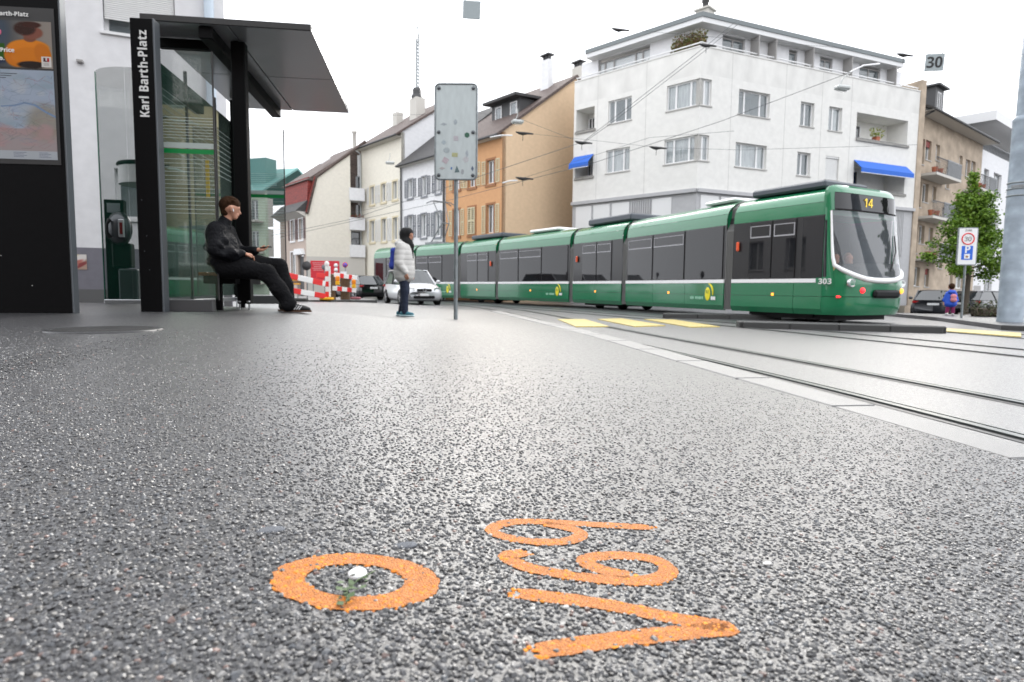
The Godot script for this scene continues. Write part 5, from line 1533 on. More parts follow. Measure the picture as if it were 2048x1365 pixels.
func tram_module(o: Node3D, T: Transform3D, L: float, spec: Dictionary):
	var x0 := 0.14; var x1: float = L - (0.14 if not spec.get("cab", false) else 0.0)
	var shell_end: float = x1 - (1.1 if spec.get("cab", false) else 0.0)
	part(o, "saloon_shell", side_span(x0, shell_end, 0.36, 2.66, -1.12, 1.12), mats.tram_band, T)
	if spec.get("cab", false):
		for z in [-1.12, 1.08]:
			part(o, "cab_side", side_span(shell_end, x1, 1.1, 2.66, z, z + 0.04), mats.tram_band, T)
		part(o, "cab_floor", side_span(shell_end, x1 + 0.3, 0.36, 0.46, -1.0, 1.0), mats.underframe, T)
		part(o, "dashboard", MB.new().bev(Vector3(x1 + 0.02, 1.0, 0.0), Vector3(0.6, 0.25, 1.7), 0.08), mats.black_plastic, T)
	# lower panels, split in length and in height
	var cuts: Array = spec.cuts
	for s in [1, -1]:
		for i in cuts.size() - 1:
			var a := lerpf(x0, x1, cuts[i]) + 0.006; var b := lerpf(x0, x1, cuts[i + 1]) - 0.006
			part(o, "lower_panel", MB.new().prism([Vector2(-1.09, 0.22), Vector2(-1.15, 0.36), Vector2(-1.15, 0.66), Vector2(-1.1, 0.66), Vector2(-1.06, 0.22)], a, b, Transform3D(SIDE, Vector3.ZERO)), mats.tram_green, T * Transform3D(Basis.from_scale(Vector3(1, 1, s)), Vector3.ZERO))
			part(o, "side_panel", side_span(a, b, 0.668, 1.0, s * 1.1, s * 1.15), mats.tram_green, T)
		part(o, "white_stripe", side_span(x0 + 0.01, x1 - 0.01- (0.16 if spec.get("cab", false) else 0.0), 1.003, 1.1, s * 1.11, s * 1.156), mats.tram_white, T)
		# roof cove: lower and upper sheet with a joint between
		var lo := MB.new().smooth()
		var hi := MB.new().smooth()
		for i in COVE.size() - 1:
			var p: Array = COVE[i]; var q: Array = COVE[i + 1]
			var m: MB = lo if i < 2 else hi
			var y_p: float = p[0] + (0.008 if i == 2 else 0.0)
			m.quad(Vector3(x0, y_p, s * p[1]), Vector3(x1, y_p, s * p[1]), Vector3(x1, q[0], s * q[1]), Vector3(x0, q[0], s * q[1]))
		part(o, "roof_cove", lo, mats.tram_green, T)
		part(o, "roof_shoulder", hi, mats.tram_green, T)
	part(o, "roof", side_span(x0, x1, 3.3, 3.37, -0.46, 0.46), mats.tram_white if spec.get("pale_roof", false) else mats.roof_box, T)
	part(o, "end_panel", MB.new().prism([Vector2(-1.1, 0.3), Vector2(1.1, 0.3), Vector2(1.09, 2.9), Vector2(0.9, 3.2), Vector2(-0.9, 3.2), Vector2(-1.09, 2.9)], x0 - 0.001, x0 + 0.02, Transform3D(SIDE, Vector3.ZERO)), mats.tram_green, T)
	if not spec.get("cab", false):
		part(o, "end_panel", MB.new().prism([Vector2(-1.1, 0.3), Vector2(1.1, 0.3), Vector2(1.09, 2.9), Vector2(0.9, 3.2), Vector2(-0.9, 3.2), Vector2(-1.09, 2.9)], x1 - 0.02, x1 + 0.001, Transform3D(SIDE, Vector3.ZERO)), mats.tram_green, T)
	# windows: dark panes, some with tilting vents
	for s in [1, -1]:
		for w in spec.panes:
			var a := lerpf(x0, x1, w[0]); var b := lerpf(x0, x1, w[1])
			var pn := part(o, "window_pane", MB.new().bev(Vector3((a + b) / 2, 1.87, s * 1.13), Vector3(b - a - 0.015, 1.5, 0.02), 0.006), mats.tram_glass, T)
			if w.size() > 2:
				var mb := MB.new()
				var y0 := 2.2; var y1 := 2.52; var z0: float = s * 1.141; var z1: float = s * 1.15
				mb.span(Vector3(a + 0.04, y0, z0), Vector3(b - 0.04, y0 + 0.035, z1)).span(Vector3(a + 0.04, y1 - 0.02, z0), Vector3(b - 0.04, y1, z1)).span(Vector3(a + 0.04, y0 + 0.035, z0), Vector3(a + 0.065, y1 - 0.02, z1)).span(Vector3(b - 0.065, y0 + 0.035, z0), Vector3(b - 0.04, y1 - 0.02, z1))
				part(pn, "vent_frame", mb, mats.tram_vent)
	if spec.has("lamp"):
		part(o, "side_lamp", MB.new().bev(Vector3(lerpf(x0, x1, spec.lamp), 2.0, 1.16), Vector3(0.1, 0.26, 0.06), 0.03), mats.red_marker, T)
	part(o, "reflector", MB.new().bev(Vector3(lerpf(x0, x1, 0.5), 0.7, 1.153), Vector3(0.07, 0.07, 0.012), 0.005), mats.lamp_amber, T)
	if spec.has("logo"):
		var u := lerpf(x0, x1, spec.logo)
		var lg := part(o, "emblem", MB.new().ball(Vector3(u, 0.68, 1.155), Vector3(0.12, 0.2, 0.012), 14), mats.yellow_logo, T)
		var path = []
		for k in 7:
			var a2 := -0.2 + k * 0.28
			path.append(Vector3(u + 0.02 + 0.22 * cos(a2), 0.68 + 0.28 * sin(a2) + 0.02, 1.158))
		part(lg, "emblem_arc", MB.new().tube(path, [0.01, 0.018, 0.024, 0.026, 0.024, 0.018, 0.01], 6), mats.yellow_logo)
		for k in 2:
			part(lg, "emblem_bar", MB.new().box(Vector3(u - 0.035 + k * 0.07, 0.74, 1.17), Vector3(0.02, 0.1, 0.006)), mats.tram_green)
		for k in 10:   # small pale line of print, too small to read
			if k != 3:
				part(lg, "small_print", MB.new().box(Vector3(u - 0.78 + k * 0.062, 0.56, 1.154), Vector3(0.04 + 0.012 * (k % 3 % 2), 0.07 + 0.02 * (k % 2), 0.008)), mat("print_green", Color(0.25, 0.5, 0.36), 0.5))
		for k in 2:
			part(lg, "emblem_tag", MB.new().box(Vector3(u + 0.2 + k * 0.1, 0.56, 1.156), Vector3(0.08, 0.1, 0.01)), mats.tram_white)
	for b in spec.get("boxes", []):
		part(o, "roof_unit", MB.new().bev(Vector3(lerpf(x0, x1, (b[0] + b[1]) / 2), 3.37 + b[2] / 2, 0.0), Vector3((b[1] - b[0]) * (x1 - x0), b[2], 1.5), 0.05), mats.tram_white if b.size() > 3 else mats.roof_box, T)
	if spec.get("wheels", false):
		part(o, "bogie", side_span(lerpf(x0, x1, 0.15), lerpf(x0, x1, 0.85), 0.14, 0.4, -0.9, 0.9), mats.underframe, T)
		for k in [0.27, 0.73]:
			for s in [-1, 1]:
				part(o, "wheel", MB.new().lathe([[0.0, -0.06], [0.3, -0.06], [0.3, 0.06], [0.0, 0.06]], 20, T_turn(lerpf(x0, x1, k), 0.3, s * 0.5)), mats.underframe, T)

func T_turn(x: float, y: float, z: float) -> Transform3D:
	return Transform3D(Basis(Vector3.RIGHT, PI / 2), Vector3(x, y, z))

func build_tram():
	var S = [Vector2(-9.25, 41.1), Vector2(-5.9, 37.3), Vector2(-2.93, 34.0), Vector2(-0.8, 30.9), Vector2(2.43, 26.0), Vector2(4.06, 22.8), Vector2(6.1, 17.7), Vector2(7.5, 15.1)]
	var o := thing("tram", "long green articulated tram with dark windows, route 14", "tram", P(3.0, 0.0, 25.0))
	nose_x = S[6].distance_to(S[7])
	var tall := [[0.02, 0.31, 1], [0.32, 0.64, 1], [0.65, 0.98]]
	var short := [[0.2, 0.5, 1], [0.51, 0.8, 1]]
	var specs = [
		{"cuts": [0, 0.5, 1], "panes": [[0.05, 0.33], [0.36, 0.64, 1], [0.66, 0.97]], "wheels": true, "pale_roof": true},
		{"cuts": [0, 0.5, 1], "panes": tall, "logo": 0.78, "pale_roof": true},
		{"cuts": [0, 1], "panes": short, "lamp": 0.88, "wheels": true, "boxes": [[0.1, 0.95, 0.22]]},
		{"cuts": [0, 0.33, 0.66, 1], "panes": tall, "logo": 0.86, "pale_roof": true, "boxes": [[0.35, 0.75, 0.14, 1]]},
		{"cuts": [0, 0.5, 1], "panes": short, "lamp": 0.09, "wheels": true, "boxes": [[0.1, 0.95, 0.25]]},
		{"cuts": [0, 0.33, 0.66, 1], "panes": tall, "logo": 0.87, "pale_roof": true, "boxes": [[0.7, 0.95, 0.12, 1]]},
		{"cuts": [0, 0.72, 1], "panes": [[0.2, 0.46, 1], [0.47, 0.72, 1], [0.78, 0.995]], "lamp": 0.07, "wheels": true, "cab": true, "boxes": [[0.06, 0.86, 0.2]]}]
	for i in 7:
		var T := rel(o, frame_at(S[i], S[i + 1])) * WIDE * shift(0, 0, -1.15)
		tram_module(o, T, S[i].distance_to(S[i + 1]), specs[i])
		if i > 0:   # bellows between the modules
			var Tm := rel(o, frame_at(S[i - 1], S[i])) * WIDE * shift(S[i - 1].distance_to(S[i]), 0, -1.15)
			var mid := Transform3D(T.basis.orthonormalized().slerp(Tm.basis.orthonormalized(), 0.5) * WIDE.basis, (T.origin + Tm.origin) / 2)
			var bl := part(o, "bellows", MB.new().prism([Vector2(-1.02, 0.3), Vector2(1.02, 0.3), Vector2(1.02, 2.7), Vector2(0.85, 3.2), Vector2(-0.85, 3.2), Vector2(-1.02, 2.7)], -0.16, 0.16, Transform3D(SIDE, Vector3.ZERO)), mats.underframe, mid)
			for k in 5:
				part(bl, "fold", MB.new().prism([Vector2(-1.12, 0.25), Vector2(1.12, 0.25), Vector2(1.12, 2.45), Vector2(0.98, 2.75), Vector2(0.96, 3.1), Vector2(0.75, 3.3), Vector2(-0.75, 3.3), Vector2(-0.96, 3.1), Vector2(-0.98, 2.75), Vector2(-1.12, 2.45)], -0.125 + k * 0.056, -0.095 + k * 0.056, Transform3D(SIDE, Vector3.ZERO)), mats.bellows)
	# front
	var T := rel(o, frame_at(S[6], S[7])) * WIDE * shift(0, 0, -1.15)
	var one := const_f(1.0); var mone := const_f(-1.0)
	var under := func(w): return 1.1 + 0.34 * pow(absf(w) / 0.95, 4.0)
	part(o, "front_skirt", nose_patch(mone, one, const_f(0.22), const_f(0.66), 24, 4), mats.tram_green, T)
	part(o, "front_panel", nose_patch(mone, one, const_f(0.672), func(w): return 0.95 if absf(w) > 0.93 else under.call(w) - 0.05, 28, 6), mats.tram_green, T)
	for s in [1.0, -1.0]:
		part(o, "front_pillar", nose_patch(const_f(0.95 * s if s > 0 else -1.0), const_f(1.0 if s > 0 else -0.95), const_f(0.94), const_f(2.8), 6, 12, 0.002), mats.tram_green, T)
	part(o, "corner_panel", side_span(nose_x - 0.17, nose_x + 0.004, 1.002, 1.12, 1.1, 1.15), mats.tram_green, T)
	part(o, "cab_side_window", nose_patch(const_f(0.99), const_f(0.9995), const_f(1.14), const_f(2.5), 4, 10, 0.006), mats.tram_glass, T)
	part(o, "front_brow", nose_patch(mone, one, const_f(3.17), const_f(3.37), 24, 6), mats.tram_green, T)
	part(o, "brow_corner", nose_patch(const_f(0.9), one, const_f(2.74), const_f(3.17), 6, 6), mats.tram_green, T)
	part(o, "brow_corner", nose_patch(mone, const_f(-0.92), const_f(2.74), const_f(3.17), 6, 6), mats.tram_green, T)
	part(o, "shoulder_panel", MB.new().prism([Vector2(-1.145, 2.64), Vector2(1.145, 2.64), Vector2(1.14, 3.1), Vector2(1.12, 3.22), Vector2(1.06, 3.3), Vector2(0.9, 3.36), Vector2(-0.9, 3.36), Vector2(-1.06, 3.3), Vector2(-1.12, 3.22), Vector2(-1.14, 3.1)], nose_x - 0.06, nose_x + 0.002, Transform3D(SIDE, Vector3.ZERO)), mats.tram_green, T)
	part(o, "roof_front", MB.new().prism([Vector2(-0.55, 3.28), Vector2(0.55, 3.28), Vector2(0.5, 3.36), Vector2(-0.5, 3.36)], nose_x - 0.1, nose_x + 0.08, Transform3D(SIDE, Vector3.ZERO)), mats.tram_green, T)
	part(o, "windscreen", nose_patch(const_f(-0.953), const_f(0.953), under, const_f(2.73), 24, 12, -0.004), mats.windscreen, T)
	part(o, "windscreen_mask", nose_patch(const_f(-0.94), const_f(0.94), func(w): return under.call(w) + 0.0, func(w): return 1.48 - 0.03 * w, 24, 3, -0.03), mats.black_plastic, T)
	var ds := part(o, "destination_display", nose_patch(const_f(-0.92), const_f(0.9), const_f(2.77), const_f(3.16), 24, 3, 0.006), mats.tram_glass, T)
	part(o, "display_backing", nose_patch(const_f(-0.93), const_f(0.91), const_f(2.74), const_f(3.17), 24, 3, -0.02), mats.underframe, T)
	lettering(o, "route_number", "14", 0.21, mats.amber_led, T * Transform3D(SIDE, nose(0.05, 2.965) + Vector3(0.022, 0, 0.0)), 0.006, false, false, 0.95)
	var path = []
	for v in [[0.95, 2.72], [0.951, 2.3], [0.952, 1.9], [0.95, 1.6], [0.94, 1.42], [0.86, 1.3], [0.68, 1.17], [0.45, 1.09], [0.2, 1.065], [-0.1, 1.06], [-0.4, 1.085], [-0.64, 1.15], [-0.84, 1.28], [-0.94, 1.42], [-0.95, 1.7], [-0.95, 2.2], [-0.95, 2.74]]:
		path.append(nose(v[0], v[1], 0.004))
	part(o, "white_surround", MB.new().tube(path, [0.02, 0.024, 0.03, 0.036, 0.046, 0.056, 0.062, 0.066, 0.068, 0.068, 0.064, 0.06, 0.052, 0.042, 0.032, 0.026, 0.022], 8), mats.tram_white, T)
	for q in [[0.76, 1.0, 0.09], [-0.86, 1.0, 0.085]]:
		var p := nose(q[0], q[1])
		var hl := part(o, "headlight", MB.new().lathe([[0.0, -0.05], [q[2] * 0.7, -0.02], [q[2], 0.02], [q[2] * 1.1, 0.02], [q[2] * 1.1, -0.05]], 18, Transform3D(SIDE * Basis(Vector3.RIGHT, PI / 2), p + Vector3(0.015, 0, 0))), mats.headlamp, T)
		part(hl, "lens", MB.new().lathe([[q[2], 0.021], [q[2] * 0.7, 0.04], [0.0, 0.05]], 16, Transform3D(SIDE * Basis(Vector3.RIGHT, PI / 2), p + Vector3(0.016, 0, 0))), mats.clear_lens)
	part(o, "tail_light", MB.new().ball(nose(0.52, 0.82), Vector3(0.045, 0.072, 0.072), 14), mats.lamp_red, T)
	part(o, "indicator_light", MB.new().ball(nose(-0.7, 0.82), Vector3(0.045, 0.072, 0.072), 14), mats.lamp_amber, T)
	part(o, "coupler_cover", MB.new().bev(nose(-0.14, 0.74) + Vector3(0.03, 0, 0.0), Vector3(0.12, 0.2, 0.9), 0.06), mats.black_plastic, T)
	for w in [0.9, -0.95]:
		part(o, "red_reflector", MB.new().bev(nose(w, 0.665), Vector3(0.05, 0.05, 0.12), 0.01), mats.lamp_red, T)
	lettering(o, "fleet_number", "303", 0.13, mats.letter_white, T * Transform3D(Basis(Vector3.UP, 0.32), nose(0.99, 1.0) + Vector3(-0.02, 0.03, 0.02)), 0.006, true)
	part(o, "wiper", MB.new().tube([nose(-0.3, 1.3, 0.02), nose(-0.55, 1.8, 0.03), nose(-0.62, 2.2, 0.02)], 0.012, 5), mats.underframe, T)
	part(o, "underframe", side_span(0.6, 3.1, 0.08, 0.34, -0.85, 0.85), mats.underframe, T)
	# pantograph
	var Tp := rel(o, frame_at(S[1], S[2])) * WIDE * shift(0.4, 0, -1.15)
	var mb := MB.new()
	for z in [-0.35, 0.35]:
		mb.tube([Vector3(0, 3.5, z), Vector3(0.9, 4.6, z * 0.6)], 0.035, 6)
		mb.tube([Vector3(0.9, 4.6, z * 0.6), Vector3(0.25, 5.85, z)], 0.028, 6)
	mb.span(Vector3(-0.4, 3.38, -0.5), Vector3(0.8, 3.5, 0.5)).tube([Vector3(0.9, 4.6, -0.21), Vector3(0.9, 4.6, 0.21)], 0.04, 6)
	var pg := part(o, "pantograph", mb, mats.rail_grey, Tp)
	part(pg, "collector_bar", MB.new().tube([Vector3(0.2, 5.75, -0.75), Vector3(0.25, 5.9, -0.5), Vector3(0.25, 5.9, 0.5), Vector3(0.2, 5.75, 0.75)], 0.035, 6), mats.rail_grey)
	part(pg, "collector_bar", MB.new().tube([Vector3(0.5, 5.78, -0.75), Vector3(0.5, 5.9, -0.5), Vector3(0.5, 5.9, 0.5), Vector3(0.5, 5.78, 0.75)], 0.03, 6), mats.rail_grey)
	# seats and people seen through the windscreen
	for q in [[1.45, 0.12, "person seated behind the tram windscreen in a pale yellow top", Color(0.55, 0.45, 0.2), Color(0.08, 0.05, 0.035)], [1.4, -0.36, "person seated behind the tram windscreen in a blue top", Color(0.05, 0.16, 0.42), Color(0.3, 0.16, 0.09)]]:
		var G: Transform3D = o.transform * T
		var at := G * Vector3(nose_x - 0.55, 0.47, q[1])
		var seat := part(o, "cab_seat", MB.new().bev(Vector3(nose_x - 0.6, 0.72, q[1]), Vector3(0.45, 0.5, 0.46), 0.05).bev(Vector3(nose_x - 0.84, 1.2, q[1]), Vector3(0.1, 0.7, 0.44), 0.04), mats.black_plastic, T)
		var p := thing("person", q[2], "person", at, atan2(-G.basis.x.z, G.basis.x.x), "people inside the tram")
		blob_part(p, "body", [[Vector3(0, 1.12, 0), Vector3(0.02, 1.2, 0), 0.09, 0.1], [Vector3(0.03, 1.1, 0), Vector3(0.06, 1.08, 0), 0.07, 0.06], [Vector3(0, 0.95, 0), Vector3(0, 1.1, 0), 0.055, 0.055]], 0.014, 50.0, mats.skin)
		blob_part(p, "top", [[Vector3(-0.02, 0.55, 0), Vector3(-0.02, 0.85, 0), 0.14, 0.13], [Vector3(-0.02, 0.85, -0.17), Vector3(-0.02, 0.85, 0.17), 0.08, 0.08], [Vector3(0, 0.84, 0.2), Vector3(0.12, 0.58, 0.22), 0.06, 0.05], [Vector3(0, 0.84, -0.2), Vector3(0.12, 0.58, -0.22), 0.06, 0.05], [Vector3(0.05, 0.42, 0.1), Vector3(0.32, 0.42, 0.12), 0.09, 0.07], [Vector3(0.05, 0.42, -0.1), Vector3(0.32, 0.42, -0.12), 0.09, 0.07]], 0.025, 30.0, mat("top%d" % int(q[3].b * 100), q[3], 0.8))
		blob_part(p, "hair", [[Vector3(-0.03, 1.2, 0), Vector3(-0.01, 1.26, 0), 0.1, 0.09]], 0.016, 50.0, mat("hair%d" % int(q[4].r * 100), q[4], 0.7))

# ---------------------------------------------------------------- people: smooth union of tapered capsules, meshed as surface nets
func blob_mesh(mb: MB, bones: Array, cell: float, k: float):
	var lo := Vector3(1e9, 1e9, 1e9); var hi := -lo
	for b in bones:
		for e in 2:
			var r: float = b[2 + e] + 0.02 + cell * 2
			lo = lo.min(b[e] - Vector3(r, r, r)); hi = hi.max(b[e] + Vector3(r, r, r))
	var nx := int((hi.x - lo.x) / cell) + 2; var ny := int((hi.y - lo.y) / cell) + 2; var nz := int((hi.z - lo.z) / cell) + 2
	var acc := PackedFloat32Array()
	acc.resize(nx * ny * nz)
	for b in bones:
		var a: Vector3 = b[0]; var ab: Vector3 = b[1] - b[0]
		var ra: float = b[2]; var rb: float = b[3]
		var l2 := maxf(ab.length_squared(), 1e-9)
		var sq: float = b[4] if b.size() > 4 else 1.0   # flatten across z
		var m := maxf(ra, rb) + 4.5 / k
		var p0 := (a.min(b[1]) - Vector3(m, m, m) - lo) / cell; var p1 := (a.max(b[1]) + Vector3(m, m, m) - lo) / cell
		for ix in range(maxi(0, int(p0.x)), mini(nx - 1, int(p1.x) + 1) + 1):
			for iy in range(maxi(0, int(p0.y)), mini(ny - 1, int(p1.y) + 1) + 1):
				for iz in range(maxi(0, int(p0.z)), mini(nz - 1, int(p1.z) + 1) + 1):
					var p := lo + Vector3(ix, iy, iz) * cell - a
					var t := clampf(p.dot(ab) / l2, 0, 1)
					var q := p - ab * t
					q.z /= sq
					acc[(ix * ny + iy) * nz + iz] += exp(-k * (q.length() - lerpf(ra, rb, t)))
	var vi := PackedInt32Array()
	vi.resize(nx * ny * nz)
	vi.fill(-1)
	var vs := PackedVector3Array()
	var off = [0, nz * ny, nz, nz * ny + nz, 1, nz * ny + 1, nz + 1, nz * ny + nz + 1]
	var corner = [Vector3(0, 0, 0), Vector3(1, 0, 0), Vector3(0, 1, 0), Vector3(1, 1, 0), Vector3(0, 0, 1), Vector3(1, 0, 1), Vector3(0, 1, 1), Vector3(1, 1, 1)]
	var edges = [[0, 1], [2, 3], [4, 5], [6, 7], [0, 2], [1, 3], [4, 6], [5, 7], [0, 4], [1, 5], [2, 6], [3, 7]]
	for ix in nx - 1:
		for iy in ny - 1:
			for iz in nz - 1:
				var i := (ix * ny + iy) * nz + iz
				var c := 0
				for q in 8:
					if acc[i + off[q]] > 1.0:
						c += 1
				if c == 0 or c == 8:
					continue
				var s := Vector3.ZERO
				var n := 0
				for e in edges:
					var fa := acc[i + off[e[0]]]; var fb := acc[i + off[e[1]]]
					if (fa > 1.0) != (fb > 1.0):
						var la := log(maxf(fa, 1e-12)); var lb := log(maxf(fb, 1e-12))
						s += corner[e[0]].lerp(corner[e[1]], clampf(la / (la - lb), 0, 1)); n += 1
				vi[i] = vs.size()
				vs.append(lo + (Vector3(ix, iy, iz) + s / n) * cell)
	mb.smooth()
	for ix in range(1, nx - 1):
		for iy in range(1, ny - 1):
			for iz in range(1, nz - 1):
				var i := (ix * ny + iy) * nz + iz
				var f := acc[i] > 1.0
				for ax in 3:
					var st: int = [nz * ny, nz, 1][ax]
					if (acc[i + st] > 1.0) == f:
						continue
					var u: int = [nz, 1, nz * ny][ax]; var v: int = [1, nz * ny, nz][ax]
					var a := vi[i]; var b := vi[i - u]; var c := vi[i - u - v]; var d := vi[i - v]
					if a < 0 or b < 0 or c < 0 or d < 0:
						continue
					if f:
						mb.quad(vs[a], vs[b], vs[c], vs[d])
					else:
						mb.quad(vs[d], vs[c], vs[b], vs[a])
	mb.smooth(false)

func blob_part(par: Node3D, nm: String, bones: Array, cell: float, k: float, m: Material) -> MeshInstance3D:
	var mb := MB.new()
	blob_mesh(mb, bones, cell, k)
	return part(par, nm, mb, m)

func hand_bones(wrist: Vector3, dir: Vector3, up: Vector3, curl: float, side: float) -> Array:   # palm and five bent fingers
	var f := dir.normalized()
	var n := (up - f * up.dot(f)).normalized()
	var w := f.cross(n).normalized() * side
	var out = [[wrist, wrist + f * 0.085 + w * 0.02, 0.026, 0.019], [wrist, wrist + f * 0.085 - w * 0.02, 0.026, 0.019]]
	var lens = [0.068, 0.078, 0.072, 0.056]
	for i in 4:
		var b := wrist + f * 0.088 + w * (0.03 - i * 0.02)
		var d1 := (f * cos(curl) - n * sin(curl))
		var d2 := (f * cos(curl * 2.2) - n * sin(curl * 2.2))
		var m: Vector3 = b + d1 * lens[i] * 0.5
		out.append([b, m, 0.0095, 0.0088]); out.append([m, m + d2 * lens[i] * 0.55, 0.0088, 0.0075])
	var t0 := wrist + f * 0.03 + w * 0.03
	var t1 := t0 + (f * 0.6 + w * 0.7 - n * 0.3 * curl).normalized() * 0.04
	out.append([t0, t1, 0.013, 0.0105]); out.append([t1, t1 + (f * 0.9 + w * 0.25 - n * 0.4).normalized() * 0.034, 0.0105, 0.0085])
	return out

func head_bones(c: Vector3, look: Vector3, s: float = 1.0) -> Array:   # skull, jaw, nose, chin, brow, ears
	var f := look.normalized()
	var up := Vector3.UP
	var r := f.cross(up).normalized()
	up = r.cross(f)
	return [[c + up * 0.02 * s - f * 0.03 * s, c + up * 0.03 * s + f * 0.015 * s, 0.088 * s, 0.085 * s],
		[c - up * 0.03 * s + f * 0.02 * s, c - up * 0.085 * s + f * 0.055 * s, 0.068 * s, 0.036 * s],
		[c + f * 0.09 * s + up * 0.01 * s, c + f * 0.112 * s - up * 0.028 * s, 0.01 * s, 0.015 * s],
		[c + f * 0.08 * s + up * 0.03 * s + r * 0.035 * s, c + f * 0.08 * s + up * 0.03 * s - r * 0.035 * s, 0.018 * s, 0.018 * s],
		[c + f * 0.088 * s - up * 0.058 * s + r * 0.016 * s, c + f * 0.088 * s - up * 0.058 * s - r * 0.016 * s, 0.012 * s, 0.012 * s],
		[c + r * 0.086 * s + up * 0.012 * s - f * 0.01 * s, c + r * 0.084 * s - up * 0.028 * s - f * 0.004 * s, 0.017 * s, 0.011 * s],
		[c - r * 0.086 * s + up * 0.012 * s - f * 0.01 * s, c - r * 0.084 * s - up * 0.028 * s - f * 0.004 * s, 0.017 * s, 0.011 * s]]

func face_details(p: Node3D, c: Vector3, look: Vector3, s: float = 1.0):
	var f := look.normalized(); var r := f.cross(Vector3.UP).normalized(); var up := r.cross(f)
	for k in [-1, 1]:
		part(p, "eye", MB.new().ball(c + f * 0.084 * s + r * 0.032 * s * k + up * 0.008 * s, Vector3(0.011, 0.008, 0.011) * s, 8), mat("eye", Color(0.04, 0.03, 0.025), 0.2))
		part(p, "eyebrow", MB.new().tube([c + f * 0.094 * s + r * 0.018 * s * k + up * 0.032 * s, c + f * 0.086 * s + r * 0.048 * s * k + up * 0.034 * s], 0.005 * s, 5), mats.hair)
	part(p, "mouth", MB.new().tube([c + f * 0.096 * s + r * 0.02 * s - up * 0.058 * s, c + f * 0.103 * s - up * 0.058 * s, c + f * 0.096 * s - r * 0.02 * s - up * 0.058 * s], 0.005 * s, 5), mat("lips", Color(0.33, 0.12, 0.1), 0.5))

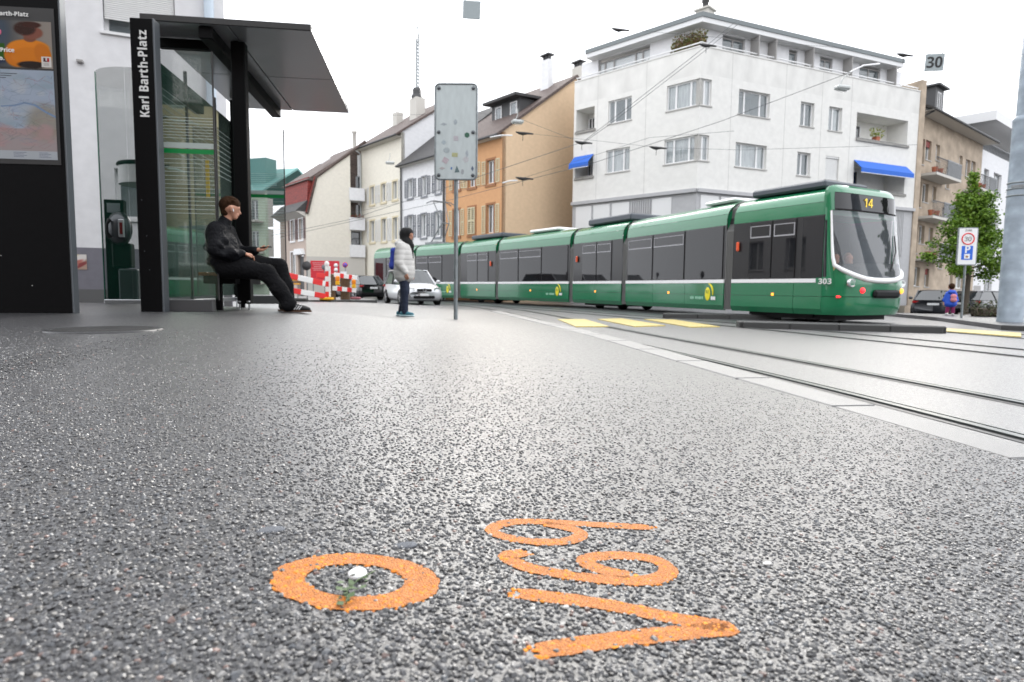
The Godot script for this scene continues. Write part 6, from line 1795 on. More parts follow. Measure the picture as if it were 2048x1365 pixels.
func build_man():
	# sits on the bench facing the rails, legs stretched out; local x forwards (to the rails), z towards the camera
	var o := thing("person", "man in black jacket and trousers sitting on the shelter bench looking away", "person", P(-3.64, pave(-3.64, 7.95), 7.95), 0.05)
	var hip := Vector3(0.02, 0.57, 0)
	var neck := Vector3(0.0, 1.12, 0.0)
	var head := Vector3(0.06, 1.285, 0.0)
	var look := Vector3(0.86, -0.12, -0.5)
	var mb := MB.new()
	blob_mesh(mb, head_bones(head, look) + [[neck - Vector3(0.03, 0.08, 0), head - Vector3(0.035, 0.06, 0), 0.064, 0.06]], 0.009, 110.0)
	blob_mesh(mb, [[hip, Vector3(-0.08, 1.0, 0), 0.1, 0.09], [Vector3(-0.05, 1.05, -0.15), Vector3(-0.05, 1.05, 0.15), 0.05, 0.05], [Vector3(-0.05, 1.0, 0), neck, 0.06, 0.055], [Vector3(-0.05, 1.02, 0.2), Vector3(-0.02, 0.76, 0.25), 0.045, 0.04], [Vector3(-0.02, 0.76, 0.25), Vector3(0.22, 0.72, 0.15), 0.036, 0.028], [Vector3(-0.05, 1.02, -0.2), Vector3(0.06, 0.76, -0.24), 0.045, 0.04], [Vector3(0.06, 0.76, -0.24), Vector3(0.32, 0.79, -0.12), 0.036, 0.028], [hip + Vector3(0, -0.03, 0.1), Vector3(0.52, 0.5, 0.13), 0.07, 0.05], [hip + Vector3(0, -0.03, -0.1), Vector3(0.6, 0.58, -0.12), 0.07, 0.05], [Vector3(0.52, 0.5, 0.13), Vector3(0.8, 0.1, 0.12), 0.05, 0.035], [Vector3(0.6, 0.58, -0.12), Vector3(0.74, 0.1, -0.1), 0.05, 0.035]], 0.022, 60.0)
	var h1 := hand_bones(Vector3(0.25, 0.72, 0.12), Vector3(0.75, -0.1, -0.55), Vector3(-0.1, 1, 0.3), 0.55, 1.0)
	var h2 := hand_bones(Vector3(0.335, 0.785, -0.11), Vector3(0.95, 0.12, 0.1), Vector3(0, -0.8, -0.5), 0.22, 1.0)
	blob_mesh(mb, h1, 0.0055, 320.0)
	blob_mesh(mb, h2, 0.0055, 320.0)
	part(o, "body", mb, mats.skin)
	face_details(o, head, look)
	# jacket with soft folds: shoulder, bunched sleeves, hem
	var j = [[hip + Vector3(-0.03, 0.0, 0.08), Vector3(-0.09, 0.95, 0.1), 0.135, 0.13], [hip + Vector3(-0.03, 0.0, -0.08), Vector3(-0.09, 0.95, -0.1), 0.135, 0.13], [Vector3(0.04, 0.62, 0), Vector3(0.0, 0.85, 0), 0.14, 0.13], [Vector3(-0.06, 1.03, -0.16), Vector3(-0.06, 1.03, 0.16), 0.085, 0.085], [Vector3(-0.04, 1.06, 0), Vector3(-0.01, 1.145, 0), 0.09, 0.076],
		[Vector3(-0.06, 1.02, 0.2), Vector3(-0.04, 0.76, 0.27), 0.076, 0.07], [Vector3(-0.04, 0.76, 0.27), Vector3(0.13, 0.71, 0.2), 0.07, 0.06], [Vector3(0.13, 0.71, 0.2), Vector3(0.235, 0.725, 0.13), 0.07, 0.05], [Vector3(-0.06, 1.02, -0.2), Vector3(0.04, 0.76, -0.26), 0.088, 0.08], [Vector3(0.04, 0.76, -0.26), Vector3(0.24, 0.76, -0.17), 0.08, 0.066], [Vector3(0.24, 0.76, -0.17), Vector3(0.315, 0.78, -0.12), 0.062, 0.05]]
	for q in [[0.0, 0.9, 0.16, 0.05], [0.06, 0.78, 0.12, 0.05], [-0.2, 0.8, 0.1, 0.05], [0.1, 0.68, 0.16, 0.05], [-0.16, 0.62, 0.14, 0.05], [0.0, 0.83, 0.29, 0.03], [0.02, 0.71, 0.3, 0.03], [0.16, 0.74, 0.24, 0.025]]:
		j.append([Vector3(q[0], q[1], q[2]), Vector3(q[0] + 0.06, q[1] - 0.02, q[2] + 0.02), q[3], q[3] * 0.7])
	blob_part(o, "jacket", j, 0.016, 48.0, mats.jacket_black)
	var tr = [[hip + Vector3(0.0, -0.03, 0.1), Vector3(0.3, 0.53, 0.14), 0.135, 0.115], [Vector3(0.3, 0.53, 0.14), Vector3(0.54, 0.49, 0.13), 0.115, 0.098], [Vector3(0.54, 0.49, 0.13), Vector3(0.68, 0.29, 0.13), 0.098, 0.095], [Vector3(0.68, 0.29, 0.13), Vector3(0.815, 0.09, 0.12), 0.095, 0.088],
		[hip + Vector3(0.0, -0.03, -0.1), Vector3(0.34, 0.6, -0.12), 0.135, 0.112], [Vector3(0.34, 0.6, -0.12), Vector3(0.61, 0.58, -0.12), 0.112, 0.095], [Vector3(0.61, 0.58, -0.12), Vector3(0.69, 0.34, -0.11), 0.095, 0.09], [Vector3(0.69, 0.34, -0.11), Vector3(0.73, 0.1, -0.1), 0.09, 0.082],
		[Vector3(0.76, 0.12, 0.06), Vector3(0.78, 0.07, 0.18), 0.05, 0.05], [Vector3(0.5, 0.42, 0.2), Vector3(0.6, 0.38, 0.2), 0.03, 0.02], [Vector3(0.64, 0.28, 0.21), Vector3(0.74, 0.24, 0.2), 0.025, 0.02]]
	blob_part(o, "trousers", tr, 0.016, 55.0, mats.trousers_black)
	for q in [[Vector3(0.8, 0.0, 0.12), 0.1], [Vector3(0.66, 0.0, -0.1), 0.02]]:
		var a: Vector3 = q[0]
		var sh := blob_part(o, "shoe", [[a + Vector3(-0.02, 0.06, 0), a + Vector3(0.06, 0.075, 0), 0.042, 0.045], [a + Vector3(0.06, 0.07, 0), a + Vector3(0.2, 0.045, 0), 0.045, 0.033], [a + Vector3(0.05, 0.035, 0), a + Vector3(0.24, 0.035, 0), 0.035, 0.03], [a + Vector3(-0.02, 0.1, 0), a + Vector3(0.0, 0.06, 0), 0.035, 0.04]], 0.009, 120.0, mats.shoe_black)
		var poly = []
		for k in 24:
			var t := TAU * k / 24.0
			poly.append(Vector2(0.105 + 0.178 * cos(t), (0.042 + 0.006 * cos(t)) * sin(t)))
		part(sh, "sole", MB.new().prism(poly, 0.0, 0.022, Transform3D(Basis(Vector3(1, 0, 0), Vector3(0, 0, -1), Vector3(0, 1, 0)), a)), mats.gum_sole)
		for k in 3:
			part(sh, "side_stripe", MB.new().tube([a + Vector3(0.075 + k * 0.03, 0.03, 0.046), a + Vector3(0.11 + k * 0.03, 0.078, 0.036)], 0.0055, 5), mats.white_stripe)
		for k in 3:
			part(sh, "lace", MB.new().tube([a + Vector3(0.09 + k * 0.025, 0.112 - k * 0.009, -0.025), a + Vector3(0.09 + k * 0.025, 0.112 - k * 0.009, 0.025)], 0.004, 5), mats.white_stripe)
	# short hair, longer on top
	var f := look.normalized(); var r := f.cross(Vector3.UP).normalized()
	var hr = [[head + Vector3(0, 0.05, 0) - f * 0.045, head + Vector3(0, 0.06, 0) + f * 0.03, 0.092, 0.084], [head + Vector3(0, 0.1, 0) - f * 0.02, head + Vector3(0, 0.095, 0) + f * 0.06, 0.058, 0.046], [head + Vector3(0, -0.045, 0) - f * 0.062, head + Vector3(0, 0.04, 0) - f * 0.055, 0.058, 0.08]]
	rng.seed = 77
	for k in 46:
		var a := rng.randf() * TAU
		var e := rng.randf_range(0.25, 1.45)
		var d := f * cos(a) * cos(e) + r * sin(a) * cos(e) + Vector3.UP * sin(e)
		if d.dot(f) > 0.75 or (d.y < 0.45 and d.dot(f) > 0.1):
			continue
		var p := head + Vector3(0, 0.045, 0) - f * 0.01 + d * 0.098
		hr.append([p, p + (d * 0.6 + f * 0.7 + r * rng.randf_range(-0.4, 0.4)) * 0.016, 0.018, 0.011])
	blob_part(o, "hair", hr, 0.008, 170.0, mats.hair)
	part(o, "earbud", MB.new().tube([head + r * 0.098 - Vector3(0, 0.0, 0) + f * 0.012, head + r * 0.096 - Vector3(0, 0.034, 0) + f * 0.018], 0.0065, 6), mats.white_stripe)
	part(o, "watch", MB.new().tube([Vector3(0.31, 0.785, -0.125), Vector3(0.335, 0.79, -0.122)], 0.036, 12), mats.phone_body)
	var ph := thing("mobile_phone", "dark mobile phone held in the sitting man's far hand", "phone", o.transform * Vector3(0.455, 0.822, -0.1), 0.05)
	part(ph, "case", MB.new().bev(Vector3.ZERO, Vector3(0.14, 0.009, 0.07), 0.003, Basis(Vector3.BACK, 0.12)), mats.black_plastic)
	part(ph, "screen", MB.new().box(Vector3(0, 0.0052, 0), Vector3(0.13, 0.001, 0.062), Basis(Vector3.BACK, 0.12)), mats.tram_glass)

func build_woman():
	var o := thing("person", "person in pale puffer jacket, black hood and jeans crossing behind the sign", "person", P(-2.13, pave(-2.13, 12.3), 12.3), -0.12)
	var head := Vector3(0.06, 1.59, 0.0)
	var look := Vector3(0.97, -0.05, 0.22)
	var mb := MB.new()
	blob_mesh(mb, head_bones(head, look) + [[Vector3(0.0, 1.4, 0), head - Vector3(0.03, 0.06, 0), 0.055, 0.05]], 0.012, 100.0)
	blob_mesh(mb, [[Vector3(-0.02, 0.85, 0), Vector3(-0.02, 1.35, 0), 0.1, 0.1], [Vector3(0, 0.9, 0.08), Vector3(0.0, 0.1, 0.08), 0.07, 0.035], [Vector3(0, 0.9, -0.08), Vector3(0.0, 0.1, -0.08), 0.07, 0.035], [Vector3(-0.02, 1.36, 0.16), Vector3(-0.04, 1.08, 0.22), 0.045, 0.04], [Vector3(-0.04, 1.08, 0.22), Vector3(0.06, 0.88, 0.2), 0.04, 0.03], [Vector3(-0.02, 1.36, -0.16), Vector3(-0.04, 1.08, -0.22), 0.045, 0.04], [Vector3(-0.04, 1.08, -0.22), Vector3(0.06, 0.88, -0.2), 0.04, 0.03], [Vector3(-0.02, 1.36, -0.12), Vector3(-0.02, 1.36, 0.12), 0.05, 0.05]], 0.03, 60.0)
	for s in [1.0, -1.0]:
		blob_mesh(mb, hand_bones(Vector3(0.07, 0.87, 0.2 * s), Vector3(0.25, -1, 0), Vector3(0, 0, s), 0.35, s), 0.0065, 300.0)
	part(o, "body", mb, mats.skin)
	face_details(o, head, look)
	# quilted jacket: rings of padding
	var j = []
	for k in 8:
		var y := 0.82 + k * 0.078
		var w: float = [0.19, 0.2, 0.195, 0.19, 0.19, 0.185, 0.17, 0.14][k]
		j.append([Vector3(-0.03, y, -0.075), Vector3(-0.03, y, 0.075), w - 0.03, w - 0.03])
		j.append([Vector3(0.03, y, -0.05), Vector3(0.03, y, 0.05), w - 0.045, w - 0.045])
	for s in [1.0, -1.0]:
		for k in 6:
			var p := Vector3(-0.03, 1.37, 0.17 * s).lerp(Vector3(-0.045, 1.06, 0.245 * s), k / 5.0)
			j.append([p, p + Vector3(0.01, -0.015, 0), 0.085 - k * 0.002, 0.082])
		for k in 4:
			var p := Vector3(-0.045, 1.02, 0.245 * s).lerp(Vector3(0.06, 0.88, 0.205 * s), k / 3.0)
			j.append([p, p + Vector3(0.01, -0.012, 0), 0.078 - k * 0.007, 0.074 - k * 0.007])
	j.append([Vector3(-0.11, 1.42, -0.08), Vector3(-0.11, 1.42, 0.08), 0.07, 0.07])
	j.append([Vector3(-0.06, 1.46, -0.05), Vector3(-0.06, 1.46, 0.05), 0.06, 0.06])
	blob_part(o, "jacket", j, 0.017, 105.0, mats.puffer)
	blob_part(o, "headscarf", [[head + Vector3(-0.04, 0.04, 0), head + Vector3(0.0, 0.05, 0), 0.12, 0.108], [head + Vector3(-0.06, -0.08, 0), head + Vector3(-0.05, 0.0, 0), 0.1, 0.1], [head + Vector3(0.02, -0.12, 0), head + Vector3(0.06, -0.2, 0), 0.075, 0.06], [head + Vector3(-0.02, -0.14, -0.04), head + Vector3(-0.02, -0.14, 0.04), 0.09, 0.09], [head + Vector3(0.08, -0.2, 0.02), Vector3(0.15, 1.15, 0.03), 0.05, 0.035]], 0.016, 70.0, mats.hood_black)
	blob_part(o, "jeans", [[Vector3(-0.02, 0.86, 0.08), Vector3(0.02, 0.5, 0.085), 0.105, 0.08], [Vector3(0.02, 0.5, 0.085), Vector3(0.02, 0.09, 0.08), 0.078, 0.066], [Vector3(-0.02, 0.86, -0.08), Vector3(-0.02, 0.5, -0.085), 0.105, 0.08], [Vector3(-0.02, 0.5, -0.085), Vector3(-0.1, 0.09, -0.08), 0.078, 0.066]], 0.018, 60.0, mats.denim)
	for q in [Vector3(0.0, 0, 0.08), Vector3(-0.12, 0, -0.08)]:
		var sh := blob_part(o, "shoe", [[q + Vector3(-0.04, 0.06, 0), q + Vector3(0.04, 0.08, 0), 0.045, 0.045], [q + Vector3(0.03, 0.06, 0), q + Vector3(0.17, 0.045, 0), 0.045, 0.035]], 0.012, 100.0, mats.teal_shoe)
		part(sh, "sole", MB.new().bev(q + Vector3(0.06, 0.017, 0), Vector3(0.3, 0.034, 0.09), 0.014), mats.pale_sole)
	var bag := thing("backpack", "blue and purple backpack worn on the puffer jacket", "backpack", o.transform * Vector3(-0.215, 0.94, 0.02), -0.12)
	blob_part(bag, "bag", [[Vector3(0, 0.04, -0.1), Vector3(0, 0.04, 0.1), 0.06, 0.06], [Vector3(0.02, 0.34, -0.08), Vector3(0.02, 0.34, 0.08), 0.055, 0.055], [Vector3(0, 0.05, -0.09), Vector3(0.02, 0.34, -0.08), 0.06, 0.055], [Vector3(0, 0.05, 0.09), Vector3(0.02, 0.34, 0.08), 0.06, 0.055], [Vector3(0, 0.05, 0), Vector3(0.02, 0.34, 0), 0.065, 0.06]], 0.018, 60.0, mats.blue_bag)
	blob_part(bag, "pocket", [[Vector3(-0.055, 0.08, -0.07), Vector3(-0.055, 0.08, 0.07), 0.032, 0.032], [Vector3(-0.045, 0.2, -0.06), Vector3(-0.045, 0.2, 0.06), 0.03, 0.03], [Vector3(-0.05, 0.08, 0), Vector3(-0.045, 0.2, 0), 0.035, 0.03]], 0.016, 70.0, mats.purple_bag)

func build_child():
	var o := thing("person", "small child in blue raincoat and magenta trousers by the parked cars", "person", P(13.62, 0.1, 19.3), 1.2)
	var head := Vector3(0.02, 0.86, 0)
	var mb := MB.new()
	blob_mesh(mb, head_bones(head, Vector3(0.6, -0.1, 0.8), 0.86) + [[Vector3(0, 0.7, 0), head, 0.04, 0.04], [Vector3(0, 0.4, 0), Vector3(0, 0.68, 0), 0.08, 0.07], [Vector3(0, 0.66, 0.1), Vector3(0.03, 0.42, 0.17), 0.03, 0.028], [Vector3(0, 0.66, -0.1), Vector3(0.03, 0.42, -0.17), 0.03, 0.028], [Vector3(0, 0.4, 0.06), Vector3(0, 0.06, 0.07), 0.05, 0.03], [Vector3(0, 0.4, -0.06), Vector3(0, 0.06, -0.07), 0.05, 0.03]], 0.018, 90.0)
	for s in [1.0, -1.0]:
		blob_mesh(mb, hand_bones(Vector3(0.035, 0.41, 0.17 * s), Vector3(0.15, -1, 0), Vector3(0, 0, s), 0.3, s).map(func(b): return [b[0], b[1], b[2] * 0.8, b[3] * 0.8]), 0.007, 300.0)
	part(o, "body", mb, mats.skin)
	face_details(o, head, Vector3(0.6, -0.1, 0.8), 0.86)
	blob_part(o, "raincoat", [[Vector3(0, 0.36, -0.05), Vector3(0, 0.66, -0.04), 0.12, 0.09], [Vector3(0, 0.36, 0.05), Vector3(0, 0.66, 0.04), 0.12, 0.09], [Vector3(0, 0.67, 0.1), Vector3(0.03, 0.45, 0.18), 0.05, 0.042], [Vector3(0, 0.67, -0.1), Vector3(0.03, 0.45, -0.18), 0.05, 0.042]], 0.02, 70.0, mats.blue_coat)
	blob_part(o, "hair", [[head + Vector3(-0.03, 0.03, 0), head + Vector3(-0.02, 0.05, 0), 0.088, 0.085]], 0.016, 70.0, mats.hair)
	blob_part(o, "hood", [[Vector3(-0.07, 0.72, -0.05), Vector3(-0.07, 0.72, 0.05), 0.06, 0.06]], 0.018, 60.0, mats.blue_coat)
	blob_part(o, "trousers", [[Vector3(0, 0.34, 0.06), Vector3(0, 0.08, 0.075), 0.06, 0.05], [Vector3(0, 0.34, -0.06), Vector3(0.02, 0.08, -0.075), 0.06, 0.05]], 0.018, 70.0, mats.magenta)
	for s in [1.0, -1.0]:
		blob_part(o, "shoe", [[Vector3(-0.02, 0.035, 0.075 * s), Vector3(0.09, 0.03, 0.08 * s), 0.035, 0.03]], 0.012, 90.0, mats.white_stripe)
	var bag := thing("backpack", "pink and white backpack worn by the child in blue", "backpack", o.transform * Vector3(-0.13, 0.42, 0.03), 1.2)
	blob_part(bag, "bag", [[Vector3(0, 0.05, -0.02), Vector3(0, 0.05, 0.05), 0.05, 0.05], [Vector3(0, 0.17, -0.02), Vector3(0, 0.17, 0.04), 0.05, 0.05], [Vector3(0, 0.05, 0.0), Vector3(0, 0.18, 0.0), 0.055, 0.05]], 0.018, 60.0, mats.pink)

# ---------------------------------------------------------------- cars
func build_car(nm: String, label: String, at: Vector3, fwd: Vector2, k: Dictionary) -> Node3D:
	var o := thing(nm, label, "car", at, atan2(fwd.y, fwd.x), "cars in the street")
	# body stations along x (front +): [x, sill, belt, half width low, half width belt]
	var L: float = k.L; var W: float = k.W / 2; var H: float = k.H
	var belt: float = k.get("belt", 0.92)
	var st = [[0.5, 0.36, 0.58, 0.72, 0.66], [0.49, 0.27, 0.7, 0.86, 0.76], [0.45, 0.2, 0.8, 0.96, 0.88], [0.38, 0.17, belt * 0.94, 1.0, 0.93], [0.27, 0.16, belt, 1.0, 0.95], [0.0, 0.16, belt + 0.02, 1.0, 0.955], [-0.28, 0.16, belt + 0.05, 1.0, 0.95], [-0.42, 0.19, belt + 0.05, 0.98, 0.93], [-0.48, 0.26, belt, 0.93, 0.86], [-0.5, 0.34, belt - 0.1, 0.84, 0.76]]
	var mb := MB.new()
	var rings = []
	for s in st:
		var ring = []
		for v in [[0.0, 0.0, 1], [0.86, 0.0, 1], [1.0, 0.2, 1], [1.02, 0.45, 1], [1.0, 0.7, 1], [0.97, 0.88, 0], [0.88, 0.97, 0], [0.6, 1.01, 0], [0.0, 1.03, 0]]:
			var hw: float = W * (s[3] if v[2] else s[4])
			ring.append(Vector3(s[0] * L, lerpf(s[1], s[2], v[1]), hw * v[0]))
		rings.append(ring)
	mb.smooth()
	for i in rings.size() - 1:
		for j in 8:
			for sd in [1, -1]:
				var f := Vector3(1, 1, sd)
				if sd > 0:
					mb.quad(rings[i + 1][j] * f, rings[i][j] * f, rings[i][j + 1] * f, rings[i + 1][j + 1] * f)
				else:
					mb.quad(rings[i][j] * f, rings[i + 1][j] * f, rings[i + 1][j + 1] * f, rings[i][j + 1] * f)
	for e in [0, rings.size() - 1]:
		for j in 8:
			for sd in [1, -1]:
				mb.quad(rings[e][j] * Vector3(1, 1, 0), rings[e][j] * Vector3(1, 1, sd), rings[e][j + 1] * Vector3(1, 1, sd), rings[e][j + 1] * Vector3(1, 1, 0))
	mb.smooth(false)
	part(o, "body", mb, k.paint)
	# greenhouse: base and roof outlines
	var b0: float = k.screen * L; var b1: float = k.tail * L
	var r0: float = k.roof0 * L; var r1: float = k.roof1 * L
	var y0 := belt - 0.02; var y1 := H - 0.06
	var wb := W * 0.93; var wr := W * 0.72
	var C = [Vector3(b0, y0 - 0.03, wb), Vector3(b1, y0 + 0.02, wb * 0.96), Vector3(r1, y1, wr), Vector3(r0, y1, wr)]
	mb = MB.new()
	for sd in [1, -1]:
		var f := Vector3(1, 1, sd)
		mb.quad(C[0] * f, C[1] * f, C[2] * f, C[3] * f)
	part(o, "side_glass", mb, mats.car_glass)
	var bow := Vector3(0.1, 0, 0)
	part(o, "windscreen", MB.new().patch(func(u, v): return C[0].lerp(C[3], v) * Vector3(1, 1, 1 - 2 * u) + bow * (1 - pow(2 * u - 1, 2)), 8, 3), mats.car_glass)
	part(o, "rear_window", MB.new().patch(func(u, v): return C[1].lerp(C[2], v) * Vector3(1, 1, 2 * u - 1) - bow * (1 - pow(2 * u - 1, 2)), 8, 3), mats.car_glass)
	part(o, "roof", MB.new().patch(func(u, v): return C[3].lerp(C[2], v) * Vector3(1, 1, 1 - 2 * u) + Vector3(0.07 * (1 - 2 * v), 0.06 * (1 - pow(2 * u - 1, 4)) * (1 - pow(2 * v - 1, 4)), 0), 10, 8), k.paint)
	for sd in [1, -1]:
		var f := Vector3(1, 1, sd)
		part(o, "pillar", MB.new().tube([C[0] * f, C[3] * f, C[3].lerp(C[2], 0.5) * f + Vector3(0, 0.02, 0), C[2] * f, C[1] * f], 0.035, 6), k.paint)
		part(o, "pillar", MB.new().tube([C[0].lerp(C[1], 0.48) * f, C[3].lerp(C[2], 0.52) * f], 0.035, 6), mats.black_plastic)
		part(o, "wing_mirror", MB.new().bev(Vector3(b0 - 0.12, belt + 0.09, sd * (W + 0.09)), Vector3(0.13, 0.15, 0.2), 0.05), k.paint)
		for x in [0.31, -0.31]:
			var arch := part(o, "wheel_arch", MB.new().lathe([[0.36, 0.0], [0.36, 0.012], [0.0, 0.012]], 22, Transform3D(Basis(Vector3.RIGHT, PI / 2 * sd), Vector3(x * L, 0.33, sd * (W * 1.02 - 0.006)))), mats.black_plastic)
			var w := part(o, "wheel", MB.new().lathe([[0.2, -0.1], [0.3, -0.1], [0.32, -0.07], [0.32, 0.07], [0.3, 0.1], [0.2, 0.1]], 24, Transform3D(Basis(Vector3.RIGHT, PI / 2 * sd), Vector3(x * L, 0.32, sd * (W - 0.07)))), mats.tyre)
			mb = MB.new().lathe([[0.2, 0.06], [0.205, 0.095], [0.19, 0.095], [0.18, 0.05], [0.0, 0.05]], 20, Transform3D(Basis(Vector3.RIGHT, PI / 2 * sd), Vector3(x * L, 0.32, sd * (W - 0.07))))
			for q in 5:
				var a := TAU * q / 5
				mb.tube([Vector3(x * L, 0.32, sd * (W + 0.02)), Vector3(x * L + 0.19 * cos(a), 0.32 + 0.19 * sin(a), sd * (W + 0.015))], 0.022, 5)
			part(w, "rim", mb, mats.alloy)
		# lights
		part(o, "headlight", MB.new().patch(func(u, v): return Vector3(L * (0.492 - 0.045 * u) + 0.03, lerpf(0.62, 0.76 + 0.04 * u, v), sd * W * (0.5 + 0.42 * u)), 4, 2), mats.headlamp)
		part(o, "tail_light", MB.new().bev(Vector3(-L * 0.478, belt - 0.1, sd * W * 0.8), Vector3(0.12, 0.13, 0.34 * W), 0.03), mat("tail_red", Color(0.3, 0.01, 0.012), 0.2))
	part(o, "grille", MB.new().bev(Vector3(L * 0.497 + 0.01, 0.66, 0), Vector3(0.04, 0.12, W * 0.75), 0.02), mats.black_plastic)
	part(o, "grille_badge", MB.new().lathe([[0.07, 0.0], [0.085, 0.012], [0.07, 0.024], [0.055, 0.012], [0.07, 0.0]], 16, Transform3D(Basis(Vector3.BACK, -PI / 2), Vector3(L * 0.5 + 0.02, 0.68, 0))), mats.steel)
	part(o, "bumper_intake", MB.new().bev(Vector3(L * 0.49 + 0.02, 0.36, 0), Vector3(0.1, 0.14, W * 1.1), 0.04), mats.black_plastic)
	part(o, "number_plate", MB.new().bev(Vector3(L * 0.5 + 0.03, 0.46, 0), Vector3(0.02, 0.11, 0.4), 0.005), mats.plate)
	part(o, "number_plate", MB.new().bev(Vector3(-L * 0.5 - 0.01, 0.72, 0), Vector3(0.02, 0.11, 0.5), 0.005), mats.plate)
	part(o, "rear_bumper", MB.new().bev(Vector3(-L * 0.485, 0.4, 0), Vector3(0.14, 0.22, W * 1.7), 0.06), k.get("bumper", mats.black_plastic))
	return o

func build_cars():
	build_car("parked_car", "silver compact car standing beside the tram", P(-4.75, road_y(-4.75, 29.2), 29.2), Vector2(0.42, -0.91), {"L": 4.2, "W": 1.78, "H": 1.62, "paint": mats.silver_paint, "screen": 0.27, "tail": -0.47, "roof0": 0.08, "roof1": -0.4, "belt": 0.96})
	build_car("parked_car", "dark grey estate car seen from behind near the child", P(22.6, -0.5, 33.4), Vector2(0.55, 0.83), {"L": 4.7, "W": 1.85, "H": 1.46, "paint": mats.grey_paint, "screen": 0.22, "tail": -0.49, "roof0": 0.06, "roof1": -0.36, "belt": 0.92, "bumper": mats.grey_paint})
	build_car("parked_car", "black car behind the roadworks, close to the tram's far end", P(-9.6, 0.0, 38.4), Vector2(-0.64, 0.77), {"L": 4.4, "W": 1.8, "H": 1.48, "paint": mats.black_paint, "screen": 0.22, "tail": -0.48, "roof0": 0.05, "roof1": -0.34})
	build_car("parked_car", "dark car parked behind the low hedge", P(27.0, -0.5, 35.5), Vector2(0.9, 0.44), {"L": 4.4, "W": 1.8, "H": 1.46, "paint": mats.grey_paint, "screen": 0.22, "tail": -0.48, "roof0": 0.05, "roof1": -0.34})

# ---------------------------------------------------------------- poles, signs, wires, works, plants
func build_poles():
	var o := thing("tram_mast", "thick pale blue-grey steel mast at the picture edge", "mast", P(12.05, 0.1, 15.0))
	part(o, "lower_tube", MB.new().lathe([[0.27, -0.05], [0.27, 0.05], [0.262, 0.06], [0.245, 4.72]], 32), mats.mast_blue)
	part(o, "collar", MB.new().lathe([[0.245, 4.7], [0.25, 4.74], [0.245, 4.8], [0.19, 4.86]], 32), mats.mast_blue)
	part(o, "upper_tube", MB.new().lathe([[0.19, 4.84], [0.17, 8.5], [0, 8.52]], 28), mats.mast_blue)
	for y in [2.98, 3.14, 3.28]:
		part(o, "band", MB.new().lathe([[0.256, y], [0.264, y + 0.01], [0.264, y + 0.03], [0.255, y + 0.04]], 32), mats.galvanised)
	for k in 12:
		var a := PI + 0.3 + k * 0.22
		part(o, "slot", MB.new().box(Vector3(cos(a) * 0.254, 3.21, -sin(a) * 0.254), Vector3(0.02, 0.06, 0.06), Basis(Vector3.UP, a)), mats.rail_grey)
	# zone sign with parking disc
	var s := thing("zone_sign", "white zone 30 and parking disc sign on a thin grey pole", "sign", P(12.48, 0.1, 17.2), -0.16)
	part(s, "pole", MB.new().tube([Vector3(0, -0.1, -0.03), Vector3(0, 1.6, -0.03)], 0.03, 10), mats.galvanised)
	part(s, "board", MB.new().prism(round_rect(-0.25, 1.45, 0.25, 2.48, 0.04), -0.02, 0.02), mats.galvanised)
	part(s, "face", MB.new().prism(round_rect(-0.225, 1.475, 0.225, 2.455, 0.03), 0.02, 0.024), mats.sign_white)
	var ring := []
	for k in 33:
		ring.append(Vector3(0.0 + 0.15 * cos(TAU * k / 32), 2.17 + 0.15 * sin(TAU * k / 32), 0.026))
	part(s, "red_ring", MB.new().tube(ring, 0.016, 6, false), mats.sign_red)
	lettering(s, "limit_number", "30", 0.12, mats.ink, shift(0, 2.165, 0.027), 0.004, false)
	lettering(s, "zone_word", "ZONE", 0.05, mats.ink, shift(0, 2.4, 0.027), 0.004, false)
	part(s, "blue_field", MB.new().prism(round_rect(-0.14, 1.6, 0.14, 1.98, 0.01), 0.024, 0.028), mats.sign_blue)
	lettering(s, "parking_letter", "P", 0.2, mats.sign_white, shift(0.0, 1.88, 0.031), 0.004)
	var disc := part(s, "parking_disc", MB.new().prism(round_rect(-0.07, 1.63, 0.07, 1.76, 0.006), 0.028, 0.032), mats.sign_white)
	part(disc, "disc_window", MB.new().prism(round_rect(-0.035, 1.66, 0.03, 1.71, 0.02), 0.032, 0.035), mats.brown_stone)
	# signs hung on the span wire
	var h := thing("hanging_sign", "small grey square sign reading 30 hung from a wire", "sign", P(9.54, 5.82, 14.6), -0.3)
	h.rotation.z = -0.05
	part(h, "plate", MB.new().bev(Vector3(0, 0.19, 0), Vector3(0.38, 0.38, 0.02), 0.006), mats.sign_grey)
	lettering(h, "number", "30", 0.24, mats.ink, shift(0, 0.185, 0.012), 0.004, true, false, 0.9)
	for x in [-0.13, 0.13]:
		part(h, "hook", MB.new().tube([Vector3(x, 0.37, 0), Vector3(x, 0.5, 0)], 0.008, 5), mats.rail_grey)
	h = thing("hanging_sign", "small blank pale grey sign high above the street", "sign", P(-0.96, 6.6, 14.0), 0.05)
	h.rotation.z = -0.03
	part(h, "plate", MB.new().bev(Vector3(0, 0.19, 0), Vector3(0.38, 0.38, 0.02), 0.006), mats.sign_grey)
	for x in [-0.13, 0.13]:
		part(h, "hook", MB.new().tube([Vector3(x, 0.37, 0), Vector3(x, 0.62, 0)], 0.008, 5), mats.rail_grey)

func wire(label: String, pts: Array, r: float):
	var path = []
	for p in pts:
		path.append(P(p[0], p[1], p[2]))
	var c: Vector3 = path[0]
	var local = []
	for p in path:
		local.append(p - c)
	single("overhead_wire", label, "wire", MB.new().tube(local, r, 5), mats.wire, c, 0.0, "overhead tram wires")

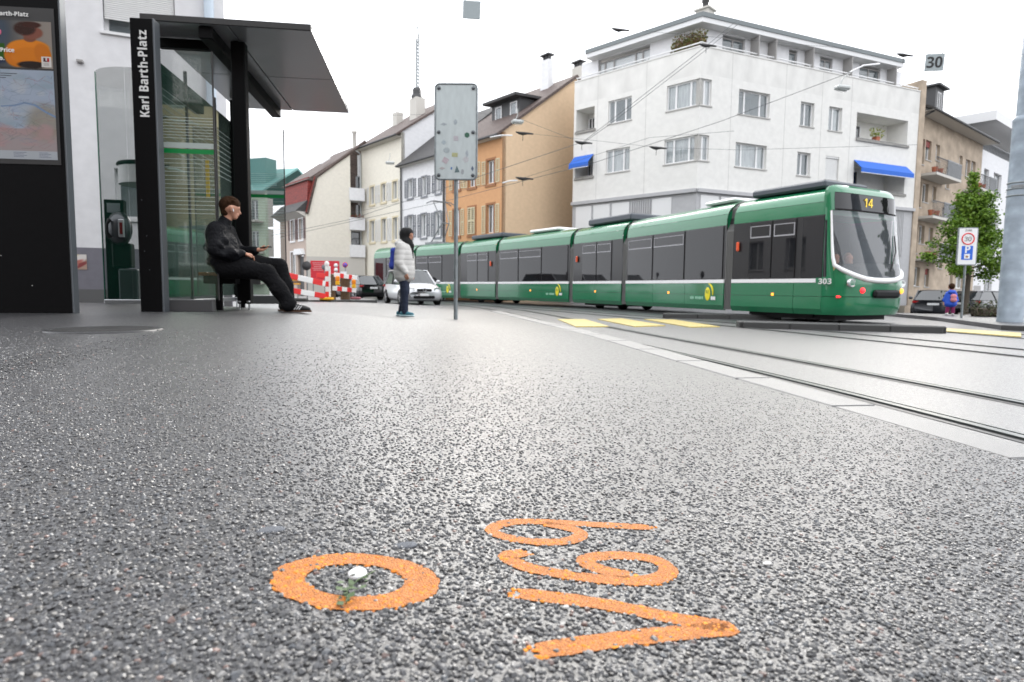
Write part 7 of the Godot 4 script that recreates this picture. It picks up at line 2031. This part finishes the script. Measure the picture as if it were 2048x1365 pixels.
func build_wires():
	wire("span wire from the blue mast carrying the 30 sign", [[12.05, 6.35, 15.0], [9.6, 6.33, 14.6], [9.71, 6.72, 16.0], [3.25, 8.85, 20.0], [-1.11, 9.6, 20.0], [-6, 10.2, 20.0]], 0.004)
	wire("upper of the two steep wires across the white block corner", [[13, 16.0, 29.0], [9.64, 12.5, 28.0], [8.07, 11.06, 27.0], [4.08, 7.92, 27.0], [2.93, 7.03, 27.0], [-0.61, 6.03, 28.0], [-8.84, 4.41, 34.0], [-17, 4.3, 44.0]], 0.011)
	wire("lower of the two steep wires across the white block corner", [[13.05, 15.8, 29.0], [9.7, 12.36, 28.0], [8.12, 10.94, 27.0], [4.12, 7.82, 27.0], [2.93, 6.98, 27.0]], 0.011)
	wire("wire running from the curved lamp arm past the orange house", [[12.55, 8.98, 24.0], [8.4, 7.67, 26.0], [3.58, 6.38, 28.0], [-3.23, 5.23, 32.0], [-14.89, 3.9, 40.0]], 0.011)
	wire("thin wire between the hanging lamp and the steep wires", [[-8, 9.6, 33.0], [-1.62, 9.0, 30.0], [0.14, 8.8, 30.0], [3.24, 7.4, 29.0]], 0.007)
	wire("thin level wire before the white block's lower windows", [[0.43, 7.62, 28.0], [5.88, 6.61, 26.0], [8.55, 6.1, 24.0], [14, 5.9, 22.0]], 0.006)
	wire("faint wire crossing the tan gable wall", [[9.0, 7.3, 26.0], [5.55, 7.0, 26.0], [0.45, 5.68, 28.0], [-9.34, 5.0, 36.0]], 0.007)
	for q in [[0.43, 7.62, 28.0, "before the tan gable, upper one"], [2.93, 7.01, 27.0, "where the steep wires meet at the white block"], [0.45, 5.66, 28.0, "before the tan gable, lower one"], [5.88, 6.61, 26.0, "under the corner window of the white block"], [8.07, 11.06, 27.0, "at the terrace corner of the white block"], [3.25, 8.84, 20.0, "against the sky beside the white roof"], [9.71, 6.7, 16.0, "against the sky near the 30 sign"]]:
		var k: float = q[2] / 27.0
		var o := thing("wire_clamp", "dark insulated wire clamp " + q[3], "wire clamp", P(q[0], q[1] - 0.03, q[2]), 0.1, "clamps on the overhead wires")
		part(o, "insulator", MB.new().tube([Vector3(-0.36, 0.06, 0) * k, Vector3(-0.2, 0.02, 0) * k, Vector3(-0.05, 0.0, 0) * k, Vector3(0.15, 0.015, 0) * k, Vector3(0.4, 0.0, 0) * k], [0.02 * k, 0.06 * k, 0.075 * k, 0.045 * k, 0.03 * k], 7), mats.insulator)
		part(o, "hanger", MB.new().tube([Vector3(-0.05, 0, 0) * k, Vector3(-0.05, -0.3, 0) * k], 0.012 * k, 5), mats.insulator)
	for q in [[-1.07, 7.41, 28.0, -0.08, 7.51, "white wire bracket before the orange house, upper one"], [-0.5, 5.44, 28.0, 0.17, 5.56, "white wire bracket before the orange house, lower one"]]:
		single("wire_bracket", q[5], "bracket", MB.new().tube([Vector3.ZERO, Vector3((q[3] - q[0]) * 0.5, 0.1, 0), Vector3(q[3] - q[0], q[4] - q[1], 0)], 0.03, 6), mats.sign_white, P(q[0], q[1], q[2]), 0.0, "white brackets on the overhead wires")
	for q in [[12.3, 8.3, 24.0, "grey street lamp hanging from a curved arm before the white block"], [0.15, 8.5, 30.0, "grey street lamp hanging before the tan gable"], [-7.84, 8.5, 40.0, "grey street lamp hanging before the cream house"]]:
		var o := thing("hanging_lamp", q[3], "street lamp", P(q[0], q[1], q[2]), 0.25, "street lamps on the span wires")
		part(o, "housing", MB.new().bev(Vector3(0, 0.12, 0), Vector3(0.56, 0.16, 0.3), 0.05), mats.lamp_grey)
		part(o, "glass_bowl", MB.new().ball(Vector3(0, 0.03, 0), Vector3(0.24, 0.07, 0.13), 12), mats.clear_lens)
		part(o, "hanger", MB.new().tube([Vector3(-0.1, 0.2, 0), Vector3(0.0, 0.45, 0), Vector3(0.3 if q[2] < 25 else 0.0, 0.72, 0)], 0.018, 6), mats.lamp_grey)
		if q[2] < 25:
			part(o, "curved_arm", MB.new().tube([Vector3(0.3, 0.72, 0), Vector3(0.9, 1.02, 0), Vector3(1.62, 1.15, 0)], 0.035, 6), mats.sign_white)

func plank(par: Node3D, a: Vector3, b: Vector3, h: float, segs: Array, first_red: bool):
	var e := (b - a).normalized()
	var bs := Basis(e, Vector3.UP, e.cross(Vector3.UP)).orthonormalized()
	var l := a.distance_to(b)
	for i in segs.size() - 1:
		var m: Vector3 = a.lerp(b, (segs[i] + segs[i + 1]) / 2)
		part(par, "plank_section", MB.new().bev(m, Vector3(l * (segs[i + 1] - segs[i]), h, 0.04), 0.008, bs), mats.barrier_red if (i % 2 == 0) == first_red else mats.barrier_white)

func build_works():
	var o := thing("road_barrier", "red and white plank barrier in front, with a striped beacon", "barrier", P(-7.27, 0.25, 24.4), 0.0, "roadworks barriers")
	var at := o.position
	plank(o, P(-8.44, 1.22, 22.7) - at, P(-7.29, 0.88, 24.2) - at, 0.21, [0, 0.06, 0.36, 0.7, 0.93, 1.0], false)
	plank(o, P(-8.32, 0.66, 22.7) - at, P(-7.3, 0.4, 24.2) - at, 0.2, [0, 0.06, 0.38, 0.72, 1.0], false)
	plank(o, P(-8.2, 1.24, 26.0) - at, P(-7.3, 1.2, 26.6) - at, 0.2, [0, 0.6, 1.0], true)
	for k in 6:
		part(o, "beacon_section", MB.new().bev(Vector3(0, 0.12 + 0.2 * (k + 0.5), 0.04), Vector3(0.13, 0.198, 0.06), 0.01), mats.barrier_red if k % 2 == 0 else mats.barrier_white)
		part(o, "beacon_section", MB.new().bev(Vector3(0.1, 0.12 + 0.2 * (k + 0.5), 0.02), Vector3(0.07, 0.199, 0.06), 0.01), mats.barrier_white)
	part(o, "beacon_head", MB.new().ball(Vector3(0, 1.4, 0.03), Vector3(0.1, 0.12, 0.06), 10), mats.barrier_white)
	part(o, "beacon_foot", MB.new().bev(Vector3(0.0, 0.05, 0.1), Vector3(0.5, 0.1, 0.35), 0.03), mats.barrier_yellow)
	for p in [P(-8.36, 0.24, 22.7)]:
		part(o, "post", MB.new().tube([p - at, p - at + Vector3(0, 1.15, 0)], 0.03, 8), mats.rail_grey)
		part(o, "post_foot", MB.new().bev(p - at + Vector3(0.3, 0.05, 0), Vector3(1.1, 0.1, 0.3), 0.03), mats.rubber_grey)
	o = thing("road_barrier", "red and white plank barrier behind, closest to the tram", "barrier", P(-6.95, 0.25, 25.5), 0.0, "roadworks barriers")
	at = o.position
	plank(o, P(-7.17, 1.25, 25.0) - at, P(-6.55, 1.15, 26.2) - at, 0.18, [0, 0.24, 0.4, 0.62, 0.76, 1], false)
	plank(o, P(-7.24, 0.71, 25.0) - at, P(-6.6, 0.62, 26.2) - at, 0.18, [0, 0.18, 0.38, 0.6, 0.8, 1], false)
	part(o, "post", MB.new().tube([P(-6.62, 0.25, 26.2) - at, P(-6.62, 1.3, 26.2) - at], 0.02, 8), mats.galvanised)
	part(o, "post_foot", MB.new().bev(P(-6.62, 0.3, 26.2) - at, Vector3(0.4, 0.1, 0.3), 0.03), mat("pink_foot", Color(0.35, 0.12, 0.14), 0.7))
	for q in [[-6.98, 0.98, 24.8, "amber warning lamp beside the striped beacon"], [-6.59, 0.86, 25.8, "amber warning lamp at the end of the rear barrier"]]:
		var l := thing("warning_lamp", q[3], "warning lamp", P(q[0], q[1], q[2]), 0.0, "roadworks lamps")
		part(l, "lens", MB.new().bev(Vector3(0, 0.12, 0), Vector3(0.17, 0.2, 0.1), 0.04), mat("amber_plastic", Color(0.85, 0.25, 0.01), 0.3))
		part(l, "battery_box", MB.new().bev(Vector3(0, -0.06, 0), Vector3(0.16, 0.16, 0.1), 0.02), mats.barrier_yellow)
	for q in [[-7.42, 25.4, 0.34, 1.04, "brown wooden post board behind the beacon"], [-7.0, 26.0, 0.36, 1.0, "brown wooden post board beside the amber lamp"]]:
		var c := thing("wooden_box", q[4], "box", P(q[0], 0.24, q[1]), 0.1, "wooden boxes at the works")
		for k in 3:
			part(c, "board", MB.new().bev(Vector3((k - 1) * q[2] / 3, q[3] / 2, 0), Vector3(q[2] / 3 - 0.006, q[3], 0.3), 0.01), mats.crate)
	var pl := thing("plank_stack", "stack of yellow and black barrier boards by the shelter post", "stack", P(-8.26, 0.24, 23.5))
	for k in 5:
		part(pl, "board", MB.new().bev(Vector3(0, 0.62 + k * 0.07, 0), Vector3(0.4, 0.055, 0.3), 0.01), mats.barrier_yellow if k % 2 == 0 else mat("ochre_dark", Color(0.16, 0.08, 0.01), 0.7))
	for x in [-0.15, 0.15]:
		part(pl, "trestle_leg", MB.new().tube([Vector3(x, 0, 0.05), Vector3(x, 0.6, 0)], 0.02, 6), mats.rail_grey)
	# signs beyond the works
	for q in [[-8.93, 1.66, 27.0, 0.2, mats.sign_grey, "dark round sign back by the house door"], [-9.06, 1.7, 30.0, 0.14, mats.shutter_grey, "small grey round sign back before the red board"]]:
		var s := thing("round_sign", q[5], "sign", P(q[0], 0.2, q[2]), 0.0, "round signs at the works")
		part(s, "pole", MB.new().tube([Vector3(0, 0, -0.03), Vector3(0, q[1] - 0.2, -0.03)], 0.03, 8), mats.galvanised)
		part(s, "disc", MB.new().lathe([[0, -0.01], [q[3], -0.01], [q[3], 0.01], [0, 0.01]], 24, Transform3D(Basis(Vector3.RIGHT, PI / 2), Vector3(0, q[1] - 0.2, 0))), mats.eave_dark if q[3] > 0.15 else q[4])
	var np := thing("round_sign", "red and blue no parking sign before the cream gable", "sign", P(-10.76, 0.0, 40.0), 0.0, "round signs at the works")
	part(np, "pole", MB.new().tube([Vector3(0, 0, -0.03), Vector3(0, 2.2, -0.03)], 0.03, 8), mats.galvanised)
	part(np, "disc", MB.new().lathe([[0, -0.01], [0.17, -0.01], [0.17, 0.01], [0, 0.01]], 24, Transform3D(Basis(Vector3.RIGHT, PI / 2), Vector3(0, 2.17, 0))), mats.sign_red)
	part(np, "blue_field", MB.new().lathe([[0, 0.012], [0.13, 0.012], [0.13, 0.016], [0, 0.016]], 24, Transform3D(Basis(Vector3.RIGHT, PI / 2), Vector3(0, 2.17, 0))), mats.sign_blue)
	part(np, "red_bar", MB.new().box(Vector3(0, 2.17, 0.018), Vector3(0.28, 0.035, 0.006), Basis(Vector3.BACK, -0.8)), mats.sign_red)
	part(np, "sub_plate", MB.new().box(Vector3(-0.1, 1.6, 0), Vector3(0.4, 0.3, 0.02)), mats.sign_white)
	var bb := thing("advertising_board", "wide red advertising board against the cream gable", "billboard", P(-12.65, 0.0, 42.0), 0.1)
	part(bb, "panel", MB.new().bev(Vector3(0, 1.75, 0), Vector3(1.9, 1.5, 0.05), 0.01), mats.billboard_red)
	for k in 5:
		part(bb, "pale_line", MB.new().box(Vector3(-0.45, 2.35 - k * 0.12, 0.028), Vector3(0.75 - 0.1 * (k % 3), 0.04, 0.004)), mat("pale_print", Color(0.6, 0.3, 0.3), 0.6))
	part(bb, "white_emblem", MB.new().lathe([[0, 0], [0.14, 0.0], [0.14, 0.006], [0, 0.006]], 12, Transform3D(Basis(Vector3.RIGHT, PI / 2), Vector3(0.72, 2.2, 0.026))), mats.sign_white)
	part(bb, "white_emblem", MB.new().lathe([[0, 0], [0.14, 0.0], [0.14, 0.006], [0, 0.006]], 12, Transform3D(Basis(Vector3.RIGHT, PI / 2), Vector3(0.72, 1.9, 0.026))), mats.sign_white)
	for x in [-0.8, 0.8]:
		part(bb, "support", MB.new().tube([Vector3(x, 0, -0.04), Vector3(x, 1.1, -0.04)], 0.04, 6), mats.rail_grey)

func build_tree(label: String, at: Vector3, h: float, low: float, wide: float, n: int, leaf: float, seed_value: int, cone: float, cols: Array):
	var o := thing("street_tree", label, "tree", at, 0.0, "street trees")
	var r := RandomNumberGenerator.new()
	r.seed = seed_value
	var mb := MB.new()
	var top := Vector3(0.1, h * 0.86, 0.05)
	mb.tube([Vector3(0, -0.1, 0), Vector3(0.03, h * 0.3, 0.02), Vector3(-0.04, h * 0.55, 0), top], [0.13, 0.1, 0.06, 0.02], 9)
	var tips = []
	var limbs := 26
	for i in limbs:
		var t := lerpf(low / h + 0.02, 0.9, float(i) / limbs)
		var a := i * 2.4 + r.randf_range(-0.4, 0.4)
		var rel_t := (t - low / h) / (1.0 - low / h)
		var reach := wide * lerpf(1.0, 0.18, pow(rel_t, cone)) * r.randf_range(0.65, 1.08) * (0.72 + 0.28 * smoothstep(0.0, 0.15, rel_t))
		var b := Vector3(0, t * h * 0.93, 0)
		var e := b + Vector3(cos(a) * reach, reach * r.randf_range(0.15, 0.5), sin(a) * reach)
		mb.tube([b, b.lerp(e, 0.5) + Vector3(0, 0.06, 0), e], [0.035, 0.022, 0.008], 5, false)
		for k in 5:
			tips.append([b.lerp(e, 0.3 + 0.175 * k) + Vector3(r.randf_range(-0.18, 0.18), r.randf_range(-0.15, 0.2), r.randf_range(-0.18, 0.18)), r.randf_range(0.22, 0.42) * wide / 1.8])
	for k in 6:
		tips.append([Vector3(r.randf_range(-0.12, 0.12), h * lerpf(0.84, 0.99, k / 5.0), r.randf_range(-0.12, 0.12)), 0.22])
	part(o, "trunk", mb, mats.bark)
	var st := SurfaceTool.new()
	st.begin(Mesh.PRIMITIVE_TRIANGLES)
	for i in n:
		var q: Array = tips[r.randi() % tips.size()]
		var d := Vector3(r.randfn(), r.randfn() * 0.75, r.randfn()) * 0.5
		add_leaf(st, q[0] + d * q[1], leaf * r.randf_range(0.6, 1.25), r, cols[r.randi() % cols.size()] * r.randf_range(0.75, 1.2))
	st.generate_normals()
	part(o, "crown", st.commit(), mats.leaf)

func build_plants():
	var g = [Color(0.12, 0.21, 0.014), Color(0.15, 0.25, 0.02), Color(0.08, 0.16, 0.012)]
	build_tree("bright green young tree behind the zone sign", P(21.9, -0.45, 30.0), 6.9, 2.0, 2.05, 13000, 0.15, 5, 0.85, g)
	build_tree("bright green tree partly behind the blue mast", P(25.4, -0.45, 30.5), 5.6, 1.9, 2.2, 10000, 0.15, 6, 0.8, g)
	build_tree("tall dark tree out of view, mirrored in the tram windscreen", P(29.0, -0.2, 17.0), 10.5, 1.5, 1.6, 8000, 0.3, 9, 2.5, [Color(0.04, 0.08, 0.012), Color(0.06, 0.11, 0.015)])
	var h := thing("hedge", "low clipped brownish hedge at the foot of the blue mast", "hedge", P(15.4, 0.1, 18.4))
	part(h, "stems", MB.new().bev(Vector3(0, 0.12, 0), Vector3(3.4, 0.26, 0.4), 0.05), mats.bark)
	leaf_box(h, "foliage", Vector3(-1.8, 0.02, -0.3), Vector3(1.8, 0.5, 0.32), 3500, 0.07, [Color(0.045, 0.05, 0.015), Color(0.035, 0.055, 0.012), Color(0.07, 0.05, 0.025)], 61)

func _ready():
	var cam := Camera3D.new()
	cam.position = Vector3(0, 0.775, 0)
	cam.basis = Basis(Vector3.RIGHT, -atan(105.0 / 1240.0)) * Basis(Vector3.BACK, 0.011)
	cam.fov = rad_to_deg(2.0 * atan(682.5 / 1240.0))
	cam.near = 0.05
	cam.far = 1500.0
	cam.current = true
	var lens := CameraAttributesPhysical.new()   # wide lens focused on the near pavement
	lens.frustum_focal_length = 21.8
	lens.exposure_aperture = 5.0
	lens.frustum_focus_distance = 2.2
	cam.attributes = lens
	add_child(cam)
	var sky_mat := ProceduralSkyMaterial.new()   # even overcast
	sky_mat.sky_top_color = Color(0.97, 0.98, 1.0)
	sky_mat.sky_horizon_color = Color(0.93, 0.94, 0.96)
	sky_mat.ground_bottom_color = Color(0.3, 0.3, 0.3)
	sky_mat.ground_horizon_color = Color(0.5, 0.5, 0.5)
	sky_mat.sun_angle_max = 0.0
	var sky := Sky.new()
	sky.sky_material = sky_mat
	var env := Environment.new()
	env.background_mode = Environment.BG_SKY
	env.sky = sky
	env.background_energy_multiplier = 0.84
	env.tonemap_mode = Environment.TONE_MAPPER_LINEAR
	env.tonemap_exposure = 3.1
	env.sdfgi_enabled = true
	env.ssao_enabled = true
	env.ssil_enabled = true
	var we := WorldEnvironment.new()
	we.environment = env
	add_child(we)
	var sun := DirectionalLight3D.new()
	sun.light_energy = 0.46
	sun.light_angular_distance = 44.0
	sun.light_color = Color(1.0, 0.98, 0.95)
	sun.shadow_enabled = true
	sun.sky_mode = DirectionalLight3D.SKY_MODE_LIGHT_ONLY
	sun.basis = Basis.looking_at(Vector3(-0.2, -0.43, 0.88).normalized(), Vector3.UP)
	add_child(sun)
	make_materials()
	build_ground()
	build_marks()
	build_left_house()
	build_white_block()
	build_row()
	build_right_row()
	build_behind()
	build_tram()
	build_panel()
	build_shelter()
	build_phone()
	build_sign_board()
	build_poles()
	build_cars()
	build_man()
	build_woman()
	build_child()
	build_works()
	build_plants()
	build_wires()
